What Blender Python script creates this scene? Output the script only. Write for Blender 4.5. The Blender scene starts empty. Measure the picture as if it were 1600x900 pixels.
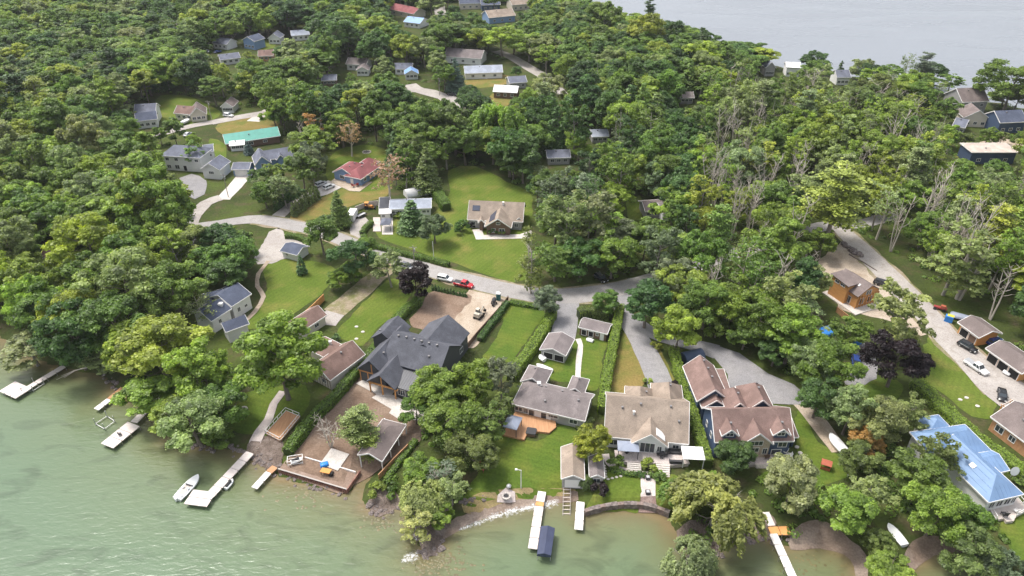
import bpy, bmesh, math, random
import numpy as np
from mathutils import Vector, Matrix, geometry

# ------------------------------------------------------------------ camera, light, exposure
SC = bpy.context.scene
COL = SC.collection
CAM_H, PITCH, FPX = 110.0, math.radians(33.2), 1100.0
cam_d = bpy.data.cameras.new("camera")
cam_d.sensor_width = 36.0
cam_d.lens = 36.0 * FPX / 1600.0
cam_d.clip_start, cam_d.clip_end = 1.0, 20000.0
cam = bpy.data.objects.new("camera", cam_d)
COL.objects.link(cam)
cam.location = (0, 0, CAM_H)
cam.rotation_euler = (math.pi / 2 - PITCH, 0, 0)
SC.camera = cam

SUN_AZ, SUN_EL = math.radians(-58.0), math.radians(63.0)      # azimuth from +Y towards +X
world = bpy.data.worlds.new("World")
SC.world = world
world.use_nodes = True
nt = world.node_tree
nt.nodes.clear()
sky = nt.nodes.new("ShaderNodeTexSky")
sky.sky_type = 'NISHITA'
sky.sun_disc = False
sky.sun_elevation = SUN_EL
sky.sun_rotation = SUN_AZ
sky.air_density, sky.dust_density, sky.ozone_density = 1.0, 4.0, 1.0
hs = nt.nodes.new("ShaderNodeHueSaturation")
hs.inputs["Saturation"].default_value = 0.42
bgn = nt.nodes.new("ShaderNodeBackground")
bgn.inputs["Strength"].default_value = 0.15
wo = nt.nodes.new("ShaderNodeOutputWorld")
nt.links.new(sky.outputs[0], hs.inputs["Color"])
nt.links.new(hs.outputs[0], bgn.inputs[0])
nt.links.new(bgn.outputs[0], wo.inputs[0])

sun_d = bpy.data.lights.new("sun", 'SUN')
sun_d.energy, sun_d.angle, sun_d.color = 1.6, math.radians(14), (1.0, 0.96, 0.9)
sun = bpy.data.objects.new("sun", sun_d)
COL.objects.link(sun)
sdir = Vector((math.sin(SUN_AZ) * math.cos(SUN_EL), math.cos(SUN_AZ) * math.cos(SUN_EL), math.sin(SUN_EL)))
sun.rotation_euler = sdir.to_track_quat('Z', 'Y').to_euler()
sun.location = (0, 200, 150)

vs = SC.view_settings
vs.view_transform, vs.look, vs.gamma, vs.use_curve_mapping = 'Standard', 'None', 1.0, False
vs.exposure = 0.92
cy = SC.cycles
cy.use_denoising = True
cy.max_bounces, cy.diffuse_bounces, cy.glossy_bounces = 6, 5, 2
cy.transmission_bounces, cy.transparent_max_bounces = 3, 6
cy.caustics_reflective = cy.caustics_refractive = False

# ------------------------------------------------------------------ helpers
R = math.radians
rng = np.random.default_rng(7)
random.seed(7)
CP, SP = math.cos(PITCH), math.sin(PITCH)
WATER_Z = -1.2

def G(px, py, z=0.0):
    """photo pixel (1600x900) -> world point on the level plane z"""
    u, v = (px - 800) / FPX, (py - 450) / FPX
    k = (CAM_H - z) / (SP + v * CP)
    return Vector((u * k, (CP - v * SP) * k, z))

def P(x, y, z):
    """world -> photo pixel"""
    dz = CAM_H - z
    d = y * CP + dz * SP
    return 800 + FPX * x / d, 450 + FPX * (dz * CP - y * SP) / d

def pxm(py):
    """photo pixels per metre at ground level on row py"""
    return FPX * (SP + (py - 450) / FPX * CP) / CAM_H

def tag(o, label=None, cat=None, group=None, kind=None):
    if label: o["label"] = label
    if cat: o["category"] = cat
    if group: o["group"] = group
    if kind: o["kind"] = kind
    return o

def empty(name, loc=(0, 0, 0), rz=0.0, label=None, cat=None, group=None):
    o = bpy.data.objects.new(name, None)
    COL.objects.link(o)
    o.empty_display_size = 0.2
    o.location = loc
    o.rotation_euler = (0, 0, rz)
    return tag(o, label, cat, group)

class MB:
    """collects shapes, builds ONE mesh object"""
    def __init__(s): s.v, s.f, s.sm = [], [], []
    def add(s, verts, faces, smooth=False):
        n = len(s.v)
        s.v += [tuple(p) for p in verts]
        s.f += [tuple(i + n for i in f) for f in faces]
        s.sm += [smooth] * len(faces)
        return s
    def box(s, c, d, rz=0.0, M=None):
        hx, hy, hz = d[0] / 2, d[1] / 2, d[2] / 2
        pts = [Vector((x, y, z)) for x in (-hx, hx) for y in (-hy, hy) for z in (-hz, hz)]
        m = M if M is not None else Matrix.Rotation(rz, 3, 'Z')
        pts = [m @ p + Vector(c) for p in pts]
        return s.add(pts, [(0, 1, 3, 2), (4, 6, 7, 5), (0, 4, 5, 1), (2, 3, 7, 6), (0, 2, 6, 4), (1, 5, 7, 3)])
    def bar(s, a, b, w, h=None):
        a, b = Vector(a), Vector(b)
        d = b - a
        if d.length < 1e-5: return s
        q = d.to_track_quat('X', 'Z').to_matrix()
        return s.box((a + b) / 2, (d.length, w, h or w), M=q)
    def tube(s, pts, rad, n=6, cap=True, smooth=True):
        pts = [Vector(p) for p in pts]
        rings, base = [], len(s.v)
        for i, p in enumerate(pts):
            d = (pts[min(i + 1, len(pts) - 1)] - pts[max(i - 1, 0)]).normalized()
            q = d.to_track_quat('Z', 'Y')
            r = rad[i] if isinstance(rad, (list, tuple)) else rad
            rings.append([p + q @ Vector((math.cos(2 * math.pi * k / n) * r, math.sin(2 * math.pi * k / n) * r, 0)) for k in range(n)])
        vs_ = [p for r_ in rings for p in r_]
        fs = []
        for i in range(len(pts) - 1):
            for k in range(n):
                fs.append((i * n + k, i * n + (k + 1) % n, (i + 1) * n + (k + 1) % n, (i + 1) * n + k))
        s.add(vs_, fs, smooth)
        if cap:
            s.add(rings[0], [tuple(reversed(range(n)))]); s.add(rings[-1], [tuple(range(n))])
        return s
    def prism(s, poly, z0, z1):
        """vertical prism over a 2D polygon (counter-clockwise)"""
        n = len(poly)
        vs_ = [(p[0], p[1], z0) for p in poly] + [(p[0], p[1], z1) for p in poly]
        return s.add(vs_, [tuple(reversed(range(n))), tuple(range(n, 2 * n))] + [(i, (i + 1) % n, n + (i + 1) % n, n + i) for i in range(n)])
    def loft(s, rings, smooth=True, cap=True):
        n = len(rings[0])
        vs_ = [p for r_ in rings for p in r_]
        fs = []
        for i in range(len(rings) - 1):
            for k in range(n):
                fs.append((i * n + k, i * n + (k + 1) % n, (i + 1) * n + (k + 1) % n, (i + 1) * n + k))
        s.add(vs_, fs, smooth)
        if cap:
            s.add(rings[0], [tuple(reversed(range(n)))]); s.add(rings[-1], [tuple(range(n))])
        return s
    def mesh(s, name, mat):
        me = bpy.data.meshes.new(name)
        me.from_pydata(s.v, [], s.f)
        me.polygons.foreach_set("use_smooth", s.sm)
        if mat: me.materials.append(mat)
        me.update()
        return me
    def build(s, name, mat, parent=None, loc=None, rz=None):
        o = bpy.data.objects.new(name, s.mesh(name, mat))
        COL.objects.link(o)
        if parent: o.parent = parent
        if loc is not None: o.location = loc
        if rz is not None: o.rotation_euler = (0, 0, rz)
        return o

def copy_tree(o, parent=None):
    c = o.copy()
    COL.objects.link(c)
    c.parent = parent
    for ch in o.children:
        copy_tree(ch, c)
    return c

# ------------------------------------------------------------------ materials
MATS = {}
def mat(name, col, rough=0.7, noise=0.0, scale=1.0, col2=None, metal=0.0, spec=0.4, bump=0.0, detail=4.0, stretch=None, coords='Object', emit=None):
    if name in MATS: return MATS[name]
    m = bpy.data.materials.new(name); m.use_nodes = True
    n, l = m.node_tree.nodes, m.node_tree.links
    b = n["Principled BSDF"]
    b.inputs["Roughness"].default_value = rough
    b.inputs["Metallic"].default_value = metal
    b.inputs["Specular IOR Level"].default_value = spec
    c1 = (*col, 1)
    if noise > 0 or col2 is not None:
        tc = n.new("ShaderNodeTexCoord"); mp = n.new("ShaderNodeMapping")
        l.new(tc.outputs[coords], mp.inputs[0])
        if stretch: mp.inputs["Scale"].default_value = stretch
        tx = n.new("ShaderNodeTexNoise"); tx.inputs["Scale"].default_value = scale; tx.inputs["Detail"].default_value = detail
        l.new(mp.outputs[0], tx.inputs["Vector"])
        rp = n.new("ShaderNodeValToRGB")
        rp.color_ramp.elements[0].position, rp.color_ramp.elements[1].position = 0.32, 0.68
        if col2 is None:
            rp.color_ramp.elements[0].color = (*[x * (1 - noise) for x in col], 1)
            rp.color_ramp.elements[1].color = (*[min(1, x * (1 + noise)) for x in col], 1)
        else:
            rp.color_ramp.elements[0].color = c1
            rp.color_ramp.elements[1].color = (*col2, 1)
        l.new(tx.outputs["Fac"], rp.inputs[0]); l.new(rp.outputs[0], b.inputs["Base Color"])
        if bump > 0:
            bp = n.new("ShaderNodeBump"); bp.inputs["Strength"].default_value = bump; bp.inputs["Distance"].default_value = 0.1
            l.new(tx.outputs["Fac"], bp.inputs["Height"]); l.new(bp.outputs[0], b.inputs["Normal"])
    else:
        b.inputs["Base Color"].default_value = c1
    MATS[name] = m
    return m

def ground_mat(name, cols, scale=(0.05, 0.4, 3.0), bump=0.15, rough=0.95, stripes=0.0):
    """three layers of noise between colours: large patches, medium blotches, fine grain"""
    if name in MATS: return MATS[name]
    m = bpy.data.materials.new(name); m.use_nodes = True
    n, l = m.node_tree.nodes, m.node_tree.links
    b = n["Principled BSDF"]
    b.inputs["Roughness"].default_value = rough; b.inputs["Specular IOR Level"].default_value = 0.15
    tc = n.new("ShaderNodeTexCoord")
    def nz(sc, lo, hi, det=4):
        t = n.new("ShaderNodeTexNoise"); t.inputs["Scale"].default_value = sc; t.inputs["Detail"].default_value = det
        l.new(tc.outputs["Object"], t.inputs["Vector"])
        r = n.new("ShaderNodeMapRange"); r.inputs[1].default_value = lo; r.inputs[2].default_value = hi
        l.new(t.outputs["Fac"], r.inputs[0]); return r.outputs[0]
    def mix(f, a, c):
        x = n.new("ShaderNodeMix"); x.data_type = 'RGBA'
        l.new(f, x.inputs[0])
        for sock, val in ((x.inputs[6], a), (x.inputs[7], c)):
            if hasattr(val, "links"): l.new(val, sock)
            else: sock.default_value = (*val, 1)
        return x.outputs[2]
    c = mix(nz(scale[0], 0.40, 0.66), cols[0], cols[1])
    if len(cols) > 2: c = mix(nz(scale[1], 0.5, 0.78), c, cols[2])
    if stripes > 0:
        w = n.new("ShaderNodeTexWave"); w.inputs["Scale"].default_value = 0.22; w.inputs["Distortion"].default_value = 1.5
        mp = n.new("ShaderNodeMapping"); mp.inputs["Rotation"].default_value = (0, 0, stripes)
        l.new(tc.outputs["Object"], mp.inputs[0]); l.new(mp.outputs[0], w.inputs["Vector"])
        r = n.new("ShaderNodeMapRange"); r.inputs[3].default_value = 0.95; r.inputs[4].default_value = 1.05
        l.new(w.outputs["Fac"], r.inputs[0])
        x = n.new("ShaderNodeMix"); x.data_type = 'RGBA'; x.blend_type = 'MULTIPLY'; x.inputs[0].default_value = 1
        l.new(c, x.inputs[6]); l.new(r.outputs[0], x.inputs[7]); c = x.outputs[2]
    f = nz(scale[2], 0.25, 0.75, 5)
    r = n.new("ShaderNodeMapRange"); r.inputs[3].default_value = 0.72; r.inputs[4].default_value = 1.25
    l.new(f, r.inputs[0])
    x = n.new("ShaderNodeMix"); x.data_type = 'RGBA'; x.blend_type = 'MULTIPLY'; x.inputs[0].default_value = 1
    l.new(c, x.inputs[6]); l.new(r.outputs[0], x.inputs[7])
    l.new(x.outputs[2], b.inputs["Base Color"])
    bp = n.new("ShaderNodeBump"); bp.inputs["Strength"].default_value = bump; bp.inputs["Distance"].default_value = 0.15
    l.new(f, bp.inputs["Height"]); l.new(bp.outputs[0], b.inputs["Normal"])
    MATS[name] = m
    return m

def roof_mat(name, col, rough=0.85, var=0.16):
    """shingles: fine speckle and faint weather streaks"""
    return ground_mat(name, [tuple(c * (1 - var) for c in col), tuple(c * (1 + var) for c in col), tuple(c * 0.8 for c in col)], scale=(0.35, 1.3, 7.0), bump=0.12, rough=rough)

LAWN = ground_mat("lawn_green", [(0.088, 0.132, 0.018), (0.118, 0.155, 0.026), (0.18, 0.17, 0.045)], scale=(0.11, 0.16, 2.2), stripes=0.6)
LAWN2 = ground_mat("lawn_lush", [(0.075, 0.122, 0.017), (0.1, 0.14, 0.02), (0.14, 0.155, 0.03)], scale=(0.12, 0.2, 2.2), stripes=1.9)
LAWN_DRY = ground_mat("lawn_dry", [(0.205, 0.155, 0.05), (0.12, 0.145, 0.03), (0.25, 0.175, 0.065)], scale=(0.12, 0.25, 2.2))
SOIL = ground_mat("bare_soil", [(0.205, 0.14, 0.1), (0.27, 0.2, 0.15), (0.15, 0.1, 0.07)], scale=(0.09, 0.35, 2.5))
SAND = ground_mat("sandy_gravel", [(0.386, 0.311, 0.235), (0.454, 0.386, 0.311), (0.302, 0.227, 0.160)], scale=(0.1, 0.3, 3.0))
GRAVEL = ground_mat("pale_gravel", [(0.361, 0.328, 0.302), (0.420, 0.386, 0.353), (0.302, 0.269, 0.235)], scale=(0.12, 0.5, 4.0))
ASPH = ground_mat("weathered_asphalt", [(0.311, 0.294, 0.281), (0.353, 0.332, 0.315), (0.277, 0.256, 0.239)], scale=(0.1, 0.5, 5.0), bump=0.05)
ASPH_D = ground_mat("drive_asphalt", [(0.252, 0.244, 0.248), (0.294, 0.281, 0.277), (0.218, 0.210, 0.210)], scale=(0.12, 0.5, 5.0), bump=0.05)
CONC = ground_mat("concrete", [(0.528, 0.484, 0.440), (0.598, 0.554, 0.510), (0.458, 0.414, 0.370)], scale=(0.3, 1.0, 5.0), bump=0.04)
PAVER = ground_mat("paver_stone", [(0.50, 0.43, 0.40), (0.58, 0.51, 0.47), (0.42, 0.36, 0.33)], scale=(0.4, 1.5, 6.0), bump=0.1)
FLOOR = ground_mat("woodland_floor", [(0.045, 0.06, 0.016), (0.07, 0.095, 0.02), (0.09, 0.07, 0.04)], scale=(0.06, 0.25, 1.5), bump=0.5)
# ------------------------------------------------------------------ the setting: land, water, roads, lawns
def catmull(pts, closed=True, step=1.5, jit=0.0, seed=0):
    """smooth a 2D point list into a denser outline with small natural wobble"""
    pts = [Vector((p[0], p[1])) for p in pts]
    n = len(pts); out = []
    rr = random.Random(seed)
    rngi = range(n) if closed else range(n - 1)
    for i in rngi:
        p0 = pts[(i - 1) % n] if closed or i > 0 else pts[i]
        p1, p2 = pts[i], pts[(i + 1) % n]
        p3 = pts[(i + 2) % n] if closed or i + 2 < n else p2
        k = max(1, int((p2 - p1).length / step))
        for j in range(k):
            t = j / k
            q = 0.5 * ((2 * p1) + (p2 - p0) * t + (2 * p0 - 5 * p1 + 4 * p2 - p3) * t * t + (3 * p1 - p0 - 3 * p2 + p3) * t ** 3)
            if jit: q = q + Vector((rr.uniform(-jit, jit), rr.uniform(-jit, jit)))
            out.append(q)
    if not closed: out.append(pts[-1])
    return out

SHORE_PX = [(-160, 470), (-60, 505), (0, 525), (50, 556), (100, 574), (165, 588), (186, 612), (238, 630), (256, 662), (285, 692), (335, 698), (372, 702),
            (392, 716), (420, 728), (436, 742), (540, 771), (556, 748), (578, 722), (588, 730), (569, 768), (575, 792), (592, 803), (606, 796), (626, 783), (640, 806), (652, 836), (664, 868),
            (678, 866), (690, 838), (705, 815), (745, 800), (800, 787), (850, 777), (900, 775), (914, 801), (945, 795), (985, 793), (1025, 798), (1045, 806),
            (1062, 838), (1090, 862), (1112, 862), (1145, 846), (1195, 838), (1232, 852), (1285, 850), (1325, 858), (1345, 872), (1352, 905), (1412, 905),
            (1428, 878), (1450, 862), (1490, 853), (1512, 865), (1545, 890), (1590, 930), (1680, 980)]
SHORE = [Vector(G(x, y, WATER_Z)[:2]) for x, y in SHORE_PX]
FAR_PX = [(840, -60), (872, -22), (910, 18), (975, 48), (1100, 82), (1200, 103), (1310, 117), (1430, 139), (1525, 157), (1600, 172), (1750, 195)]
FARS = [Vector(G(x, y, WATER_Z)[:2]) for x, y in FAR_PX]
shore_fine = catmull(SHORE, closed=False, step=2.0, jit=0.12, seed=3)
far_fine = catmull(FARS, closed=False, step=8.0, jit=1.0, seed=4)
LAND = shore_fine + [Vector((900, 60)), Vector((900, far_fine[-1].y))] + far_fine[::-1] + [Vector((far_fine[0].x, 1500)), Vector((-1500, 1500)), Vector((-1500, shore_fine[0].y))]
SEG = np.array([[*LAND[i], *LAND[(i + 1) % len(LAND)]] for i in range(len(LAND))])

def land_dist(xy):
    """signed distance to the waterline: positive on land"""
    xy = np.asarray(xy, float).reshape(-1, 2)
    d = np.full(len(xy), 1e9); inside = np.zeros(len(xy), bool)
    for x1, y1, x2, y2 in SEG:
        dx, dy = x2 - x1, y2 - y1
        t = np.clip(((xy[:, 0] - x1) * dx + (xy[:, 1] - y1) * dy) / (dx * dx + dy * dy + 1e-12), 0, 1)
        d = np.minimum(d, (xy[:, 0] - x1 - t * dx) ** 2 + (xy[:, 1] - y1 - t * dy) ** 2)
        c = ((y1 > xy[:, 1]) != (y2 > xy[:, 1]))
        with np.errstate(divide='ignore', invalid='ignore'):
            inside ^= c & (xy[:, 0] < (x2 - x1) * (xy[:, 1] - y1) / (y2 - y1 + 1e-12) + x1)
    d = np.sqrt(d)
    return np.where(inside, d, -d)

def terrain(xy):
    d = land_dist(xy)
    t = np.clip(d / 2.6, 0, 1)
    z = WATER_Z + (0 - WATER_Z) * (t * t * (3 - 2 * t))
    off = np.clip(-d, 0, 40)
    return np.where(d < 0, WATER_Z - 0.06 * off - 0.05, z)

def grid_sheet(name, xs, ys, zfun, m, attr=None, kind="structure"):
    X, Y = np.meshgrid(xs, ys)
    xy = np.stack([X.ravel(), Y.ravel()], 1)
    z = zfun(xy)
    nx, ny = len(xs), len(ys)
    i = np.arange((nx - 1) * (ny - 1)); a = i // (nx - 1) * nx + i % (nx - 1)
    f = np.stack([a, a + 1, a + nx + 1, a + nx], 1)
    me = bpy.data.meshes.new(name)
    me.vertices.add(len(xy)); me.vertices.foreach_set("co", np.column_stack([xy, z]).astype(np.float32).ravel())
    me.loops.add(f.size); me.loops.foreach_set("vertex_index", f.astype(np.int32).ravel())
    me.polygons.add(len(f)); me.polygons.foreach_set("loop_start", np.arange(0, f.size, 4, dtype=np.int32)); me.polygons.foreach_set("loop_total", np.full(len(f), 4, np.int32))
    if attr is not None:
        at = me.attributes.new(attr[0], 'FLOAT', 'POINT'); at.data.foreach_set("value", attr[1](xy).astype(np.float32))
    me.update(calc_edges=True); me.validate()
    me.materials.append(m)
    o = bpy.data.objects.new(name, me); COL.objects.link(o); o["kind"] = kind
    return o

def axis(*segs):
    out = []
    for a, b, s in segs: out += list(np.arange(a, b, s))
    return np.array(out + [segs[-1][1]])

gx = axis((-1500, -400, 100), (-400, -150, 12), (-150, 150, 1.5), (150, 400, 10), (400, 900, 50))
gy = axis((40, 66, 6), (66, 190, 1.5), (190, 300, 8), (300, 640, 7), (640, 1500, 86))
grid_sheet("ground", gx, gy, terrain, FLOOR)

# water -------------------------------------------------------------
wm = bpy.data.materials.new("lake_water"); wm.use_nodes = True
n, l = wm.node_tree.nodes, wm.node_tree.links
b = n["Principled BSDF"]
at = n.new("ShaderNodeAttribute"); at.attribute_name = "offshore"
tc = n.new("ShaderNodeTexCoord")
def _noise(scale, det, stretch, rot=0.0, dist=0.0):
    mp = n.new("ShaderNodeMapping"); mp.inputs["Scale"].default_value = stretch; mp.inputs["Rotation"].default_value = (0, 0, rot)
    t = n.new("ShaderNodeTexNoise"); t.inputs["Scale"].default_value = scale; t.inputs["Detail"].default_value = det; t.inputs["Distortion"].default_value = dist
    l.new(tc.outputs["Object"], mp.inputs[0]); l.new(mp.outputs[0], t.inputs["Vector"]); return t
patch = _noise(0.06, 5, (1, 1.6, 1), 0.5, 0.6)
add = n.new("ShaderNodeMath"); add.operation = 'MULTIPLY_ADD'; add.inputs[1].default_value = 9.0; 
l.new(patch.outputs["Fac"], add.inputs[0])
sub = n.new("ShaderNodeMath"); sub.operation = 'SUBTRACT'; sub.inputs[1].default_value = 4.5
l.new(at.outputs["Fac"], add.inputs[2]); l.new(add.outputs[0], sub.inputs[0])
rp = n.new("ShaderNodeValToRGB"); cr = rp.color_ramp
dv = n.new("ShaderNodeMath"); dv.operation = 'DIVIDE'; dv.inputs[1].default_value = 60.0
l.new(sub.outputs[0], dv.inputs[0]); l.new(dv.outputs[0], rp.inputs[0])
cr.elements[0].position = 0.0; cr.elements[0].color = (0.19, 0.145, 0.075, 1)
cr.elements[1].position = 1.0; cr.elements[1].color = (0.09, 0.142, 0.088, 1)
for pos, c in ((0.03, (0.148, 0.134, 0.066)), (0.08, (0.132, 0.15, 0.072)), (0.2, (0.118, 0.16, 0.085)), (0.45, (0.106, 0.16, 0.093))):
    e = cr.elements.new(pos); e.color = (*c, 1)
# darker weed patches on the bed
weed = _noise(0.10, 6, (1.0, 2.2, 1), -0.4, 1.2)
wr = n.new("ShaderNodeMapRange"); wr.inputs[1].default_value = 0.30; wr.inputs[2].default_value = 0.48; wr.inputs[3].default_value = 0.72; wr.inputs[4].default_value = 1.0
l.new(weed.outputs["Fac"], wr.inputs[0])
mx = n.new("ShaderNodeMix"); mx.data_type = 'RGBA'; mx.blend_type = 'MULTIPLY'; mx.inputs[0].default_value = 1
l.new(rp.outputs[0], mx.inputs[6]); l.new(wr.outputs[0], mx.inputs[7]); 
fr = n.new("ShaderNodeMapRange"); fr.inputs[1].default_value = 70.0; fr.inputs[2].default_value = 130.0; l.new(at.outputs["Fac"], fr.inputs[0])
mo = n.new("ShaderNodeMix"); mo.data_type = 'RGBA'; mo.inputs[7].default_value = (0.20, 0.215, 0.235, 1); l.new(fr.outputs[0], mo.inputs[0]); l.new(mx.outputs[2], mo.inputs[6])  # far bay's greyer water, pale sky reflection put into its base colour
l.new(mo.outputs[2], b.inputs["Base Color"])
b.inputs["Roughness"].default_value = 0.24; b.inputs["IOR"].default_value = 1.33
w3 = _noise(0.018, 4, (0.5, 2.2, 1), R(-20), 0.8)
wq = n.new("ShaderNodeMapRange"); wq.inputs[1].default_value = .35; wq.inputs[2].default_value = .65; wq.inputs[3].default_value = 0.14; wq.inputs[4].default_value = 0.34
l.new(w3.outputs["Fac"], wq.inputs[0]); l.new(wq.outputs[0], b.inputs["Roughness"])
w1 = _noise(0.85, 6, (0.5, 1.3, 1), R(-24), 0.5)
w2 = _noise(1.6, 3, (0.6, 1.3, 1), R(-40), 0.2)
ws = n.new("ShaderNodeMath"); ws.operation = 'MULTIPLY_ADD'; ws.inputs[1].default_value = 0.3
l.new(w2.outputs["Fac"], ws.inputs[0]); l.new(w1.outputs["Fac"], ws.inputs[2])
bp = n.new("ShaderNodeBump"); bp.inputs["Strength"].default_value = 0.24; bp.inputs["Distance"].default_value = 0.4
l.new(ws.outputs[0], bp.inputs["Height"]); l.new(bp.outputs[0], b.inputs["Normal"])
wx = axis((-3000, -300, 300), (-300, -160, 10), (-160, 160, 2.0), (160, 400, 12), (400, 4000, 300))
wy = axis((-400, 40, 44), (40, 200, 2.0), (200, 700, 10), (700, 6000, 400))
grid_sheet("lake_water", wx, wy, lambda xy: np.full(len(xy), WATER_Z), wm, ("offshore", lambda xy: np.clip(-land_dist(xy), -5, 200) + np.where(xy[:, 1] > 260, 250, 0)))  # far bay raised past the range so it takes the painted reflection grey

# flat sheets laid on the ground ----------------------------------------
PROTECT = []          # photo outlines that stay clear of woodland trees
FOOT = []             # world outlines no tree may stand in
LEVEL = {"lawn": 0.03, "road_shoulder": 0.08, "dirt_yard": 0.05, "gravel_drive": 0.07, "driveway": 0.09, "road": 0.11, "patio": 0.13, "footpath": 0.15}
NSHEET = [0]

def sheet_world(name, outline, m, z, step=3.0):
    pts = [Vector((p[0], p[1])) for p in outline]
    x0, x1 = min(p.x for p in pts), max(p.x for p in pts); y0, y1 = min(p.y for p in pts), max(p.y for p in pts)
    step = max(step, (x1 - x0) / 60, (y1 - y0) / 60)
    n0 = len(pts); extra = []
    for x in np.arange(x0 + step / 2, x1, step):
        for y in np.arange(y0 + step / 2, y1, step):
            if inside_poly(x, y, pts): extra.append(Vector((float(x), float(y))))
    vs_, _, fs, *_ = geometry.delaunay_2d_cdt(pts + extra, [], [list(range(n0))], 1, 1e-4)
    va = np.array([v[:] for v in vs_])
    zz = terrain(va) + z + np.clip((5.0 - land_dist(va)) / 4.0, 0, 1) * .16
    mb = MB(); mb.add([(v.x, v.y, float(h)) for v, h in zip(vs_, zz)], [tuple(f) for f in fs])
    o = mb.build(name, m); o["kind"] = "structure"
    # keep the faces looking up
    if len(o.data.polygons) and o.data.polygons[0].normal.z < 0: o.data.flip_normals()
    return o

def inside_poly(x, y, poly):
    c = False; n_ = len(poly); j = n_ - 1
    for i in range(n_):
        xi, yi, xj, yj = poly[i][0], poly[i][1], poly[j][0], poly[j][1]
        if (yi > y) != (yj > y) and x < (xj - xi) * (y - yi) / (yj - yi) + xi: c = not c
        j = i
    return c

def area(name, px, m, protect=True, jit=0.34, smooth=True, lift=0.0):
    NSHEET[0] += 1
    w = [Vector(G(x, y)[:2]) for x, y in px]
    if smooth: w = catmull(w, True, 1.6 if px[0][1] > 380 else 4.0, jit, NSHEET[0])
    o = sheet_world(name, w, m, LEVEL[name] + (NSHEET[0] % 9) * 0.002 + lift, 1.3 if max(p[1] for p in px) > 640 else 3.0)
    if protect: PROTECT.append([tuple(p) for p in px])
    FOOT.append([tuple(p) for p in w])
    return o

def lane(name, pxw, m, protect=True, jit=0.12, mode=None):
    """a road or path: (px, py, width in metres) along its centre line"""
    NSHEET[0] += 1
    c = [Vector((*G(x, y)[:2], w)) for x, y, w in pxw]
    fine = []
    for i in range(len(c) - 1):
        p0, p1, p2, p3 = c[max(i - 1, 0)], c[i], c[i + 1], c[min(i + 2, len(c) - 1)]
        k = max(2, int((p2 - p1).length / 3))
        for j in range(k):
            t = j / k
            fine.append(0.5 * ((2 * p1) + (p2 - p0) * t + (2 * p0 - 5 * p1 + 4 * p2 - p3) * t * t + (3 * p1 - p0 - 3 * p2 + p3) * t ** 3))
    fine.append(c[-1])
    rr = random.Random(NSHEET[0]); left, right = [], []
    for i, p in enumerate(fine):
        d = (fine[min(i + 1, len(fine) - 1)] - fine[max(i - 1, 0)]); d = Vector((d.x, d.y)).normalized()
        nn = Vector((-d.y, d.x)); w = p.z / 2
        left.append(Vector((p.x, p.y)) + nn * (w + rr.uniform(-jit, jit))); right.append(Vector((p.x, p.y)) - nn * (w + rr.uniform(-jit, jit)))
    z = LEVEL[name] + (NSHEET[0] % 9) * 0.002
    vs_ = [(p.x, p.y) for p in left] + [(p.x, p.y) for p in right]; k = len(left)
    zz = terrain(np.array(vs_)) + z
    mb = MB(); mb.add([(x, y, float(h)) for (x, y), h in zip(vs_, zz)], [(i, k + i, k + i + 1, i + 1) for i in range(k - 1)])
    o = mb.build(name, m); o["kind"] = "structure"
    poly = left + right[::-1]
    FOOT.append([tuple(p) for p in poly])
    if protect: PROTECT.append([P(p.x, p.y, 0) for p in poly])
    return o

# roads
lane("road", [(296, 356, 5), (340, 350, 5), (400, 343, 6), (455, 352, 6.2), (500, 362, 6), (540, 377, 6), (575, 391, 6), (620, 405, 6), (680, 425, 6.2), (740, 441, 6.8), (800, 455, 7.0), (850, 462, 7.4), (900, 462, 7.6), (950, 455, 7.0), (990, 445, 6.2)], ASPH)
lane("road", [(990, 445, 6.5), (1050, 428, 5.5), (1110, 408, 5.5), (1160, 393, 5.5), (1210, 377, 5.5), (1260, 360, 5.5), (1300, 352, 5.5), (1345, 350, 5), (1400, 335, 5)], ASPH, protect=False)
lane("road", [(1306, 350, 5), (1318, 362, 6), (1350, 393, 7), (1402, 445, 8), (1450, 494, 7.5), (1476, 524, 7.5), (1520, 564, 9), (1575, 612, 12), (1640, 655, 12), (1720, 720, 8)], GRAVEL)
lane("road", [(298, 402, 5), (296, 372, 5), (299, 345, 5), (322, 318, 5), (345, 309, 5)], GRAVEL, protect=False)
lane("road", [(236, 214, 5), (300, 197, 5), (350, 188, 6), (400, 179, 6), (480, 166, 6), (560, 152, 6), (620, 144, 6), (655, 141, 7), (690, 150, 7), (712, 170, 6), (722, 190, 6), (765, 210, 6)], GRAVEL, protect=False)
lane("road", [(640, 132, 7), (655, 141, 7), (690, 151, 7), (715, 157, 7)], GRAVEL)
lane("road", [(330, 192, 6), (350, 188, 6), (380, 182, 6), (412, 177, 6)], GRAVEL)
lane("road", [(775, 80, 7), (800, 90, 7), (830, 108, 7), (856, 124, 7), (880, 150, 6)], GRAVEL)
lane("road", [(684, -6, 8), (688, 20, 8), (692, 40, 8), (686, 62, 7)], GRAVEL, protect=False)
VERGE = ground_mat("worn_verge", [(.27, .22, .15), (.16, .165, .06), (.33, .28, .21)], scale=(.3, .7, 3.0))
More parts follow.
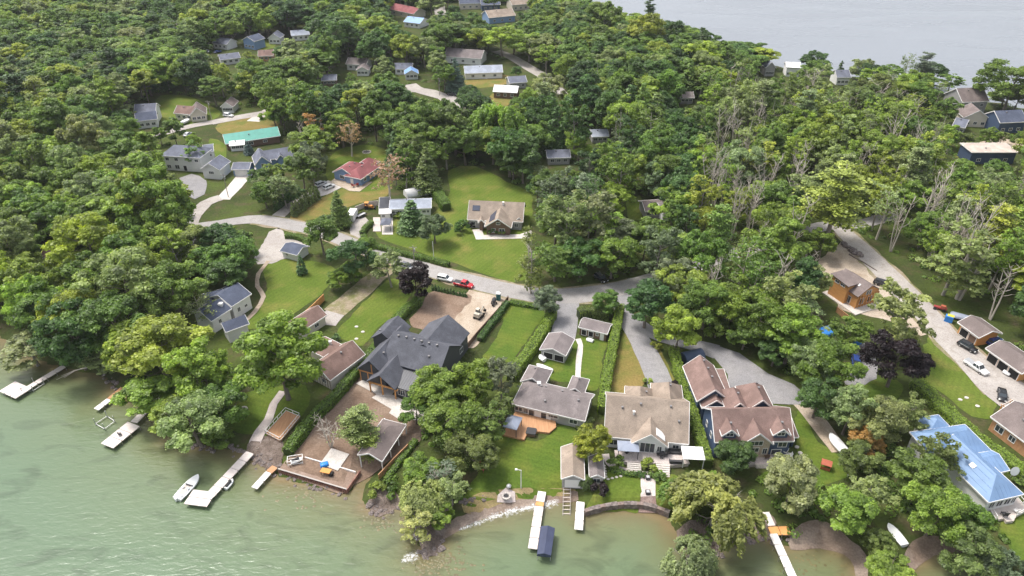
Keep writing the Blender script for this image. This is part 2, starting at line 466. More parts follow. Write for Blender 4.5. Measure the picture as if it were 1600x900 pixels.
for c_ in ([(400, 343, 7.6), (455, 352, 8), (500, 362, 8), (540, 377, 7.8), (575, 391, 7.6), (620, 405, 7.6), (680, 425, 7.8), (740, 441, 8.4), (800, 455, 8.6), (850, 462, 9), (900, 462, 9.4), (950, 455, 8.8), (990, 445, 7.6)],
           [(1318, 362, 7.6), (1350, 393, 8.8), (1402, 445, 9.6), (1450, 494, 9.2), (1476, 524, 9.2), (1520, 564, 10.4), (1575, 612, 13)],
           [(612, 411, 7.2), (590, 432, 6.4), (556, 461, 6.6), (524, 489, 7)]):
    lane("road_shoulder", c_, VERGE, protect=False, jit=.5)
# drives
lane("gravel_drive", [(612, 411, 6), (590, 432, 5), (556, 461, 5.2), (524, 489, 6), (510, 508, 5)], GRAVEL)
lane("driveway", [(887, 468, 6.5), (886, 495, 6), (881, 520, 6.5), (884, 536, 4.5)], ASPH_D)
lane("driveway", [(974, 456, 5), (971, 478, 4.5), (980, 500, 5), (1002, 536, 5.6), (1028, 590, 6.2), (1034, 614, 6.4)], ASPH_D)
lane("driveway", [(988, 500, 4.5), (1020, 521, 4.5), (1052, 532, 4.5), (1090, 541, 4.8), (1120, 550, 6)], ASPH_D)
area("driveway", [(1092, 538), (1125, 542), (1155, 552), (1200, 584), (1240, 601), (1264, 622), (1252, 633), (1225, 632), (1180, 630), (1140, 622), (1137, 585), (1118, 562)], ASPH_D, smooth=False)
lane("gravel_drive", [(1250, 628, 4), (1272, 652, 4.4), (1296, 684, 4.2), (1312, 706, 3.5)], SAND)
area("driveway", [(1336, 545), (1356, 537), (1370, 562), (1368, 592), (1332, 606), (1320, 602), (1328, 575)], ASPH_D)
area("dirt_yard", [(1276, 412), (1298, 392), (1322, 376), (1350, 398), (1390, 440), (1432, 480), (1452, 508), (1440, 524), (1394, 502), (1350, 492), (1310, 480), (1304, 448), (1282, 426)], SAND)
area("dirt_yard", [(735, 452), (770, 452), (798, 464), (792, 474), (762, 512), (738, 545), (712, 532), (700, 515)], SAND)
area("dirt_yard", [(640, 506), (656, 480), (672, 456), (700, 456), (738, 464), (716, 492), (700, 522), (668, 518)], SOIL)
area("dirt_yard", [(446, 722), (476, 690), (518, 628), (556, 590), (590, 602), (640, 632), (668, 658), (656, 690), (606, 722), (566, 745), (552, 752), (534, 766), (490, 752), (452, 738)], SOIL, jit=0.05)
area("gravel_drive", [(398, 410), (408, 384), (424, 360), (436, 356), (448, 370), (474, 380), (480, 388), (468, 400), (440, 406), (424, 412)], GRAVEL)
lane("driveway", [(348, 312, 5), (372, 286, 5.5), (392, 262, 6)], CONC)
area("driveway", [(280, 278), (300, 272), (322, 282), (318, 304), (303, 312), (288, 298)], ASPH_D)
lane("gravel_drive", [(428, 345, 5), (444, 330, 4.5), (466, 314, 4.5), (494, 302, 5)], GRAVEL)
area("driveway", [(488, 302), (512, 282), (540, 290), (512, 304), (498, 308)], CONC, smooth=False)
area("gravel_drive", [(547, 345), (570, 339), (577, 346), (564, 362), (566, 376), (580, 392), (556, 386), (546, 362)], GRAVEL)
area("gravel_drive", [(1588, 215), (1530, 222), (1524, 230), (1600, 240)], SAND)
lane("driveway", [(420, 172, 5), (395, 190, 6)], CONC, protect=False)
# lawns
area("lawn", [(702, 266), (742, 260), (792, 284), (824, 298), (832, 322), (826, 380), (822, 438), (772, 434), (716, 412), (640, 390), (592, 372), (584, 356), (610, 336), (676, 334), (702, 300)], LAWN)
area("lawn", [(412, 420), (436, 404), (496, 410), (526, 424), (502, 460), (462, 488), (432, 512), (376, 510), (402, 478), (416, 452)], LAWN)
area("lawn", [(610, 436), (642, 452), (626, 486), (590, 512), (566, 540), (528, 524), (546, 496), (578, 464)], LAWN)
area("lawn", [(792, 474), (848, 486), (838, 512), (812, 546), (796, 566), (756, 562), (766, 540), (784, 514)], LAWN2)
area("lawn", [(772, 676), (838, 690), (880, 664), (912, 672), (906, 700), (884, 758), (850, 772), (790, 774), (722, 788), (746, 744), (762, 712)], LAWN2)
area("lawn", [(850, 566), (890, 534), (906, 528), (946, 532), (940, 572), (930, 612), (900, 598), (862, 592)], LAWN2)
area("lawn", [(974, 520), (984, 536), (1004, 572), (1010, 598), (980, 614), (952, 612), (956, 574)], LAWN_DRY)
area("lawn", [(1024, 536), (1046, 572), (1056, 604), (1044, 604), (1018, 550)], LAWN_DRY)
area("lawn", [(946, 740), (1000, 738), (1002, 790), (960, 792), (918, 796), (930, 764)], LAWN)
area("lawn", [(1024, 745), (1066, 748), (1056, 790), (1024, 792)], LAWN)
area("lawn", [(1246, 640), (1280, 690), (1318, 716), (1330, 740), (1240, 770), (1190, 740), (1240, 720)], LAWN2)
area("lawn", [(1452, 524), (1474, 536), (1520, 590), (1556, 634), (1540, 656), (1516, 650), (1470, 612), (1436, 588)], LAWN)
area("lawn", [(1372, 590), (1330, 604), (1340, 625), (1400, 625), (1410, 600)], LAWN2, protect=False)
area("lawn", [(492, 316), (530, 296), (600, 286), (606, 306), (560, 318), (500, 340), (452, 348), (462, 328)], LAWN_DRY)
area("lawn", [(512, 252), (540, 230), (602, 234), (606, 268), (612, 292), (560, 300), (516, 286)], LAWN, protect=False)
area("lawn", [(540, 232), (565, 226), (602, 232), (602, 246), (560, 246)], LAWN)
area("lawn", [(1560, 820), (1600, 800), (1640, 830), (1640, 900), (1600, 880)], LAWN2)
area("lawn", [(342, 194), (404, 182), (436, 196), (370, 212), (346, 210)], LAWN_DRY)
area("lawn", [(728, 122), (790, 117), (796, 130), (740, 138)], LAWN_DRY)
area("lawn", [(770, 146), (796, 150), (792, 166), (764, 164)], LAWN_DRY)
area("lawn", [(242, 156), (266, 148), (300, 152), (344, 176), (318, 192), (262, 200)], LAWN, protect=False)
area("lawn", [(402, 66), (432, 62), (428, 74), (404, 78)], LAWN)
area("lawn", [(328, 216), (352, 226), (350, 250), (332, 240)], LAWN)
area("lawn", [(866, 206), (900, 206), (896, 232), (866, 232)], LAWN2, protect=False)
area("lawn", [(980, 310), (1000, 305), (1002, 345), (984, 345)], LAWN)
area("lawn", [(1490, 232), (1520, 226), (1516, 246), (1492, 246)], LAWN)
area("lawn", [(360, 624), (430, 604), (480, 604), (474, 650), (420, 680), (356, 668)], LAWN2, protect=False)
# paths
lane("footpath", [(420, 408, 1.2), (404, 428, 1.2), (402, 448, 1.2), (412, 464, 1.2), (398, 488, 1.2), (378, 506, 1.2)], SAND)
lane("footpath", [(903, 530, 1.5), (907, 540, 1.3), (904, 565, 1.3), (903, 596, 1.4)], CONC)
lane("footpath", [(442, 612, 1.8), (428, 632, 1.8), (420, 655, 2.0), (406, 676, 2.4), (394, 700, 2.8)], PAVER)
# ------------------------------------------------------------------ vegetation templates
def leaf_mat(name, transl=0.45):
    """foliage: tint comes from the plant (custom property), each leaf spray varies by its own 'shade'"""
    m = bpy.data.materials.new(name); m.use_nodes = True
    n, l = m.node_tree.nodes, m.node_tree.links
    n.clear()
    ti = n.new("ShaderNodeAttribute"); ti.attribute_type = 'INSTANCER'; ti.attribute_name = "tint"
    sh = n.new("ShaderNodeAttribute"); sh.attribute_name = "shade"
    hv = n.new("ShaderNodeHueSaturation")
    mr = n.new("ShaderNodeMapRange"); mr.inputs[3].default_value = 0.4; mr.inputs[4].default_value = 1.6
    hr = n.new("ShaderNodeMapRange"); hr.inputs[3].default_value = 0.512; hr.inputs[4].default_value = 0.488
    l.new(sh.outputs["Fac"], mr.inputs[0]); l.new(sh.outputs["Fac"], hr.inputs[0])
    l.new(mr.outputs[0], hv.inputs["Value"]); l.new(hr.outputs[0], hv.inputs["Hue"]); l.new(ti.outputs["Color"], hv.inputs["Color"])
    p = n.new("ShaderNodeBsdfPrincipled"); p.inputs["Roughness"].default_value = 0.48; p.inputs["Specular IOR Level"].default_value = 0.5
    t = n.new("ShaderNodeBsdfTranslucent"); mx = n.new("ShaderNodeMixShader"); mx.inputs[0].default_value = transl
    l.new(hv.outputs[0], p.inputs["Base Color"])
    br = n.new("ShaderNodeMix"); br.data_type = 'RGBA'; br.blend_type = 'MULTIPLY'; br.inputs[0].default_value = 1; br.inputs[7].default_value = (1.25, 1.3, 0.7, 1)
    l.new(hv.outputs[0], br.inputs[6]); l.new(br.outputs[2], t.inputs["Color"])
    l.new(p.outputs[0], mx.inputs[1]); l.new(t.outputs[0], mx.inputs[2])
    o = n.new("ShaderNodeOutputMaterial"); l.new(mx.outputs[0], o.inputs[0])
    return m
LEAF = leaf_mat("leaves")
NEEDLE = leaf_mat("needles", 0.12)
BARK = mat("bark", (0.13, 0.105, 0.085), 0.9, col2=(0.24, 0.20, 0.165), scale=3.0, stretch=(1, 1, 0.25), bump=0.4)
BARK_PALE = mat("bark_pale", (0.42, 0.37, 0.31), 0.9, col2=(0.56, 0.50, 0.43), scale=2.0, stretch=(1, 1, 0.25), bump=0.3)
BARK_GREY = mat("bark_grey", (0.24, 0.215, 0.19), 0.9, col2=(0.36, 0.32, 0.28), scale=2.0, stretch=(1, 1, 0.25), bump=0.3)

def leaf_mesh(name, pos, nor, size, shade, m, aspect=1.0, axis_hint=None):
    """one diamond-shaped spray of leaves per point"""
    k = len(pos)
    nor = nor / (np.linalg.norm(nor, axis=1, keepdims=True) + 1e-9)
    a = rng.normal(size=(k, 3)) if axis_hint is None else axis_hint + rng.normal(size=(k, 3)) * 0.25
    t = np.cross(nor, a); t /= np.linalg.norm(t, axis=1, keepdims=True) + 1e-9
    bt = np.cross(nor, t)
    s = size[:, None]
    if axis_hint is not None: t, bt = bt, t
    v = np.stack([pos - t * s * aspect, pos + bt * s * 0.7 + nor * s * 0.15, pos + t * s * aspect, pos - bt * s * 0.7 + nor * s * 0.15], 1).reshape(-1, 3)
    me = bpy.data.meshes.new(name)
    me.vertices.add(4 * k); me.vertices.foreach_set("co", v.astype(np.float32).ravel())
    me.loops.add(4 * k); me.loops.foreach_set("vertex_index", np.arange(4 * k, dtype=np.int32))
    me.polygons.add(k); me.polygons.foreach_set("loop_start", np.arange(0, 4 * k, 4, dtype=np.int32)); me.polygons.foreach_set("loop_total", np.full(k, 4, np.int32))
    at = me.attributes.new("shade", 'FLOAT', 'FACE'); at.data.foreach_set("value", np.clip(shade, 0, 1).astype(np.float32))
    me.update(calc_edges=True)
    me.materials.append(m)
    return me

def sph(k):
    v = rng.normal(size=(k, 3)); return v / np.linalg.norm(v, axis=1, keepdims=True)

def limb_tree(mb, rr, H, R0, crown_r, n_limbs, start=0.25, sub=3, up=0.6, thick=1.0, wig=0.5):
    """tapered trunk with limbs and side branches; returns branch tips"""
    tips = []
    top = Vector((rr.uniform(-.06, .06) * H, rr.uniform(-.06, .06) * H, H * 0.86))
    mid = top * 0.5 + Vector((rr.uniform(-.4, .4), rr.uniform(-.4, .4), 0))
    mb.tube([(0, 0, -0.3), mid * 0.5 + Vector((0, 0, 0)), mid, top * 0.8, top], [R0 * 1.25, R0 * .95, R0 * .72, R0 * .4, R0 * .1], 7)
    for i in range(n_limbs):
        t = start + (0.92 - start) * (i + rr.random() * .6) / n_limbs
        base = mid * (t / 0.5) if t < 0.5 else mid + (top - mid) * ((t - 0.5) / 0.5)
        a = i * 2.4 + rr.uniform(-.4, .4)
        ln = crown_r * rr.uniform(.7, 1.0) * (1.05 - 0.55 * max(0, t - .4))
        d = Vector((math.cos(a), math.sin(a), 0))
        e = base + d * ln + Vector((0, 0, ln * up * rr.uniform(.6, 1.5)))
        m1 = base.lerp(e, .5) + Vector((rr.uniform(-wig, wig), rr.uniform(-wig, wig), -ln * .06))
        r1 = R0 * (0.5 - .3 * t) * thick
        mb.tube([base, m1, e], [r1, r1 * .65, r1 * .15], 5, cap=False)
        tips.append(e)
        for j in range(sub):
            u = rr.uniform(.35, .95); b0 = base.lerp(m1, u * 2) if u < .5 else m1.lerp(e, u * 2 - 1)
            dd = (d + Vector((rr.uniform(-1, 1), rr.uniform(-1, 1), rr.uniform(0, 1.2)))).normalized()
            e2 = b0 + dd * ln * rr.uniform(.3, .55)
            mb.tube([b0, b0.lerp(e2, .5) + Vector((0, 0, .12)), e2], [r1 * .45, r1 * .3, r1 * .1], 4, cap=False)
            tips.append(e2)
    return tips

TPL = {}
def add_tpl(kind, trunk, crown, R_, H_, hc):
    TPL.setdefault(kind, []).append(dict(trunk=trunk, crown=crown, R=R_, H=H_, hc=hc))

def bough_leaves(cs, rb, per, flat=0.7, lo=0.2, hi=0.42, updir=0.5):
    k = len(cs) * per
    c = np.repeat(cs, per, 0); r = np.repeat(rb, per)[:, None]
    d = sph(k); d[:, 2] = np.where(d[:, 2] < -0.35, -d[:, 2], d[:, 2])
    rad = 0.5 + 0.5 * np.sqrt(rng.random((k, 1)))
    rad *= 1 + 0.18 * rng.normal(size=(k, 1))
    p = c + d * r * rad * np.array([1, 1, flat])
    nn = d * 0.8 + np.array([0, 0, updir]) + rng.normal(size=(k, 3)) * 0.45
    sz = rng.uniform(lo, hi, k)
    sh = np.repeat(rng.normal(0.5, 0.16, len(cs)), per) + rng.normal(0, 0.14, k)
    return p, nn, sz, sh

def broadleaf(kind, seed, R_=5.5, H_=15.0, base=2.6, nb=12, per=150, lobes=0.3, top=0.0, rbs=(0.3, 0.46), bark=BARK, sub=3, leaf=1.0):
    rr = random.Random(seed)
    c = (H_ - base) / 2; zc = base + c
    nl = nb; g = (1 + 5 ** .5) / 2; i = np.arange(nl) + 0.5
    th = np.arccos(1 - 1.5 * i / nl); ph = 2 * math.pi * i / g + rng.uniform(0, 6)
    d = np.stack([np.cos(ph) * np.sin(th), np.sin(ph) * np.sin(th), np.cos(th)], 1) + rng.normal(size=(nl, 3)) * 0.2
    d /= np.linalg.norm(d, axis=1, keepdims=True)
    sq = 1 - top * np.clip(d[:, 2], 0, 1)
    rl = R_ * rng.uniform(*rbs, nl)
    lc = d * rng.uniform(.46, .46 + lobes, (nl, 1)) * np.array([R_, R_, c]) * np.stack([sq, sq, np.ones(nl)], 1) * 1.12 + np.array([0, 0, zc])
    kb = 9
    bd = sph(nl * kb); dl = np.repeat(d, kb, 0)
    flip = (bd * dl).sum(1) < -.25; bd[flip] *= -1
    cs = np.repeat(lc, kb, 0) + bd * (np.repeat(rl, kb) * rng.uniform(.62, 1.0, nl * kb))[:, None] * np.array([1, 1, .72])
    rb = np.repeat(rl, kb) * rng.uniform(.3, .52, nl * kb)
    cs = np.concatenate([cs, lc * [.6, .6, .96]]); rb = np.concatenate([rb, rl * .6])
    p, nn, sz, sh = bough_leaves(cs, rb, per, lo=.12 * leaf, hi=.34 * leaf)
    sh = sh + np.concatenate([np.repeat(np.repeat(rng.normal(0, .1, nl), kb), per), np.zeros(nl * per)])
    keep = p[:, 2] > .05
    p, nn, sz, sh = p[keep], nn[keep], sz[keep], sh[keep]
    mb = MB(); limb_tree(mb, rr, H_ * 0.92, R_ * 0.055, R_ * 0.75, 7, start=.28, sub=sub)
    add_tpl(kind, mb.mesh("trunk", bark), leaf_mesh("crown", p, nn, sz, sh, LEAF), R_, H_, zc)

for s in range(7): broadleaf("B", 10 + s, R_=5.5 + (s % 3) * .4, H_=13.0 + s * .5, nb=11 + s % 4, lobes=.26 + .05 * (s % 3))
for s in range(3): broadleaf("T", 40 + s, R_=4.0, H_=17.0, base=4.0, nb=13, top=.3, rbs=(.34, .5), lobes=.34)      # taller, narrower
for s in range(3): broadleaf("S", 60 + s, R_=1.6, H_=2.6, base=0.1, nb=6, per=34, rbs=(.34, .5), sub=1, leaf=.62)  # shrub

def loose(seed, R_=4.6, H_=16.0, dens=26, bark=BARK_GREY, kind="L"):
    """thin crown: tufts of leaves at the branch ends, limbs showing"""
    rr = random.Random(seed); mb = MB()
    tips = limb_tree(mb, rr, H_, R_ * .055, R_ * .8, 13, start=.3, sub=4, up=.8)
    cs = np.array([t[:] for t in tips]); cs = np.concatenate([cs, cs + rng.normal(size=cs.shape) * [.9, .9, .6], cs[::2] * [0.75, .75, .97]])
    keep = rng.random(len(cs)) < .85; cs = cs[keep]
    p, nn, sz, sh = bough_leaves(cs, rng.uniform(.5, 1.15, len(cs)) * R_ * .17, dens, lo=.16, hi=.34)
    add_tpl(kind, mb.mesh("trunk", bark), leaf_mesh("crown", p, nn, sz, sh, LEAF), R_, H_ * 1.0, H_ * .66)
for s in range(4): loose(100 + s, R_=4.4 + .4 * (s % 2), H_=15 + s, dens=34 + 12 * (s % 2))
for s in range(2): loose(120 + s, R_=4.2, H_=17, dens=7, bark=BARK_PALE, kind="A")        # dying ash: few leaves, pale stems

def stems(mb, rr, n, H0, H1, spread, br):
    """clump of slender upright stems with short steep branches; returns the branch tips"""
    tips = []
    for k in range(n):
        a0 = rr.uniform(0, 6.28); b0 = Vector((math.cos(a0), math.sin(a0), 0)) * rr.uniform(0, .35)
        h = rr.uniform(H0, H1); ln = Vector((math.cos(a0), math.sin(a0), 0)) * rr.uniform(.3, 1.0) * spread
        pts = [b0 - Vector((0, 0, .3)), b0 + ln * .25 + Vector((rr.uniform(-.2, .2), rr.uniform(-.2, .2), h * .35)), b0 + ln * .6 + Vector((rr.uniform(-.3, .3), rr.uniform(-.3, .3), h * .7)), b0 + ln + Vector((0, 0, h))]
        r0 = rr.uniform(.11, .19); mb.tube(pts, [r0, r0 * .75, r0 * .5, r0 * .12], 5, cap=False); tips.append(pts[-1])
        for j in range(br):
            t = rr.uniform(.35, .95); q = pts[1].lerp(pts[2], (t - .35) / .35) if t < .7 else pts[2].lerp(pts[3], (t - .7) / .3)
            a = rr.uniform(0, 6.28); L_ = rr.uniform(1.0, 3.0) * (1.25 - t * .6); e = q + Vector((math.cos(a) * L_ * .6, math.sin(a) * L_ * .6, L_ * rr.uniform(.6, 1.1)))
            m1 = q.lerp(e, .5) + Vector((0, 0, -.12)); mb.tube([q, m1, e], [r0 * .4, r0 * .28, .018], 4, cap=False); tips.append(e)
            for _ in range(2):
                u = rr.uniform(.3, .9); w = m1.lerp(e, u); mb.tube([w, w + Vector((rr.uniform(-.8, .8), rr.uniform(-.8, .8), rr.uniform(.3, 1.1)))], [.03, .012], 3, cap=False)
    return tips
for s in range(4):                                                                          # bare tree
    mb = MB(); stems(mb, random.Random(140 + s), 2 + s, 11.5, 16, 2.4, 11)
    add_tpl("D", mb.mesh("trunk", BARK_PALE), None, 3.2, 15.5, 10.0)
for s in range(2):                                                                          # dying ash clump with leafy tufts
    mb = MB(); tp = stems(mb, random.Random(170 + s), 4, 12, 17, 2.4, 8)
    cs = np.array([t[:] for t in tp]); cs = cs[rng.random(len(cs)) < .5]; cs = np.concatenate([cs, cs * [1, 1, .55], cs * [1.2, 1.2, .4]])
    p, nn, sz, sh = bough_leaves(cs, rng.uniform(.5, 1.1, len(cs)), 26, lo=.16, hi=.34)
    add_tpl("A", mb.mesh("trunk", BARK_PALE), leaf_mesh("crown", p, nn, sz, sh, LEAF), 3.6, 17, 10.5)

def pine(seed, H_=19.0, R_=4.0):
    rr = random.Random(seed); mb = MB(); P_, N_, Z_, S_ = [], [], [], []
    mb.tube([(0, 0, -.3), (0.1, 0, H_ * .5), (0, .1, H_)], [.32, .22, .05], 7)
    z = H_ * .3
    while z < H_ * .98:
        f = 1 - (z - H_ * .3) / (H_ * .7); ln = R_ * (.3 + .7 * f ** .7) * rr.uniform(.7, 1.1)
        for k in range(rr.randint(3, 5)):
            a = rr.uniform(0, 6.28); L_ = ln * rr.uniform(.6, 1.1); d = Vector((math.cos(a), math.sin(a), .22))
            e = Vector((0, 0, z)) + d * L_
            mb.tube([(0, 0, z), e], [.07, .02], 4, cap=False)
            for u in np.linspace(.35, 1.05, 5):
                c_ = np.array(Vector((0, 0, z)).lerp(e, u)); w = .55 * L_ * .33 + .3
                q = c_ + rng.normal(size=(34, 3)) * [w * .7, w * .7, .16] + [0, 0, .15]
                P_.append(q); N_.append(rng.normal(size=(34, 3)) * .5 + [0, 0, .9]); Z_.append(rng.uniform(.12, .26, 34)); S_.append(np.full(34, rng.normal(.5, .15)) + rng.normal(0, .1, 34))
        z += rr.uniform(.8, 1.35)
    add_tpl("P", mb.mesh("trunk", BARK_GREY), leaf_mesh("crown", np.concatenate(P_), np.concatenate(N_), np.concatenate(Z_), np.concatenate(S_), NEEDLE, 1.3), R_, H_, H_ * .62)
for s in range(3): pine(160 + s, 18 + s, 3.8 + .3 * s)

def cone_tree(kind, seed, H_, R_, k, power=.85, flat=.5, base=.3, sz=(.14, .3)):
    """spruce / cedar: dense cone of layered sprays"""
    nb = int(k / 60); z = base + (H_ - base) * (1 - rng.random(nb) ** .6) ; f = (1 - (z - base) / (H_ - base)) ** power
    a = rng.uniform(0, 6.283, nb); r = R_ * f * rng.uniform(.72, 1.05, nb)
    cs = np.stack([np.cos(a) * r * .85, np.sin(a) * r * .85, z], 1)
    p, nn, s_, sh = bough_leaves(cs, np.clip(R_ * .3 * (.35 + f), .12, None), 60, flat, *sz, updir=.25)
    p[:, 2] = np.clip(p[:, 2], .05, H_ + .3)
    mb = MB(); mb.tube([(0, 0, -.3), (0, 0, H_ * .55), (0, 0, H_ * .97)], [.03 * R_ + .1, .02 * R_ + .06, .02], 6)
    add_tpl(kind, mb.mesh("trunk", BARK), leaf_mesh("crown", p, nn, s_, sh, NEEDLE), R_, H_, H_ * .42)
for s in range(3): cone_tree("E", 1, 14 + s, 3.2, 9600)                       # evergreen spruce
for s in range(2): cone_tree("C", 1, 6.0, 1.0, 3600, power=.55, flat=.9, base=.1, sz=(.09, .2))   # columnar cedar

def willow(seed, R_=6.5, H_=12.0):
    rr = random.Random(seed); mb = MB()
    tips = limb_tree(mb, rr, H_ * .85, R_ * .06, R_ * .6, 10, start=.25, sub=3, up=.7)
    nl = 17; ld_ = sph(nl); ld_[:, 2] = np.abs(ld_[:, 2]) * .9 + .05
    n_ = nl * 24; d = np.repeat(ld_, 24, 0) + rng.normal(size=(n_, 3)) * .24; d[:, 2] = np.abs(d[:, 2])
    d /= np.linalg.norm(d, axis=1, keepdims=True); ls_ = np.repeat(rng.normal(.52, .15, nl), 24)
    st = d * np.repeat(rng.uniform(.6, 1.05, nl), 24)[:, None] * rng.uniform(.82, 1.0, (n_, 1)) * [R_ * .9, R_ * .9, H_ * .48] + [0, 0, H_ * .5]
    P_, N_, S_ = [], [], []
    out = d * [1, 1, 0]; 
    for i in range(n_):
        L_ = rng.uniform(1.4, 4.4) ; m = int(L_ * 16); t = np.linspace(0, 1, m)[:, None]
        q = st[i] + out[i] * (t * 1.3) - np.array([0, 0, 1]) * (t ** 1.5) * L_ + rng.normal(size=(m, 3)) * .2
        q[:, 2] = np.clip(q[:, 2], .3, None)
        P_.append(q); N_.append(out[i] * .6 + [0, 0, 1.0] + rng.normal(size=(m, 3)) * .5); S_.append(np.full(m, ls_[i] + rng.normal(0, .08)) + rng.normal(0, .1, m))
    P_, N_, S_ = map(np.concatenate, (P_, N_, S_))
    hint = np.tile(np.array([0, 0, 1.0]), (len(P_), 1))
    add_tpl("W", mb.mesh("trunk", BARK_GREY), leaf_mesh("crown", P_, N_, rng.uniform(.14, .3, len(P_)), S_, LEAF, 1.5, hint), R_, H_, H_ * .52)
for s in range(2): willow(200 + s)

# ------------------------------------------------------------------ planting
TINT = dict(wil=(.165, .190, .058), mid=(.080, .128, .023), dark=(.050, .094, .023), deep=(.038, .072, .020), yel=(.150, .182, .026), lime=(.122, .172, .027),
            pale=(.135, .165, .064), olive=(.085, .112, .030), grey=(.085, .110, .060), purple=(.024, .013, .015), rust=(.20, .12, .04), brown=(.17, .12, .075), blue=(.05, .085, .07))
TINT = {k: tuple(c * 1.95 for c in v) if k != 'purple' else v for k, v in TINT.items()}
TINT_WORD = dict(wil="yellow green", mid="mid green", dark="dark green", deep="deep green", yel="yellow green", lime="bright green", pale="pale green", olive="olive green", grey="grey green", purple="dark purple", rust="orange tinged", brown="browning", blue="blue green")
KIND = dict(B=("broadleaf_tree", "tree", "round crowned tree"), T=("tall_tree", "tree", "narrow crowned tree"), L=("thin_crowned_tree", "tree", "thin crowned tree"),
            A=("dying_ash_tree", "tree", "half bare tree"), D=("bare_tree", "tree", "leafless tree"), P=("pine_tree", "tree", "layered pine"),
            E=("spruce_tree", "tree", "pointed spruce"), C=("cedar", "tree", "slim columnar cedar"), W=("willow_tree", "tree", "drooping willow"), S=("shrub", "shrub", "low leafy shrub"))
TREES = []      # (x, y, kind, radius, height, tint, px area)

def plant(x, y, kind, r, h, tint, label=None, group=None, lean=None, ti=None, jitter=True, z=None):
    nm, cat, words = KIND[kind]
    t = TPL[kind][(ti if ti is not None else random.randrange(99)) % len(TPL[kind])]
    if z is None: z = max(float(terrain([(x, y)])[0]), WATER_Z - .2)
    o = empty(nm, (x, y, z), random.uniform(0, 6.28), label, cat, group)
    sx, sz = r / t["R"], h / t["H"]
    o.scale = (sx * random.uniform(.9, 1.1), sx * random.uniform(.86, 1.14), sz * random.uniform(.94, 1.06))
    if lean: o.rotation_euler = (lean[0], lean[1], o.rotation_euler[2])
    c = TINT[tint]
    f = random.uniform(.85, 1.18) if jitter else 1
    col = [c[0] * f * random.uniform(.9, 1.12), c[1] * f, c[2] * f * random.uniform(.85, 1.2)]
    for nm2, me in (("trunk", t["trunk"]), ("twigs" if kind == "D" else "crown", t["crown"])):
        if me is None: continue
        ch = bpy.data.objects.new(nm2, me); COL.objects.link(ch); ch.parent = o
        ch["tint"] = col
    return o

def crown_to_base(cx, cy, rp, kind, hf=None):
    """crown centre and radius in the photo -> ground point, radius and height in metres"""
    ratio = hf or dict(B=2.5, T=4.0, L=3.4, A=4.0, D=4.4, P=4.4, E=3.6, C=5.5, W=1.75, S=1.5)[kind]
    r = rp / pxm(cy)
    hcf = TPL[kind][0]["hc"] / TPL[kind][0]["H"]
    for _ in range(4):
        h = r * ratio
        g = G(cx, cy, h * hcf)
        d = g.y * CP + (CAM_H - h * hcf) * SP
        r = rp * d / FPX
    return g.x, g.y, r, r * ratio
# ------------------------------------------------------------------ houses
GLASS = mat("window_glass", (0.045, 0.055, 0.065), 0.08, spec=0.7)
TRIM = mat("white_trim", (0.78, 0.76, 0.73), 0.6)
WHITE_W = mat("white_siding", (0.74, 0.73, 0.71), 0.7, noise=.06, scale=1.5, stretch=(.2, .2, 6))
GREY_W = mat("grey_siding", (0.33, 0.32, 0.31), 0.75, noise=.1, scale=1.5, stretch=(.2, .2, 6))
DGREY_W = mat("charcoal_siding", (0.075, 0.078, 0.085), 0.7, noise=.15, scale=1.5, stretch=(.2, .2, 6))
BLUE_W = mat("blue_siding", (0.20, 0.30, 0.48), 0.7, noise=.08, scale=1.5, stretch=(.2, .2, 6))
NAVY_W = mat("navy_siding", (0.055, 0.085, 0.15), 0.7, noise=.12, scale=1.5, stretch=(.2, .2, 6))
STONE_W = mat("tan_stone", (0.42, 0.33, 0.25), 0.85, col2=(0.58, 0.48, 0.38), scale=3.0, bump=.3)
BROWN_W = mat("brown_siding", (0.16, 0.10, 0.07), 0.8, noise=.15, scale=1.5, stretch=(.2, .2, 6))
CREAM_W = mat("cream_siding", (0.62, 0.56, 0.47), 0.75, noise=.06, scale=1.5, stretch=(.2, .2, 6))
WOOD_O = mat("orange_timber", (0.52, 0.24, 0.075), 0.6, col2=(0.64, 0.33, 0.12), scale=1.2, stretch=(.4, .4, 5), bump=.1)
WOOD_D = mat("cedar_boards", (0.40, 0.20, 0.095), 0.65, col2=(0.52, 0.29, 0.15), scale=1.0, stretch=(6, .4, 1))
WOOD_P = mat("grey_dock_boards", (0.50, 0.43, 0.38), 0.8, col2=(0.62, 0.55, 0.49), scale=1.2, stretch=(1, 6, 1))
DARK = mat("dark_opening", (0.018, 0.017, 0.017), 0.9)
RF = dict(grey=roof_mat("roof_grey", (.215, .185, .18)), tan=roof_mat("roof_tan", (.31, .25, .2)), red=roof_mat("roof_redbrown", (.22, .148, .128)), dark=roof_mat("roof_charcoal", (.105, .108, .125)),
          brown=roof_mat("roof_brown", (.22, .145, .122)), slate=roof_mat("roof_slate", (.16, .17, .21)), navy=roof_mat("roof_navy", (.10, .115, .16)), rose=roof_mat("roof_rose", (.28, .105, .108)),
          paleb=roof_mat("roof_pale_blue_grey", (.36, .39, .45)), umber=roof_mat("roof_umber", (.19, .155, .145)), sand=roof_mat("roof_sand", (.50, .42, .36)))
RF["blue"] = mat("roof_blue_metal", (.17, .265, .42), .55, noise=.1, scale=.4, spec=.3)
RF["green"] = mat("roof_green_metal", (.06, .30, .235), .45, noise=.1, scale=.6, spec=.5)
RF["white"] = mat("roof_white", (.75, .74, .72), .6, noise=.05, scale=.7)
RF["metal"] = mat("roof_black_metal", (.055, .058, .068), .4, noise=.15, scale=.5)
RF["skyb"] = mat("roof_sky_blue", (.19, .33, .58), .5, noise=.1, scale=.5)

class Wing: pass

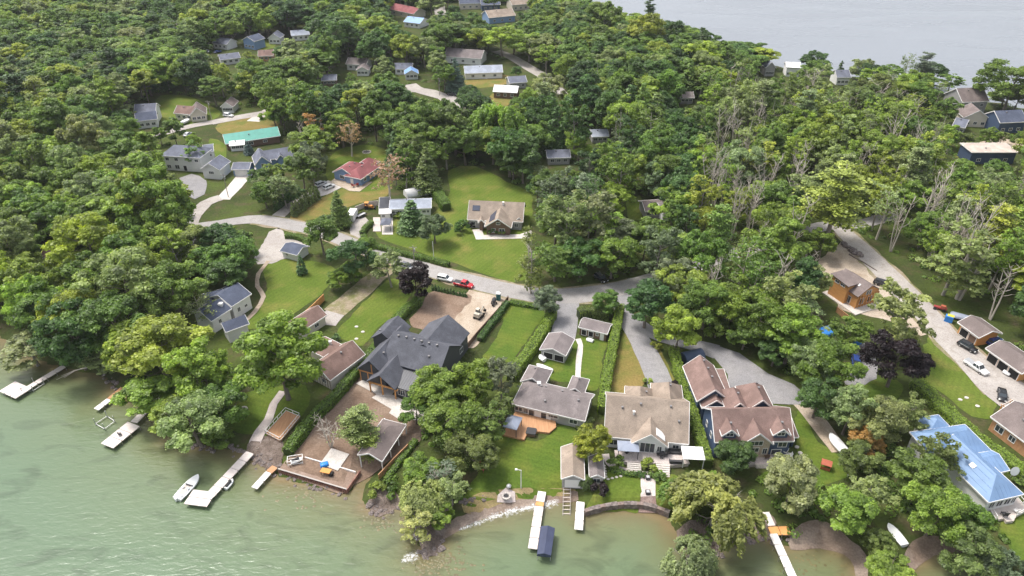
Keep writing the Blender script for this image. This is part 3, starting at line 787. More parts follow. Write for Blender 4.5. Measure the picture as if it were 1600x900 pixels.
def wing(house, org, corner, ang=None, L=None, D=8.0, eave=3.0, rise=2.2, ridge='x', hip=(0, 0), oh=.45, wallm=None, roofm=None, trim=True,
         p2=None, anchor='L', wins=(), doors=(), vents=(), sky=(), chim=(), z0=0.0, walls=True, ribs=0):
    """one roofed block of a building. corner: eave corner in the photo (anchor L front-left, R front-right, BR back-right) or p1..p2 front eave"""
    A = G(*corner, eave) if not isinstance(corner, Vector) else corner
    if p2 is not None:
        B = G(*p2, eave); u = (B - A); L = u.length if L is None else L; u = u.normalized()
    else:
        u = Vector((math.cos(R(ang)), math.sin(R(ang)), 0))
    v = Vector((-u.y, u.x, 0))
    if anchor == 'R': A = A - u * L
    if anchor == 'BR': A = A - u * L - v * D
    if anchor == 'BL': A = A - v * D
    A = Vector((A.x, A.y, 0))
    w = Wing(); w.A, w.u, w.v, w.L, w.D, w.eave = A, u, v, L, D, eave
    def T(a, b, z): return A + u * a + v * b + Vector((0, 0, z)) - org
    w.T = T
    def rz(a, b):
        if ridge == 'x':
            t = 1 - abs(b - D / 2) / (D / 2)
            if hip[0]: t = min(t, a / hip[0])
            if hip[1]: t = min(t, (L - a) / hip[1])
        elif ridge == 'y':
            t = 1 - abs(a - L / 2) / (L / 2)
            if hip[0]: t = min(t, b / hip[0])
            if hip[1]: t = min(t, (D - b) / hip[1])
        elif ridge == 'shed': t = b / D
        else: t = 0
        return eave + rise * t
    w.rz = rz
    th = .2
    c = [(0, 0), (L, 0), (L, D), (0, D)]
    if ridge == 'x':
        r0, r1 = (hip[0], D / 2), (L - hip[1], D / 2)
        faces = [(0, 1, 5, 4), (1, 2, 5), (2, 3, 4, 5), (3, 0, 4)]; rg = [r0, r1]
        if not hip[0]: faces.remove((3, 0, 4))
        if not hip[1]: faces.remove((1, 2, 5))
    elif ridge == 'y':
        r0, r1 = (L / 2, hip[0]), (L / 2, D - hip[1])
        faces = [(1, 2, 5, 4), (3, 0, 4, 5), (0, 1, 4), (2, 3, 5)]; rg = [r0, r1]
        if not hip[0]: faces.remove((0, 1, 4))
        if not hip[1]: faces.remove((2, 3, 5))
    elif ridge == 'shed': faces = [(0, 1, 2, 3)]; rg = []
    else: faces = [(0, 1, 2, 3)]; rg = []
    zc = [eave + (rise if ridge == 'shed' and b > 0 else 0) for a, b in c]
    top = [T(a, b, z) for (a, b), z in zip(c, zc)] + [T(a, b, eave + rise) for a, b in rg]
    low = [p - Vector((0, 0, th)) for p in top]; k = len(top)
    mb = MB()
    mb.add(top + low, faces + [tuple(reversed([i + k for i in f])) for f in faces])
    ring = {}
    for f in faces:
        for i in range(len(f)):
            e = (f[i], f[(i + 1) % len(f)])
            if (e[1], e[0]) in ring: del ring[(e[1], e[0])]
            else: ring[e] = 1
    for a, b in ring: mb.add([top[a], top[b], low[b], low[a]], [(3, 2, 1, 0)])
    roof = mb.build("roof", roofm, house)
    w.roof = roof
    if trim:
        tb = MB()
        for a, b in ring:
            d = (top[b] - top[a]).normalized(); nrm = Vector((d.y, -d.x, 0))
            if nrm.length > .1: nrm.normalize()
            q = nrm * .05 - Vector((0, 0, th * .5 + .03))
            tb.bar(top[a] + q, top[b] + q, .09, th + .1)
        tb.build("fascia", TRIM, roof)
    if ribs:     # standing seams of a metal roof
        for a in np.arange(ribs, L, ribs):
            rb = MB(); pts = [(a, b) for b in np.linspace(.02, D - .02, 9)]
            for p_, q_ in zip(pts, pts[1:]): rb.bar(T(*p_, rz(*p_) + .02), T(*q_, rz(*q_) + .02), .05, .06)
            rb.build("standing_seam", roofm, roof)
    # walls
    if walls:
        i0, i1, j0, j1 = oh, L - oh, oh, D - oh
        wb = MB()
        def col(a, b): return rz(a, b) - th - .01
        if ridge == 'x' : prof = {'L': [(i0, j1), (i0, D / 2), (i0, j0)], 'R': [(i1, j0), (i1, D / 2), (i1, j1)], 'F': [(i0, j0), (i1, j0)], 'B': [(i1, j1), (i0, j1)]}
        elif ridge == 'y': prof = {'F': [(i0, j0), (L / 2, j0), (i1, j0)], 'B': [(i1, j1), (L / 2, j1), (i0, j1)], 'L': [(i0, j1), (i0, j0)], 'R': [(i1, j0), (i1, j1)]}
        else: prof = {'F': [(i0, j0), (i1, j0)], 'R': [(i1, j0), (i1, j1)], 'B': [(i1, j1), (i0, j1)], 'L': [(i0, j1), (i0, j0)]}
        for s_, pp in prof.items():
            lo_ = [T(a, b, z0 - .25) for a, b in (pp[0], pp[-1])]; hi_ = [T(a, b, col(a, b)) for a, b in reversed(pp)]
            wb.add(lo_ + hi_, [tuple(range(len(lo_ + hi_)))])
        w.wall = wb.build("wall", wallm, house)
    oh_ = oh
    SIDE = dict(F=(lambda t: (oh_ + (L - 2 * oh_) * t, oh_), u, -v), B=(lambda t: (L - oh_ - (L - 2 * oh_) * t, D - oh_), -u, v),
                L=(lambda t: (oh_, D - oh_ - (D - 2 * oh_) * t), -v, -u), R=(lambda t: (L - oh_, oh_ + (D - 2 * oh_) * t), v, u))
    def opening(kind, s_, t, ww, z, hh, frame_m=TRIM, pane_m=GLASS, mull=1):
        fn, du, no = SIDE[s_]; a, b = fn(t); c0 = T(a, b, z) + no * .02
        up = Vector((0, 0, 1))
        fb = MB(); fr = .11 if ww > .9 else .08
        for sx in (-1, 1): fb.bar(c0 + du * sx * (ww / 2) - up * hh / 2, c0 + du * sx * (ww / 2) + up * hh / 2, .12, fr)
        for sz in (-1, 1): fb.bar(c0 - du * (ww / 2 + .06) + up * sz * hh / 2, c0 + du * (ww / 2 + .06) + up * sz * hh / 2, .13, fr)
        for k_ in range(1, mull + 1): fb.bar(c0 + du * ww * (k_ / (mull + 1) - .5) - up * hh / 2, c0 + du * ww * (k_ / (mull + 1) - .5) + up * hh / 2, .10, .07)
        fo = fb.build(kind, frame_m, house)
        pb = MB(); x_, y_ = du * ww / 2, up * hh / 2
        pb.add([c0 - x_ - y_ + no * .015, c0 + x_ - y_ + no * .015, c0 + x_ + y_ + no * .015, c0 - x_ + y_ + no * .015], [(0, 1, 2, 3)])
        pb.build("pane" if pane_m == GLASS else "panel", pane_m, fo)
    for wd in wins:
        s_, t, ww, z, hh = wd[:5]
        opening("window", s_, t, ww, z0 + z, hh, mull=wd[5] if len(wd) > 5 else (2 if ww > 2.2 else 1))
    for dd in doors:
        s_, t, ww, z, hh, pm = dd[:6]
        opening("garage_door" if ww > 2.2 else "door", s_, t, ww, z0 + z, hh, pane_m=pm, mull=0)  # black panels stand for the shade inside open bays, others are real doors
    for (a, b) in vents:
        vb = MB(); q = T(a * L, b * D, rz(a * L, b * D))
        vb.box(q + Vector((0, 0, .12)), (.34, .34, .4)); vb.box(q + Vector((0, 0, .34)), (.46, .46, .08)); vb.build("roof_vent", DARK if ribs else mat("vent_grey", (.2, .19, .19), .6), roof)
    for (a, b, sx, sy, mm) in sky:
        e = .4; q0 = T(a * L, b * D, rz(a * L, b * D)); qa = T(a * L + e, b * D, rz(a * L + e, b * D)) - q0; qb = T(a * L, b * D + e, rz(a * L, b * D + e)) - q0
        qa.normalize(); qb.normalize(); nn_ = qa.cross(qb).normalized()
        M_ = Matrix((qa, qb, nn_)).transposed()
        sb = MB(); sb.box(q0 + nn_ * .08, (sx, sy, .14), M=M_)
        sb.build("white_roof_panel" if mm is TRIM else "solar_panel" if mm.name.startswith("solar") else "roof_panel", mm, roof)
    for (a, b, sx, hh, mm) in chim:
        cb = MB(); q = T(a * L, b * D, rz(a * L, b * D))
        cb.box(q + Vector((0, 0, hh / 2 - .4)), (sx, sx, hh + .8)); cb.box(q + Vector((0, 0, hh + .02)), (sx + .16, sx + .16, .12)); cb.build("chimney", mm, roof)
    FOOT.append([(p.x, p.y) for p in (A - u * .8 - v * .8, A + u * (L + .8) - v * .8, A + u * (L + .8) + v * (D + .8), A - u * .8 + v * (D + .8))])
    hull = [P(*(T(a, b, 0) + org)[:2], z) for a, b in c for z in (0.0, eave)] + [P(*(T(a, b, 0) + org)[:2], eave + rise) for a, b in rg]
    w.hull = convex(hull)
    w.c = [P(*(T(a, b, 0) + org)[:2], z_) for (a, b), z_ in zip(c, zc)]
    return w

def convex(pts):
    pts = sorted(set(pts)); lo = []; up = []
    def cr_(o, a, b): return (a[0] - o[0]) * (b[1] - o[1]) - (a[1] - o[1]) * (b[0] - o[0])
    for p in pts:
        while len(lo) > 1 and cr_(lo[-2], lo[-1], p) <= 0: lo.pop()
        lo.append(p)
    for p in reversed(pts):
        while len(up) > 1 and cr_(up[-2], up[-1], p) <= 0: up.pop()
        up.append(p)
    return lo[:-1] + up[:-1]

HREF = []
def house(name, label, cat, at, wings, protect=True, group=None):
    o = G(*at); o = Vector((o.x, o.y, 0))
    h = empty(name, o, 0, label, cat, group)
    ws_ = []
    for kw in wings:
        w = wing(h, o, **kw); ws_.append(w)
        if protect:
            f_ = 1.0
            mx_, my_ = sum(p[0] for p in w.hull) / len(w.hull), sum(p[1] for p in w.hull) / len(w.hull) - (0 if f_ > .85 else 1.5)
            PROTECT.append([(mx_ + (p[0] - mx_) * f_, my_ + (p[1] - my_) * f_) for p in w.hull])
    ref = label
    for cut in (" behind", " near", " beside", " among", " below", " half", " deep", " glimpsed", " beyond", " on ", " at ", " under ", " in ", " between", " facing", " above", " sheltering", " next to", " against", " hidden", " and "):
        ref = ref.split(cut)[0]
    HREF.append((o.x, o.y, " ".join(ref.split()[:7])))
    return h, o, ws_

SOLAR = mat("solar_panel_glass", (.035, .045, .075), .2, spec=.6)

# tan-roofed lakefront house
HC = house("lakefront_house", "white lakefront house with wide tan shingle roof and arched front gable window", "house", (1010, 680), [
    dict(corner=(944, 682), p2=(1076, 694), D=14.0, eave=3.4, rise=5.3, wallm=WHITE_W, roofm=RF["tan"], vents=[(.2, .36), (.42, .42), (.78, .42), (.88, .25)], chim=[(.34, .3, .35, .7, TRIM)],
         wins=[("F", .1, 1.6, 1.6, 1.5), ("F", .72, 1.5, 1.7, 1.7), ("F", .88, 1.3, 1.9, 1.0)], doors=[("F", .64, 1.7, 1.3, 2.1, GLASS)]),
    dict(corner=(986, 693), p2=(1044, 699), D=10.0, eave=3.4, rise=3.1, ridge='y', wallm=WHITE_W, roofm=RF["tan"], vents=[(.5, .75)], wins=[("F", .45, 3.0, 2.3, 2.6, 2), ("F", .82, .9, 2.2, 1.5)], sky=[(.78, .2, 2.4, 2.2, TRIM)]),  # flat white panel laid on the right slope of this gable
    dict(corner=(975, 643), p2=(1022, 648), D=8.5, eave=3.2, rise=3.0, ridge='y', hip=(0, 3), wallm=WHITE_W, roofm=RF["tan"], vents=[(.72, .6)]),
    dict(corner=(1020, 648), p2=(1071, 652), D=10.5, eave=3.2, rise=3.6, ridge='y', hip=(0, 3.4), wallm=WHITE_W, roofm=RF["tan"], vents=[(.55, .6), (.55, .75)]),
])
# red-brown roofed house with dormers and garage wing
HD = house("dormer_house", "navy and stone house with red brown dormered roof and long garage wing", "house", (1180, 700), [
    dict(corner=(1117, 691), p2=(1241, 689), D=10.4, eave=5.0, rise=4.3, wallm=NAVY_W, roofm=RF["red"], wins=[("F", .1, 1.6, 3.6, 1.3), ("F", .9, 1.8, 3.6, 1.4), ("F", .1, 1.6, 1.3, 1.6), ("L", .3, 1.0, 3.4, 1.3), ("L", .65, 1.0, 3.4, 1.3)], doors=[("F", .84, 2.0, 1.15, 2.1, GLASS)]),
    dict(corner=(1158, 695), p2=(1209, 694), D=7.5, eave=5.0, rise=3.1, ridge='y', wallm=STONE_W, roofm=RF["red"], wins=[("F", .5, 2.6, 4.9, 1.2, 2), ("F", .42, 2.5, 3.0, 1.2, 2), ("F", .86, .9, 2.6, 1.6)]),
    dict(corner=(1128, 681), p2=(1155, 681), D=4.2, eave=6.6, rise=1.7, ridge='y', wallm=NAVY_W, roofm=RF["red"], vents=[(.6, .5)], wins=[("F", .5, 1.5, 6.5, .9)], z0=0),
    dict(corner=(1208, 680), p2=(1236, 680), D=4.2, eave=6.6, rise=1.7, ridge='y', wallm=NAVY_W, roofm=RF["red"], vents=[(.6, .5)], wins=[("F", .5, 1.5, 6.5, .9)]),
    dict(corner=(1136, 644), p2=(1172, 643), D=7.0, eave=5.0, rise=2.6, ridge='y', hip=(0, 2), wallm=NAVY_W, roofm=RF["red"], vents=[(.62, .5)]),
    dict(corner=(1166, 642), p2=(1211, 641), D=8.0, eave=5.0, rise=3.1, ridge='y', hip=(0, 2.4), wallm=NAVY_W, roofm=RF["red"], vents=[(.55, .5), (.6, .75)]),
    dict(corner=(1089, 627), p2=(1140, 625), D=12.0, eave=4.6, rise=3.2, ridge='y', wallm=NAVY_W, roofm=RF["red"], vents=[(.6, .4), (.6, .65), (.56, .85)]),
    dict(corner=(1097, 638), p2=(1139, 637), D=5.5, eave=3.9, rise=2.3, ridge='y', wallm=NAVY_W, roofm=RF["red"], vents=[(.55, .3)], wins=[("F", .3, 1.0, 2.4, 1.3)]),
    dict(corner=(1238, 683), p2=(1248, 683), D=6.5, eave=3.2, rise=.9, ridge='shed', wallm=NAVY_W, roofm=RF["red"]),
    dict(corner=(1128, 612), p2=(1142, 612), D=7.0, eave=3.4, rise=.8, ridge='shed', wallm=NAVY_W, roofm=RF["red"]),
])
# grey bungalow and its outbuildings
HB = house("bungalow", "long low bungalow with weathered grey shingle roof behind a cedar deck", "house", (860, 640), [
    dict(corner=(800, 631), p2=(914, 658), D=9.0, eave=3.0, rise=2.5, hip=(4.0, 0), wallm=GREY_W, roofm=RF["grey"], vents=[(.3, .62), (.36, .66), (.6, .6), (.42, .22), (.85, .4)], chim=[(.26, .68, .7, .8, TRIM)],
         wins=[("F", .06, 1.7, 1.6, 1.2), ("F", .17, .9, 1.5, 1.4), ("F", .57, 2.2, 1.7, .8), ("F", .86, 1.8, 1.6, 1.2)],
         doors=[("F", .25, 1.3, 1.2, 1.9, GLASS), ("F", .345, 1.3, 1.2, 1.9, WHITE_W), ("F", .43, 1.3, 1.2, 1.9, GLASS), ("F", .505, .9, 1.2, 1.9, WHITE_W)]),
    dict(corner=(813, 596), p2=(850, 605), D=6.4, eave=3.0, rise=1.9, ridge='y', hip=(0, 2.2), wallm=GREY_W, roofm=RF["grey"], vents=[(.4, .6)]),
    dict(corner=(885, 611), p2=(912, 617), D=5.6, eave=3.0, rise=1.4, ridge='y', hip=(0, 1.6), wallm=GREY_W, roofm=RF["grey"], vents=[(.5, .6)]),
])
house("open_carport", "open fronted gable shed with grey roof sheltering a small boat beside the hedge", "shed", (866, 550), [
    dict(corner=(843, 546), p2=(884, 556), D=7.2, eave=2.7, rise=1.3, ridge='y', wallm=GREY_W, roofm=RF["grey"], oh=.35, doors=[("F", .3, 2.4, 1.15, 1.9, DARK), ("F", .76, 2.4, 1.15, 1.9, DARK)]),
])
house("garden_shed", "long grey garden shed with white door and dark bays against clipped hedges", "shed", (926, 518), [
    dict(corner=(904, 511), p2=(949, 522), D=4.6, eave=2.6, rise=1.0, wallm=BROWN_W, roofm=RF["grey"], oh=.3, doors=[("F", .84, .95, 1.05, 2.0, TRIM), ("F", .16, 1.3, 1.1, 1.7, DARK), ("F", .42, 1.3, 1.1, 1.7, DARK)], wins=[("F", .66, .7, 1.5, .8)]),
])
# charcoal-roofed new house
def off(px, z, ang, a, b):
    p = G(*px, z); u = Vector((math.cos(R(ang)), math.sin(R(ang)), 0)); v = Vector((-u.y, u.x, 0))
    q = p + u * a + v * b
    return P(q.x, q.y, z)
CH = dict(wallm=DGREY_W, roofm=RF["dark"], trim=False)
r0 = off((618, 518), 9.4, -22.5, -0.6, -6.2)                      # front eave corner below the main ridge, at ridge height
r0w = G(*r0, 9.4); r0w = Vector((r0w.x, r0w.y, 0))
HA = house("new_charcoal_house", "large new house with steep charcoal shingle roofs and timber porch on bare soil", "house", (640, 570), [
    dict(corner=r0w, ang=-22.5, L=15.0, D=12.4, eave=5.0, rise=4.4, vents=[(.12, .44), (.26, .45), (.4, .45), (.53, .45), (.66, .45), (.8, .45), (.74, .25)], **CH),
    dict(corner=(734, 520), ang=-22.5, L=11.4, D=13.0, anchor='BR', eave=5.0, rise=4.0, ridge='y', doors=[("R", .3, 2.6, 1.3, 2.4, DARK)], wins=[("R", .7, 1.6, 2.4, 1.4)], **CH),
    dict(corner=(556, 577), ang=-22.5, L=8.2, D=15.5, eave=3.6, rise=3.8, ridge='y', vents=[(.62, .3), (.62, .45), (.62, .55), (.62, .66)], oh=.5, **CH),
    dict(corner=(642, 510), ang=-22.5, L=6.8, D=8.0, anchor='BR', eave=5.0, rise=2.5, ridge='y', vents=[(.2, .3)], **CH),
    dict(corner=(572, 596), ang=-22.5, L=7.6, D=9.0, eave=3.4, rise=3.0, ridge='y', walls=False, **CH),
    dict(corner=(612, 603), ang=-22.5, L=6.6, D=6.5, eave=3.2, rise=1.4, ridge='shed', wallm=DGREY_W, roofm=RF["metal"], trim=False, ribs=.6, wins=[("F", .3, 1.9, 1.6, 1.7, 2)]),
    dict(corner=(606, 556), ang=-22.5, L=3.2, D=4.0, eave=5.6, rise=.8, ridge='shed', wins=[("F", .5, 2.0, 5.0, .7)], **CH),
])
# timber porch posts and braces
h_, o_, ws_ = HA
for wi, cols in ((4, (.3, 3.6, 7.0)), (2, (.5, 2.6))):
    w_ = ws_[wi]
    for a in cols:
        mb = MB(); mb.box(w_.T(a + .2, .6, w_.eave / 2 - .1), (.3, .3, w_.eave - .2)); mb.bar(w_.T(a + .2, .6, w_.eave - 1.2), w_.T(a + 1.0, .6, w_.eave - .3), .18); mb.build("porch_post", WOOD_O, h_)
    mb = MB(); mb.bar(w_.T(.3, .5, w_.eave - .35), w_.T(w_.L - .3, .5, w_.eave - .35), .28); mb.bar(w_.T(w_.L / 2, .5, w_.eave - .3), w_.T(w_.L / 2, .5, w_.eave + 2.3), .22); mb.build("porch_beam", WOOD_O, h_)
# half-timbered brown-roofed house
house("half_timbered_house", "brown roofed house with half timbered gable beside big shade tree", "house", (520, 565), [
    dict(corner=(480, 576), ang=-34, L=7.6, D=11.5, eave=3.4, rise=2.7, ridge='y', wallm=CREAM_W, roofm=RF["brown"], vents=[(.6, .6)], wins=[("F", .3, 1.2, 1.7, 1.2), ("F", .66, 1.2, 1.7, 1.2)]),
    dict(corner=(511, 492), ang=-34, L=6.0, D=16, anchor='BR', eave=3.0, rise=1.9, ridge='y', wallm=CREAM_W, roofm=RF["brown"], wins=[("R", .8, 1.4, 1.6, 1.1)]),
    dict(corner=(480, 545), ang=-34, L=9.0, D=6.0, eave=2.9, rise=1.3, ridge='x', wallm=CREAM_W, roofm=RF["brown"], chim=[(.5, .6, .6, .9, TRIM)]),
])
hh_ = [o for o in COL.objects if o.name == "half_timbered_house"][0]
hw = G(480, 576, 3.4); uu = Vector((math.cos(R(-34)), math.sin(R(-34)), 0)); vv = Vector((-uu.y, uu.x, 0)); b0 = Vector((hw.x, hw.y, 0)) + vv * .4
for k in range(8):
    a = .7 + k * .88; top_ = 3.3 + 2.4 * (1 - abs(a - 3.8) / 3.8)
    mb = MB(); mb.bar(b0 + uu * a + Vector((0, 0, .2)) - hh_.location, b0 + uu * a + Vector((0, 0, top_)) - hh_.location, .16, .09); mb.build("timber_stud", BROWN_W, hh_)
mb = MB(); mb.bar(b0 + uu * .5 + Vector((0, 0, 2.5)) - hh_.location, b0 + uu * 7.1 + Vector((0, 0, 2.5)) - hh_.location, .2, .1); mb.build("timber_rail", BROWN_W, hh_)
# white house with slate roof, left
house("white_slate_house", "white house with slate blue roof and chimney box above a curved lawn path", "house", (355, 490), [
    dict(corner=(362, 479), p2=(393, 459), D=9.0, eave=4.6, rise=2.2, wallm=WHITE_W, roofm=RF["navy"], wins=[("F", .3, .9, 2.2, 1.3), ("F", .7, .9, 2.0, .8)]),
    dict(corner=(330, 502), p2=(362, 482), D=7.5, eave=4.2, rise=1.9, wallm=WHITE_W, roofm=RF["navy"], wins=[("F", .4, .8, 2.4, 1.2)], chim=[(.8, .3, 1.0, .5, TRIM)]),
    dict(corner=(343, 506), ang=-52, L=4.6, D=6, eave=3.9, rise=1.6, ridge='y', wallm=WHITE_W, roofm=RF["navy"], wins=[("F", .5, .8, 2.2, 1.4)]),
    dict(corner=(318, 478), ang=33, L=6.0, D=6, eave=4.0, rise=1.6, wallm=WHITE_W, roofm=RF["navy"]),
])
# house with solar panels
HS = house("solar_panel_house", "grey roofed ranch house with timber porch gable and black solar panels", "house", (775, 350), [
    dict(corner=(730, 343), p2=(817, 347), D=11.5, eave=3.2, rise=4.2, wallm=GREY_W, roofm=RF["tan"], sky=[(.14, .3, 2.4, 1.9, SOLAR)], chim=[(.62, .42, .5, .9, TRIM)], wins=[("F", .08, 1.4, 1.7, 1.3), ("F", .9, 1.2, 1.7, 1.3)], doors=[("F", .26, 1.2, 1.2, 2.1, GLASS)]),
    dict(corner=(757, 354), p2=(799, 356), D=9.5, eave=3.2, rise=3.0, ridge='y', oh=.6, wallm=BROWN_W, roofm=RF["tan"], sky=[(.26, .45, 2.2, 6.0, SOLAR)], wins=[("F", .3, 1.3, 1.6, 1.5), ("F", .66, 1.8, 1.6, 1.6), ("F", .5, 1.2, 4.2, .8)]),
    dict(corner=(747, 348), p2=(757, 348), D=4.0, eave=3.2, rise=1.2, ridge='y', wallm=BROWN_W, roofm=RF["tan"]),
    dict(corner=(805, 345), p2=(817, 345), D=3.5, eave=3.2, rise=1.2, ridge='y', wallm=GREY_W, roofm=RF["tan"], wins=[("F", .5, .9, 1.7, 1.2)]),
])
# long white trailer-like bungalow
house("white_bungalow", "low white bungalow with pale blue grey roof and dark flat porch roof", "house", (635, 330), [
    dict(corner=(608, 327), p2=(674, 325), D=7.6, eave=3.0, rise=1.4, wallm=WHITE_W, roofm=RF["paleb"], vents=[(.4, .6), (.62, .65)], wins=[("F", .06, 1.0, 1.6, 1.0), ("F", .22, 1.4, 1.6, 1.0), ("F", .84, 1.2, 1.6, .9), ("F", .94, .8, 1.6, .9)]),
    dict(corner=(592, 326), p2=(609, 325), D=8.2, eave=3.1, rise=.2, ridge='shed', wallm=WHITE_W, roofm=RF["metal"], ribs=.8),
    dict(corner=(592, 334), p2=(611, 333), D=2.6, eave=2.6, rise=.3, ridge='shed', wallm=WHITE_W, roofm=RF["white"], wins=[("F", .3, .9, 1.5, .9)]),
])
# blue house with rose roof
house("rose_roofed_house", "blue walled bungalow with rose red hip roof and paved terrace", "house", (560, 275), [
    dict(corner=(519, 269), ang=-24, L=9.5, D=11.0, eave=3.0, rise=2.4, ridge='y', hip=(0, 4), wallm=BLUE_W, roofm=RF["rose"], vents=[(.6, .6), (.6, .3)], wins=[("F", .4, 1.9, 1.6, 1.4), ("F", .72, .8, 1.6, 1.4), ("L", .7, .8, 1.6, 1.0)]),
    dict(corner=(564, 280), ang=-24, anchor='R', L=7.6, D=13.5, eave=3.0, rise=2.2, ridge='y', hip=(3.0, 3.0), wallm=BLUE_W, roofm=RF["rose"], vents=[(.55, .45)], wins=[("R", .2, 1.4, 1.6, 1.1), ("R", .7, 1.4, 1.6, 1.1)], doors=[("F", .4, 1.1, 1.1, 2.0, TRIM)]),
    dict(corner=(594, 252), ang=-24, anchor='BR', L=6.5, D=7.0, eave=3.0, rise=2.0, ridge='y', hip=(0, 2.5), wallm=BLUE_W, roofm=RF["rose"]),
])
# two-storey white house and its garage
house("white_two_storey_house", "tall white two storey house with slate roof and front garage gable", "house", (285, 262), [
    dict(corner=(250, 243), p2=(312, 247), D=10, eave=6.0, rise=2.6, hip=(3.5, 3.5), wallm=WHITE_W, roofm=RF["slate"], wins=[("F", .12, 1.4, 4.6, 1.2), ("F", .36, 1.4, 4.6, 1.2), ("F", .9, 1.4, 4.6, 1.0), ("F", .12, 1.6, 1.6, 1.4), ("F", .34, 1.8, 1.6, 1.6)], doors=[("F", .55, 1.4, 1.2, 2.2, DARK)]),
    dict(corner=(313, 264), p2=(343, 266), D=8.5, eave=4.0, rise=2.4, ridge='y', wallm=WHITE_W, roofm=RF["slate"], wins=[("F", .5, 2.0, 2.6, 1.1, 2)]),
    dict(corner=(318, 238), p2=(334, 236), D=8, eave=5.6, rise=1.4, wallm=WHITE_W, roofm=RF["slate"], wins=[("F", .5, 1.6, 4.0, .8)]),
])
house("blue_garage", "detached blue sided garage with white door at head of concrete drive", "garage", (376, 268), [
    dict(corner=(361, 265), p2=(389, 265), D=7.0, eave=2.9, rise=1.4, wallm=BLUE_W, roofm=RF["slate"], doors=[("F", .5, 4.6, 1.15, 2.2, WHITE_W)])])
house("green_roofed_house", "dark walled bungalow under long turquoise green metal roof", "house", (395, 222), [
    dict(corner=(352, 225), p2=(438, 212), D=9.0, eave=3.0, rise=2.5, wallm=BROWN_W, roofm=RF["green"], vents=[(.45, .3), (.7, .55)], wins=[("F", .1, 1.0, 1.6, 1.2), ("F", .2, 1.0, 1.6, 1.2), ("F", .45, 1.8, 1.6, 1.3), ("F", .72, 1.6, 1.6, 1.0)])])
house("blue_gabled_house", "slate roofed blue house with front gables half hidden by trees", "house", (430, 250), [
    dict(corner=(412, 251), p2=(462, 243), D=8, eave=4.0, rise=2.4, wallm=BLUE_W, roofm=RF["slate"], wins=[("F", .6, 1.4, 2.4, 1.2)]),
    dict(corner=(398, 258), p2=(424, 254), D=9, eave=4.0, rise=3.0, ridge='y', wallm=BLUE_W, roofm=RF["slate"], wins=[("F", .5, 1.4, 3.2, 1.4)]),
    dict(corner=(432, 250), p2=(446, 248), D=5, eave=4.0, rise=1.8, ridge='y', wallm=BLUE_W, roofm=RF["slate"])])
house("small_garage", "small white garage with slate blue roof on gravel turning circle", "garage", (452, 400), [
    dict(corner=(437, 392), p2=(464, 399), D=6.0, eave=2.5, rise=1.2, wallm=WHITE_W, roofm=RF["navy"], wins=[("F", .3, .8, 1.5, .6)])])
# timber-framed cabin under construction
HT = house("timber_cabin", "orange timber cabin with exposed framing and dark roof on sandy lot", "cabin", (1345, 470), [
    dict(corner=(1341, 464), ang=24, L=8.6, D=9.5, eave=4.3, rise=2.6, ridge='y', wallm=WOOD_O, roofm=RF["umber"], sky=[(.3, .3, .8, 1.0, TRIM), (.3, .48, .8, 1.0, TRIM)],
         wins=[("F", .25, 1.4, 2.0, 1.8), ("F", .62, 1.8, 2.0, 1.8), ("F", .5, 1.8, 4.4, 1.4), ("L", .3, 1.5, 1.7, 2.2), ("L", .7, 1.5, 1.7, 2.2)], trim=False),
    dict(corner=(1326, 448), ang=24, L=4.6, D=6.6, eave=6.2, rise=.5, ridge='shed', wallm=WOOD_O, roofm=RF["umber"], wins=[("L", .35, 1.4, 5.3, .8), ("L", .7, 1.4, 5.3, .8)], trim=False)])
h_, o_, ws_ = HT
w_ = ws_[0]
for k in range(9):
    mb = MB(); mb.box(w_.T(.35 + k * .98, .3, 1.9), (.22, .22, 3.8), rz=R(24)); mb.build("timber_post", WOOD_O, h_)
mb = MB(); mb.box(w_.T(w_.L / 2 - .6, w_.D / 2 - .8, .12), (w_.L + 2.2, w_.D + 2.6, .3), rz=R(24)); mb.build("base_slab", CONC, h_)
# timber garages on the right
house("timber_garage", "orange timber garage with brown roof next to tarped trailer", "garage", (1520, 528), [
    dict(corner=(1530, 528), ang=15, L=7.2, D=7.0, eave=3.2, rise=1.5, ridge='y', wallm=WOOD_O, roofm=RF["umber"], oh=.6, doors=[("L", .3, 2.4, 1.2, 2.2, DARK), ("L", .75, 2.2, 1.2, 2.2, BROWN_W)])])
house("timber_triple_garage", "long three bay orange timber garage with brown roof facing parked cars", "garage", (1570, 575), [
    dict(corner=(1540, 544), p2=(1597, 584), D=7.6, eave=3.2, rise=1.6, wallm=WOOD_O, roofm=RF["umber"], oh=.7, doors=[("F", .17, 2.6, 1.2, 2.3, DARK), ("F", .5, 2.6, 1.2, 2.3, DARK), ("F", .83, 2.6, 1.2, 2.3, DARK)])])
HO = house("orange_log_house", "orange log house with grey brown roof beyond the long hedge", "house", (1590, 690), [
    dict(corner=(1548, 651), p2=(1622, 706), D=11, eave=3.6, rise=2.8, wallm=WOOD_D, roofm=RF["umber"], vents=[(.4, .3)], wins=[("F", .2, 1.8, 1.9, 1.6), ("F", .5, 1.4, 1.9, 1.4)])])
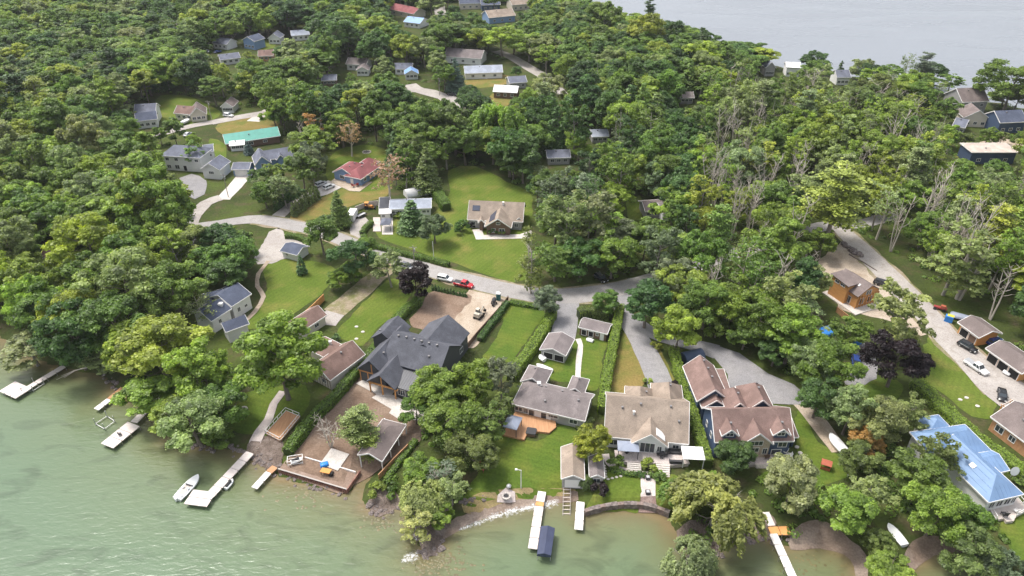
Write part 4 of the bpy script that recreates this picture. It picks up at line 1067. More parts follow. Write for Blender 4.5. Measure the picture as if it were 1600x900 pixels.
# blue metal roofed house
house("blue_metal_roof_house", "large house with bright blue standing seam metal roof and white porch", "house", (1530, 760), [
    dict(corner=(1545, 785), ang=14, L=8.0, D=14.5, eave=4.0, rise=2.7, ridge='y', hip=(3.6, 0), wallm=WHITE_W, roofm=RF["blue"], trim=True, ribs=.9, sky=[(.3, .5, .9, 1.1, TRIM)], wins=[("F", .2, 1.2, 2.2, 1.6), ("F", .45, 1.4, 2.2, 1.6), ("F", .7, 1.4, 2.2, 1.6), ("F", .9, 1.0, 2.2, 1.6)]),
    dict(corner=(1549, 704), ang=10, anchor='R', L=13.0, D=7.6, eave=4.2, rise=2.6, hip=(3.4, 3.4), wallm=WHITE_W, roofm=RF["blue"], ribs=.9, sky=[(.45, .3, 1.3, 1.0, TRIM)]),
    dict(corner=(1545, 742), ang=14, L=5.0, D=6.5, eave=3.6, rise=1.2, ridge='x', wallm=WHITE_W, roofm=RF["blue"], ribs=.9),
    dict(corner=(1452, 676), ang=10, L=5.5, D=4.5, eave=3.8, rise=1.5, ridge='y', hip=(2, 2), wallm=WHITE_W, roofm=RF["blue"], ribs=.9)])
# boathouses on the shore
house("grey_boathouse", "grey boathouse with white door and marine rails running into surf", "boathouse", (895, 755), [
    dict(corner=(877, 748), ang=-3, L=4.6, D=8.5, eave=2.7, rise=1.2, ridge='y', wallm=GREY_W, roofm=RF["tan"], oh=.25, doors=[("F", .5, 3.0, 1.15, 2.0, TRIM)])])
house("garden_hut", "small grey garden hut with glazed front beside red shrub", "shed", (932, 750), [
    dict(corner=(921, 746), ang=-3, L=3.0, D=5.5, eave=2.4, rise=.9, ridge='y', wallm=WOOD_P, roofm=RF["grey"], oh=.25, wins=[("F", .5, 1.4, 1.3, 1.2)])])
HBH = house("open_boathouse", "open sided slip boathouse with long brown hip roof on white posts", "boathouse", (610, 705), [
    dict(corner=(597, 721), ang=-19, L=5.6, D=11.0, anchor="R", eave=3.0, rise=1.4, ridge='y', hip=(0, 3), wallm=BROWN_W, roofm=RF["umber"], walls=False)])
h_, o_, ws_ = HBH; w_ = ws_[0]
for b in (.3, 4, 7.6, 11.2):
    for a in (.3, w_.L - .3):
        mb = MB(); mb.box(w_.T(a, b, .9), (.2, .2, 4.2)); mb.build("post", TRIM, h_)
mb = MB(); mb.box(w_.T(.45, 8.2, .9), (.15, 6, 4.0), rz=R(-19)); mb.build("wall", BROWN_W, h_)

# houses farther back among the trees -----------------------------------
FARH = [
    ("white house with dark roof in two steps behind bare tree stand", (228, 186), [((209, 177), (243, 175), 9, 5.2, 2.6, 'x', WHITE_W, "slate"), ((212, 190), (246, 186), 8, 3.6, 2.4, 'x', WHITE_W, "navy")]),
    ("low house with red brown hip roof and parked boat", (295, 178), [((271, 177), (300, 179), 8, 3.2, 2.4, 'x', CREAM_W, "brown"), ((296, 181), (323, 178), 9, 3.2, 3.2, 'y', CREAM_W, "umber")]),
    ("small brown roofed cottage with white porch near far street", (352, 170), [((344, 167), (364, 167), 8, 3, 2.2, 'y', WHITE_W, "umber")]),
    ("grey roofed cottage with orange terrace near treeline", (345, 68), [((331, 67), (354, 70), 9, 3.2, 2.6, 'x', WHITE_W, "slate")]),
    ("pale blue two storey house behind yellow trees", (387, 64), [((378, 62), (397, 65), 9, 5, 2.4, 'y', BLUE_W, "navy")]),
    ("dark roofed bungalow among garden trees below pale blue house", (360, 92), [((344, 94), (376, 90), 9, 3, 2.0, 'x', WHITE_W, "slate")]),
    ("small white house with slate gable roof near lawn clearing", (428, 60), [((418, 60), (438, 60), 9, 3.4, 2.8, 'y', WHITE_W, "slate")]),
    ("white cottage with pale roof glimpsed between maples", (472, 56), [((455, 56), (484, 54), 9, 3.2, 2.2, 'x', WHITE_W, "paleb")]),
    ("little cabin with rusty red roof and orange wall", (416, 88), [((403, 88), (427, 87), 8, 3, 2.4, 'x', WOOD_D, "brown")]),
    ("white house with grey hip roof behind tall maple", (556, 106), [((540, 100), (572, 102), 9, 3.2, 2.4, 'x', WHITE_W, "grey"), ((556, 110), (576, 110), 7, 3, 1.8, 'y', WHITE_W, "grey")]),
    ("grey roofed brick cottage half under spruce", (514, 128), [((502, 126), (526, 125), 8, 3, 1.8, 'x', BROWN_W, "slate")]),
    ("brown flat roofed house deep between maples", (560, 60), [((548, 62), (572, 60), 8, 3, 1.0, 'x', GREY_W, "grey")]),
    ("teal and grey roofed white cottage near bend of far road", (634, 112), [((616, 108), (644, 108), 8, 3, 2.2, 'x', WHITE_W, "slate"), ((632, 116), (654, 115), 7, 3, 2.0, 'y', WHITE_W, "skyb")]),
    ("long white bungalow with grey gable roof near dark spruce", (722, 96), [((694, 88), (752, 92), 12, 3.6, 3.2, 'x', WHITE_W, "grey")]),
    ("long white bungalow with pale roof behind dry lawn", (756, 118), [((726, 115), (786, 113), 10, 3.2, 2.6, 'x', WHITE_W, "paleb")]),
    ("white roofed house with brick front beside parked car", (795, 145), [((770, 143), (808, 145), 9, 3.2, 2.0, 'x', BROWN_W, "white"), ((796, 130), (824, 128), 9, 3.2, 2.0, 'x', GREY_W, "slate")]),
    ("house with rose brown roof beyond far road", (624, 20), [((607, 14), (646, 22), 12, 3.4, 3.0, 'x', CREAM_W, "rose")]),
    ("small bungalow with bright blue metal roof beside far road", (642, 36), [((630, 34), (656, 37), 12, 3.2, 2.4, 'x', WHITE_W, "skyb")]),
    ("dark roofed house at top of far road", (735, 8), [((718, 6), (752, 5), 12, 4, 3.0, 'x', CREAM_W, "navy")]),
    ("navy roofed house half hidden at far clearing", (768, 8), [((752, 8), (782, 7), 12, 4, 3.0, 'x', NAVY_W, "navy")]),
    ("large house with tan hip roof and blue front beside far clearing", (788, 26), [((764, 28), (806, 24), 14, 4, 3.4, 'x', BLUE_W, "tan")]),
    ("house with tan roof beyond far maples", (820, 10), [((800, 8), (828, 6), 14, 4, 3.4, 'x', CREAM_W, "tan")]),
    ("pale grey roofed cottage among dark spruces", (938, 218), [((925, 214), (952, 213), 8, 3, 1.8, 'x', GREY_W, "paleb")]),
    ("blue grey roofed cottage beside willow", (874, 250), [((855, 247), (892, 246), 8, 3, 1.8, 'x', GREY_W, "slate")]),
    ("small hut with weathered grey roof in dense wood", (1074, 156), [((1063, 153), (1085, 153), 8, 3, 1.8, 'x', GREY_W, "grey")]),
    ("grey roofed house hidden behind dying ash trees", (1050, 330), [((1008, 330), (1040, 328), 8, 3, 1.6, 'x', GREY_W, "umber"), ((1036, 334), (1100, 326), 9, 3.2, 1.8, 'x', WHITE_W, "grey")]),
    ("slate roofed cottage on far shore beside round maple", (1204, 108), [((1196, 106), (1213, 106), 9, 4.5, 3.0, 'y', GREY_W, "slate")]),
    ("white cottage with low roof on far shore", (1240, 110), [((1229, 105), (1252, 106), 9, 5, 1.6, 'x', WHITE_W, "white")]),
    ("grey roofed cottage with white gable on far shore beside cypress", (1319, 124), [((1308, 121), (1330, 121), 9, 4, 2.6, 'x', WHITE_W, "slate")]),
    ("large brown roofed shore house with grey walls and white windows", (1530, 175), [((1504, 160), (1546, 158), 13, 6.2, 4.4, 'x', GREY_W, "umber"), ((1506, 184), (1548, 186), 10, 4.0, 3.6, 'y', CREAM_W, "umber")]),
    ("low slate roofed wing beside large brown shore house", (1500, 200), [((1488, 196), (1508, 200), 9, 3.2, 2.4, 'x', GREY_W, "slate")]),
    ("dark navy house with steep roof beside round shore tree", (1584, 195), [((1563, 192), (1606, 190), 11, 5.0, 3.4, 'x', NAVY_W, "navy")]),
    ("dark walled flat building with sandy flat roof", (1556, 246), [((1519, 238), (1592, 238), 9, 5.0, .3, 'shed', NAVY_W, "sand")]),
    ("brown roofed cabin under the tall trees beyond white slate house", (75, 408), [((62, 404), (96, 396), 8, 3, 1.6, 'x', BROWN_W, "brown")]),
    ("hidden grey roofed house in dark wood on hillside", (88, 98), [((78, 98), (96, 98), 9, 3.4, 2, 'x', WHITE_W, "slate")]),
    ("small white roofed cottage behind garden birches near blue garage", (368, 232), [((358, 228), (382, 226), 6, 2.6, 1.0, 'x', WHITE_W, "white")]),
]
for lab, at_, wl in FARH:
    ws2 = []
    for k, (a, b_, D_, ev, rs, rd, wm_, rf_) in enumerate(wl):
        ws2.append(dict(corner=a, p2=b_, D=D_, eave=ev, rise=rs, ridge=rd, wallm=wm_, roofm=RF[rf_], vents=[(.4, .4)] if k == 0 else [], oh=.4,
                        wins=[("F", t_, 1.5, 1.7, 1.2, 1) for t_ in (.2, .5, .8)] + ([("F", t_, 1.4, 4.4, 1.2, 1) for t_ in (.2, .5, .8)] if ev > 5.5 else [])))
    pr_ = "hidden" not in lab and "deep" not in lab
    house("far_house" if "cottage" not in lab else "cottage", lab, "house" if "cottage" not in lab else "cottage", at_, ws2, protect=pr_)
# ------------------------------------------------------------------ shore: beaches, rocks, surf
BEACH = ground_mat("wet_sand", [(0.20, 0.15, 0.115), (0.27, 0.215, 0.175), (0.15, 0.105, 0.08)], scale=(0.15, 0.5, 3.0))
ROCKM = mat("shore_rock", (0.095, 0.075, 0.068), .8, col2=(.27, .225, .205), scale=1.4, bump=.5)
LEVEL["beach"] = .06; LEVEL["stone_shore"] = .05
def beach(px, m=BEACH, name="beach"):
    NSHEET[0] += 1
    w = catmull([Vector(G(x, y, WATER_Z * .6)[:2]) for x, y in px], True, 1.2, .12, NSHEET[0])
    return sheet_world(name, w, m, .02 + (NSHEET[0] % 5) * .004, step=1.0)
beach([(690, 842), (706, 812), (745, 796), (800, 782), (850, 770), (902, 768), (904, 780), (850, 786), (800, 796), (745, 812), (712, 830)])
beach([(1236, 856), (1236, 836), (1262, 818), (1290, 820), (1318, 840), (1352, 866), (1354, 905), (1340, 905), (1330, 872), (1290, 856)])
beach([(1412, 906), (1412, 866), (1432, 846), (1456, 840), (1500, 846), (1520, 866), (1490, 860), (1452, 870), (1430, 890)])
beach([(384, 706), (394, 688), (412, 672), (440, 690), (444, 716), (432, 734), (404, 724)], ground_mat("stone_rubble", [(.15, .115, .095), (.25, .2, .17), (.10, .075, .06)], scale=(.5, 1.6, 4.0), bump=.8), "stone_shore")
beach([(722, 792), (756, 772), (800, 768), (880, 764), (900, 770), (850, 776), (790, 784), (740, 802)], ground_mat("dry_shore_grass", [(.25, .19, .09), (.33, .26, .14), (.16, .16, .05)], scale=(.3, 1.0, 4.0)), "beach")
beach([(1058, 828), (1110, 812), (1200, 806), (1206, 840), (1150, 850), (1110, 866), (1086, 866)], MATS["stone_rubble"], "stone_shore")
beach([(576, 792), (584, 764), (606, 764), (628, 782), (606, 800), (592, 806)], MATS["stone_rubble"], "stone_shore")
beach([(640, 804), (640, 780), (700, 778), (706, 812), (692, 836), (680, 866), (664, 868), (652, 834)], MATS["stone_rubble"], "stone_shore")

rock_me = []
for s in range(5):
    bm = bmesh.new(); bmesh.ops.create_icosphere(bm, subdivisions=2, radius=1.0); q = random.Random(s + 50)
    k = [Vector((q.uniform(-1, 1), q.uniform(-1, 1), q.uniform(-1, 1))).normalized() for _ in range(9)]
    for v in bm.verts:
        d = v.co.normalized(); f = 1.0
        for kk in k: f = min(f, .78 / max(.2, d.dot(kk))) if d.dot(kk) > .55 else f
        v.co = d * f * Vector((1.15, .85, .62)).dot(Vector((abs(d.x), abs(d.y), abs(d.z)))) * q.uniform(.95, 1.05)
    me = bpy.data.meshes.new("boulder"); bm.to_mesh(me); bm.free(); me.materials.append(ROCKM); rock_me.append(me)
def rocks(path, n, spread, lo, hi, label, group, seed):
    q = random.Random(seed); pts = [G(x, y, WATER_Z) for x, y in path]
    L_ = [(b - a).length for a, b in zip(pts, pts[1:])]
    for i in range(n):
        t = q.random() * sum(L_); j = 0
        while t > L_[j] and j < len(L_) - 1: t -= L_[j]; j += 1
        p = pts[j].lerp(pts[j + 1], t / L_[j]) + Vector((q.gauss(0, spread), q.gauss(0, spread), 0))
        z = max(float(terrain([(p.x, p.y)])[0]), WATER_Z - .15)
        s_ = q.uniform(lo, hi) * (1.5 if q.random() < .12 else 1)
        o = bpy.data.objects.new("boulder", rock_me[i % 5]); COL.objects.link(o)
        o.location = (p.x, p.y, z + s_ * .12); o.scale = (s_, s_, s_ * q.uniform(.7, 1)); o.rotation_euler = (q.uniform(-.3, .3), q.uniform(-.3, .3), q.uniform(0, 6.28))
        tag(o, label, "boulder", group)
rocks([(372, 700), (392, 714), (420, 728), (434, 738)], 46, .8, .16, .42, "grey boulder in rubble shore below white railed deck", "boulders below the railed deck", 1)
rocks([(575, 792), (592, 803), (606, 796), (628, 784)], 26, .7, .16, .45, "dark boulder around bush on rock spit by boat slip", "boulders on the rock spit", 2)
rocks([(640, 806), (652, 836), (664, 868), (680, 866), (690, 838)], 44, .7, .16, .45, "dark wet boulder at tip of willow point", "boulders on the willow point", 3)
rocks([(1062, 838), (1090, 862), (1112, 862), (1145, 846), (1195, 838), (1235, 848)], 62, .8, .16, .45, "dark boulder in rocky bank under huge willow", "boulders under the huge willow", 4)
rocks([(285, 690), (335, 698), (370, 702)], 24, .8, .2, .5, "brown boulder on bank under pale leaning tree", "boulders under the leaning tree", 5)
rocks([(165, 588), (186, 610)], 14, .7, .2, .5, "brown boulder at root of orange dock", "boulders at the orange dock", 6)
rocks([(436, 744), (480, 758), (538, 774)], 26, .6, .15, .4, "pale stone at foot of sheet pile wall", "stones along the sheet pile wall", 7)
rocks([(714, 792), (740, 790), (760, 786)], 16, .5, .15, .35, "pale stone on upper edge of brown beach", "stones above the brown beach", 8)
# drowned cobbles seen through the shallows: too many to count
q = random.Random(5); mb = MB()
for (cx, cy_, n_, sp_) in ((690, 880, 150, 3.0), (600, 812, 60, 2.2), (470, 768, 60, 3.0), (1280, 880, 50, 3)):
    g = G(cx, cy_, WATER_Z)
    for _ in range(n_):
        c_ = g + Vector((q.gauss(0, sp_), q.gauss(0, sp_ * .7), 0)); r_ = q.uniform(.15, .4)
        c_.z = WATER_Z + .015
        ring = [(c_.x + math.cos(a) * r_ * q.uniform(.8, 1.1), c_.y + math.sin(a) * r_ * q.uniform(.7, 1), c_.z) for a in np.linspace(0, 6.283, 7)[:-1]]
        mb.add([(c_.x, c_.y, c_.z + .05)] + ring, [(0, i + 1, (i + 1) % 6 + 1) for i in range(6)], True)
tag(mb.build("shallow_cobbles", mat("wet_cobble", (.105, .095, .042), .3, col2=(.175, .145, .065), scale=.6)), "ochre cobbles showing through the shallows off rocky points", "cobbles", kind="stuff")
# surf
fm = bpy.data.materials.new("surf_foam"); fm.use_nodes = True
n, l = fm.node_tree.nodes, fm.node_tree.links; b = n["Principled BSDF"]; b.inputs["Base Color"].default_value = (.86, .86, .84, 1); b.inputs["Roughness"].default_value = .8
tc = n.new("ShaderNodeTexCoord"); t1 = n.new("ShaderNodeTexNoise"); t1.inputs["Scale"].default_value = 1.7; t1.inputs["Detail"].default_value = 8; t1.inputs["Distortion"].default_value = 1.0; t1.inputs["Roughness"].default_value = .7
l.new(tc.outputs["Object"], t1.inputs["Vector"])
ed = n.new("ShaderNodeAttribute"); ed.attribute_name = "inner"
ml = n.new("ShaderNodeMath"); ml.operation = 'MULTIPLY'; l.new(t1.outputs["Fac"], ml.inputs[0]); l.new(ed.outputs["Fac"], ml.inputs[1])
mr = n.new("ShaderNodeMapRange"); mr.inputs[1].default_value = .47; mr.inputs[2].default_value = .82; l.new(ml.outputs[0], mr.inputs[0]); l.new(mr.outputs[0], b.inputs["Alpha"])
def surf(path, label, seed):
    q = random.Random(seed); c = catmull([Vector((*G(x, y, WATER_Z)[:2], )) for x, y, w in path], False, .7)
    ws_ = np.interp(np.linspace(0, len(path) - 1, len(c)), range(len(path)), [p[2] for p in path])
    vs_, at_, fs = [], [], []
    for i, p in enumerate(c):
        d = (c[min(i + 1, len(c) - 1)] - c[max(i - 1, 0)]).normalized(); nn = Vector((-d.y, d.x)); w = ws_[i] * q.uniform(1.3, 2.1)
        e = min(1, i / 3, (len(c) - 1 - i) / 3)
        for t in (-1, -.5, 0, .5, 1):
            vs_.append((*(p + nn * t * w), WATER_Z + .05 + .05 * (1 - abs(t)))); at_.append((1 - abs(t) ** 1.5) * e * 1.25)
        if i:
            o_ = (i - 1) * 5
            fs += [(o_ + k, o_ + k + 1, o_ + k + 6, o_ + k + 5) for k in range(4)]
    mb = MB(); mb.add(vs_, fs, True); o = mb.build("surf", fm)
    a = o.data.attributes.new("inner", 'FLOAT', 'POINT'); a.data.foreach_set("value", at_)
    return tag(o, label, "surf", kind="stuff")
surf([(704, 832, .5), (735, 822, .7), (770, 808, 1.2), (806, 798, 1.7), (838, 792, 1.4), (868, 784, 1.8), (886, 776, 1.6)], "white breaking surf along brown beach by long dock", 1)
surf([(614, 888, .8), (632, 876, 1.6), (652, 868, 1.6), (668, 876, 1.0)], "white breaker off the willow point", 2)
surf([(580, 822, .7), (596, 818, .9), (614, 815, .6)], "small white breaker beyond rock spit", 3)
surf([(638, 822, .8), (648, 838, .8), (656, 856, .7)], "white wash among willow point boulders", 4)
surf([(943, 812, .3), (950, 822, .8), (958, 826, .4)], "little whitecap in curved bay", 5)
surf([(976, 822, .4), (986, 827, .6), (996, 824, .3)], "second little whitecap in curved bay", 6)
surf([(1440, 868, .6), (1458, 856, .9), (1480, 851, .9), (1506, 857, .7), (1520, 868, .4)], "white surf line in small cove below beached boat", 7)
surf([(1284, 850, .4), (1298, 852, .6), (1312, 858, .3)], "thin foam on brown beach", 8)
surf([(572, 790, .4), (584, 800, .6), (594, 806, .4)], "white wash around rock spit", 9)

# ------------------------------------------------------------------ docks
DOCKW = mat("pale_dock", (.60, .52, .48), .8, col2=(.70, .63, .59), scale=.8, stretch=(1, 5, 1))
DOCKWH = mat("white_dock", (.72, .68, .64), .75, noise=.06, scale=1.0)
STEEL = mat("galvanised", (.52, .52, .52), .45, metal=.6)
POST = mat("dock_post", (.30, .27, .24), .8)
DZ = WATER_Z + .9
def deck_strip(root, a, b_, w, m, z=DZ, sect=2.4, org=None, posts=True, name="deck_panel"):
    """straight run of dock sections from a to b (world)"""
    a, b_ = Vector((a[0], a[1], 0)), Vector((b_[0], b_[1], 0)); d = b_ - a; n_ = max(1, round(d.length / sect)); u = d.normalized(); v = Vector((-u.y, u.x, 0)); ang = math.atan2(u.y, u.x)
    ln = d.length / n_
    for i in range(n_):
        c = a + u * ln * (i + .5) - org
        mm = m(i, n_) if callable(m) else m
        mb = MB(); mb.box((c.x, c.y, z), (ln - .1, w, .12), ang); mb.box((c.x, c.y, z - .13), (ln - .2, w - .12, .14), ang); mb.build(name, mm, root)
        if posts:
            for s_ in (-1, 1):
                q_ = a + u * (ln * i + .15) + v * s_ * (w / 2 - .02) - org
                pb = MB(); pb.tube([(q_.x, q_.y, WATER_Z - 1.2), (q_.x, q_.y, z + .25)], .06, 6); pb.build("post", POST, root)
def dock(label, runs, name="dock", z=DZ):
    p0 = G(*runs[0][0], z); org = Vector((p0.x, p0.y, 0)); root = empty(name, org, 0, label, "dock")
    for k, (a, b_, w, m) in enumerate(runs): deck_strip(root, G(*a, z), G(*b_, z), w, m, z + k * .015, org=org)
    return root, org
d1, o1 = dock("L shaped grey dock with square end platform near overhanging shore tree", [((100, 572), (42, 607), 1.5, DOCKW), ((11, 603.5), (37, 615), 3.9, DOCKW)])
dock("short narrow dock with orange inner half under leafy tree", [((193, 606), (171, 624), 1.5, WOOD_D), ((171, 624), (150, 640), 1.5, DOCKWH)])
d3, o3 = dock("grey dock with wide platform and single folding chair", [((247, 622), (209, 660), 1.7, DOCKW), ((209.5, 662.5), (167, 697), 3.6, DOCKW)])
dock("long T headed dock with moored white motorboat", [((391, 707), (327, 775), 2.0, DOCKW), ((320, 767), (305, 790), 4.8, DOCKW)])
dock("short narrow white dock beside sheet pile wall", [((430, 729), (420, 738), 1.5, WOOD_D), ((420, 738), (397, 763), 1.4, DOCKWH)])
dock("long straight dock through surf with covered boat lift alongside", [((847, 768), (844, 784), 1.6, DOCKWH), ((844, 784), (842.5, 791), 1.6, WOOD_O), ((842.5, 791), (832, 858), 1.7, DOCKW)])
dock("short white dock beside curved stone seawall", [((907, 784), (904, 828), 1.6, DOCKWH)])
dock("long white dock with orange timber landing at its head", [((1196, 800), (1206, 822), 1.4, DOCKW), ((1202, 830), (1234, 829), 1.9, WOOD_O), ((1208, 834), (1240, 905), 1.5, DOCKWH)], z=.22)
dock("half hidden roofed dock corner at far shore edge", [((-8, 512), (14, 500), 3.0, BROWN_W)])
# loose dock furniture
def thing_at(name, label, cat, px, z=0.0, rz=0.0, group=None):
    p = G(px[0], px[1], z); return empty(name, (p.x, p.y, z), rz, label, cat, group)
def chair(px, label, m, rz=0, z=0.0, s=1.0):
    t = thing_at("garden_chair", label, "chair", px, z, rz)
    MB().box((0, 0, .38 * s), (.6 * s, .6 * s, .08)).build("seat", m, t); MB().box((-.3 * s, 0, .68 * s), (.08, .6 * s, .6 * s), M=Matrix.Rotation(-.25, 3, 'Y')).build("backrest", m, t)
    for x in (-.25, .25):
        for y in (-.25, .25): MB().box((x * s, y * s, .19 * s), (.06, .06, .38 * s)).build("leg", m, t)
    for y in (-.33, .33): MB().box((0, y * s, .56 * s), (.55 * s, .07, .05)).build("armrest", m, t)
    return t
DKG = mat("dark_fabric", (.05, .048, .05), .8)
chair((188, 680), "folding chair standing on grey dock platform", DKG, .6, DZ + .06)
def lift_posts(pxs, label):
    p0 = G(*pxs[0], WATER_Z); t = empty("boat_lift", (p0.x, p0.y, WATER_Z), 0, label, "boat lift")
    w_ = [G(*q_, WATER_Z) - p0 for q_ in pxs]
    for q_ in w_: MB().tube([q_ - Vector((0, 0, 1)), q_ + Vector((0, 0, 1.9))], .09, 6).build("upright", STEEL, t)
    for a, b_ in zip(w_, w_[1:] + w_[:1]): MB().bar(a + Vector((0, 0, .35)), b_ + Vector((0, 0, .35)), .12).build("beam", STEEL, t)
lift_posts([(150, 664), (164, 672), (180, 660), (168, 652)], "open boat lift with four steel uprights beside grey platform dock")
lift_posts([(36, 615), (53, 612), (70, 601), (54, 600)], "low boat lift rails beside L shaped dock")
# covered boat lift
t = thing_at("covered_boat_lift", "dark blue canopy boat lift beside long straight dock", "boat lift", (853, 846), WATER_Z)
c4 = [G(*q_, WATER_Z + 2.0) - Vector(t.location) for q_ in ((845, 822), (867, 825), (861, 868), (839, 866))]
NAVYF = mat("navy_canvas", (.045, .055, .10), .7, noise=.15, scale=.6)
mb = MB(); e_ = [(c4[0] + c4[1]) / 2 + Vector((0, 0, .45)), (c4[3] + c4[2]) / 2 + Vector((0, 0, .45))]
low4 = [p - Vector((0, 0, .55)) for p in c4]
mb.add(c4 + e_ + low4, [(0, 3, 5, 4), (1, 4, 5, 2), (0, 4, 1), (3, 2, 5), (0, 1, 7, 6), (1, 2, 8, 7), (2, 3, 9, 8), (3, 0, 6, 9)]); mb.build("canopy", NAVYF, t)
for p in c4: MB().tube([(p.x * .93, p.y * .93, -1.2), (p.x * .93, p.y * .93, p.z)], .06, 6).build("post", STEEL, t)

# ------------------------------------------------------------------ boats
BOATW = mat("gelcoat_white", (.78, .78, .77), .25, spec=.5)
BOATI = mat("boat_interior", (.50, .44, .40), .7)
RUB = mat("black_rubber", (.02, .02, .022), .7)
def boat(bow, stern, z, label, beam=2.1, depth=.9, upside=False, cover=None, engine=True, cabin=True, name="boat", cat="boat", m=None):
    A, B = G(*stern, z + .5), G(*bow, z + .5); d = B - A; L_ = d.length; c = (A + B) / 2
    t = empty(name, (c.x, c.y, z), math.atan2(d.y, d.x), label, cat)
    m = m or BOATW
    def ring(x, w, zt, zb):
        h = zt - zb
        return [(x, -w, zt), (x, -w * .96, zt - h * .35), (x, -w * .72, zb + h * .2), (x, 0, zb), (x, w * .72, zb + h * .2), (x, w * .96, zt - h * .35), (x, w, zt)]
    N_ = [(-.5, .84, 0, 0), (-.3, .96, 0, 0), (0, 1, .02, 0), (.2, .92, .06, .03), (.35, .68, .12, .12), (.45, .36, .2, .3), (.495, .05, .26, .55)]
    rings = [ring(x * L_, w * beam / 2, depth * (1 + zt), depth * zb - .1) for x, w, zt, zb in N_]
    hb = MB(); hb.loft(rings, True, True)
    for r_, r2 in zip(rings, rings[1:]):     # gunwale inwards
        pass
    hull = hb.build("hull", m, t)
    db = MB(); dk = []
    for (x, w, zt, zb) in N_: dk.append([(x * L_, -w * beam / 2 * .99, depth * (1 + zt)), (x * L_, -w * beam / 2 * .78, depth * (1 + zt) + .05), (x * L_, w * beam / 2 * .78, depth * (1 + zt) + .05), (x * L_, w * beam / 2 * .99, depth * (1 + zt))])
    db.loft(dk, False, True); db.build("cover" if cover else "deck", cover or m, t)
    if cabin and not cover and not upside:
        MB().box((-.12 * L_, 0, depth + .05), (.42 * L_, beam * .62, .06)).build("cockpit_floor", BOATI, t)
        MB().add([(.1 * L_, -beam * .38, depth), (.1 * L_, beam * .38, depth), (.03 * L_, beam * .36, depth + .5), (.03 * L_, -beam * .36, depth + .5), (.09 * L_, -beam * .38, depth), (.09 * L_, beam * .38, depth), (.02 * L_, beam * .36, depth + .5), (.02 * L_, -beam * .36, depth + .5)], [(0, 1, 2, 3), (7, 6, 5, 4)]).build("windshield", GLASS, t)
        for y in (-.25, .25): MB().box((-.1 * L_, y * beam, depth + .25), (.5, .45, .35)).build("seat", BOATW, t)
        MB().box((-.4 * L_, 0, depth + .2), (.5, beam * .6, .3)).build("bench", BOATW, t)
    if engine and not upside:
        MB().box((-.53 * L_, 0, depth * .9), (.45, .4, .7)).build("outboard_engine", BOATW, t)
    if upside:
        t.rotation_euler = (math.pi, 0, math.atan2(d.y, d.x)); t.location.z = z + depth + .1
    return t
boat((311, 744), (277, 781), WATER_Z - .25, "white open motorboat moored beside T headed dock", 2.4)
boat((1296, 680), (1321, 709), .25, "white covered runabout on trailer at end of gravel drive", 2.3, 1.0, cover=BOATW)
boat((1387, 819), (1414, 852), .0, "white rowing boat beached under broad green tree", 1.9, .7, cabin=False, engine=False)
boat((838, 568), (863, 579), .05, "upturned white dinghy on grass behind bungalow", 1.5, .6, upside=True)
boat((843, 557), (851, 563), .0, "small white covered cart boat beside open carport", 1.6, .9, cover=BOATW, engine=False)
boat((283, 194), (294, 188), .3, "white covered boat parked by house with red brown hip roof", 2.2, 1.2, cover=BOATW)
boat((852, 550), (866, 554), .3, "small white boat stored inside open carport", 1.6, .8, cover=BOATW, engine=False)
boat((916, 528), (927, 532), .05, "white upturned skiff leaning before garden shed", 1.3, .5, upside=True)
def jetski(bow, stern, z, label, m=RUB):
    t = boat(bow, stern, z, label, 1.1, .55, cabin=False, engine=False, name="jet_ski", cat="jet ski", m=BOATW)
    MB().box((-.3, 0, .78), (1.3, .42, .3)).build("saddle", m, t); MB().box((.45, 0, .95), (.3, .7, .1)).build("handlebar", m, t)
    return t
jetski((364, 749), (352, 763), WATER_Z + .1, "white and black jet ski on lift beside T headed dock")
jetski((472, 716), (454, 722), .35, "jet ski cradled in white frame above sheet pile wall")
t = thing_at("jet_ski_cradle", "white tubular cradle holding jet ski above sheet pile wall", "cradle", (462, 722))
for x in (-1.5, 1.5):
    for y in (-.8, .8): MB().tube([(x, y, -.1), (x, y, 1.2)], .06, 6).build("upright", TRIM, t)
for y in (-.8, .8): MB().bar((-1.5, y, 1.15), (1.5, y, 1.15), .1).build("top_rail", TRIM, t); MB().bar((-1.5, y, .3), (1.5, y, .3), .1).build("bunk", TRIM, t)
for x in (-1.5, 1.5): MB().bar((x, -.8, 1.15), (x, .8, 1.15), .1).build("cross_rail", TRIM, t)
t.rotation_euler[2] = R(12)

# ------------------------------------------------------------------ sheet pile wall and waterside terrace
PILE = mat("rusty_sheet_pile", (.17, .075, .06), .8, col2=(.30, .16, .12), scale=1.2, bump=.2)
a, b_ = G(434, 733, -.1), G(541, 765, -.1); d = b_ - a; ang = math.atan2(d.y, d.x)
t = empty("sheet_pile_wall", (a.x, a.y, WATER_Z), ang, "rusty corrugated sheet pile wall holding soil yard at the water", "seawall")
n_ = 30; w = d.length / n_
for i in range(n_):
    x = i * w; q = MB(); dy = -.22
    q.add([(x, 0, -1.4), (x + w * .25, dy, -1.4), (x + w * .6, dy, -1.4), (x + w * .85, 0, -1.4), (x + w, 0, -1.4), (x, 0, 1.1), (x + w * .25, dy, 1.1), (x + w * .6, dy, 1.1), (x + w * .85, 0, 1.1), (x + w, 0, 1.1)], [(0, 1, 6, 5), (1, 2, 7, 6), (2, 3, 8, 7), (3, 4, 9, 8)])
    q.build("pile", PILE, t)
MB().box((d.length / 2, .12, 1.13), (d.length, .3, .1)).build("cap_rail", mat("grey_cap", (.4, .36, .33), .8), t)
MB().box((d.length + .05, 2.6, -.1), (.25, 5.4, 2.4)).build("return_wall", PILE, t)
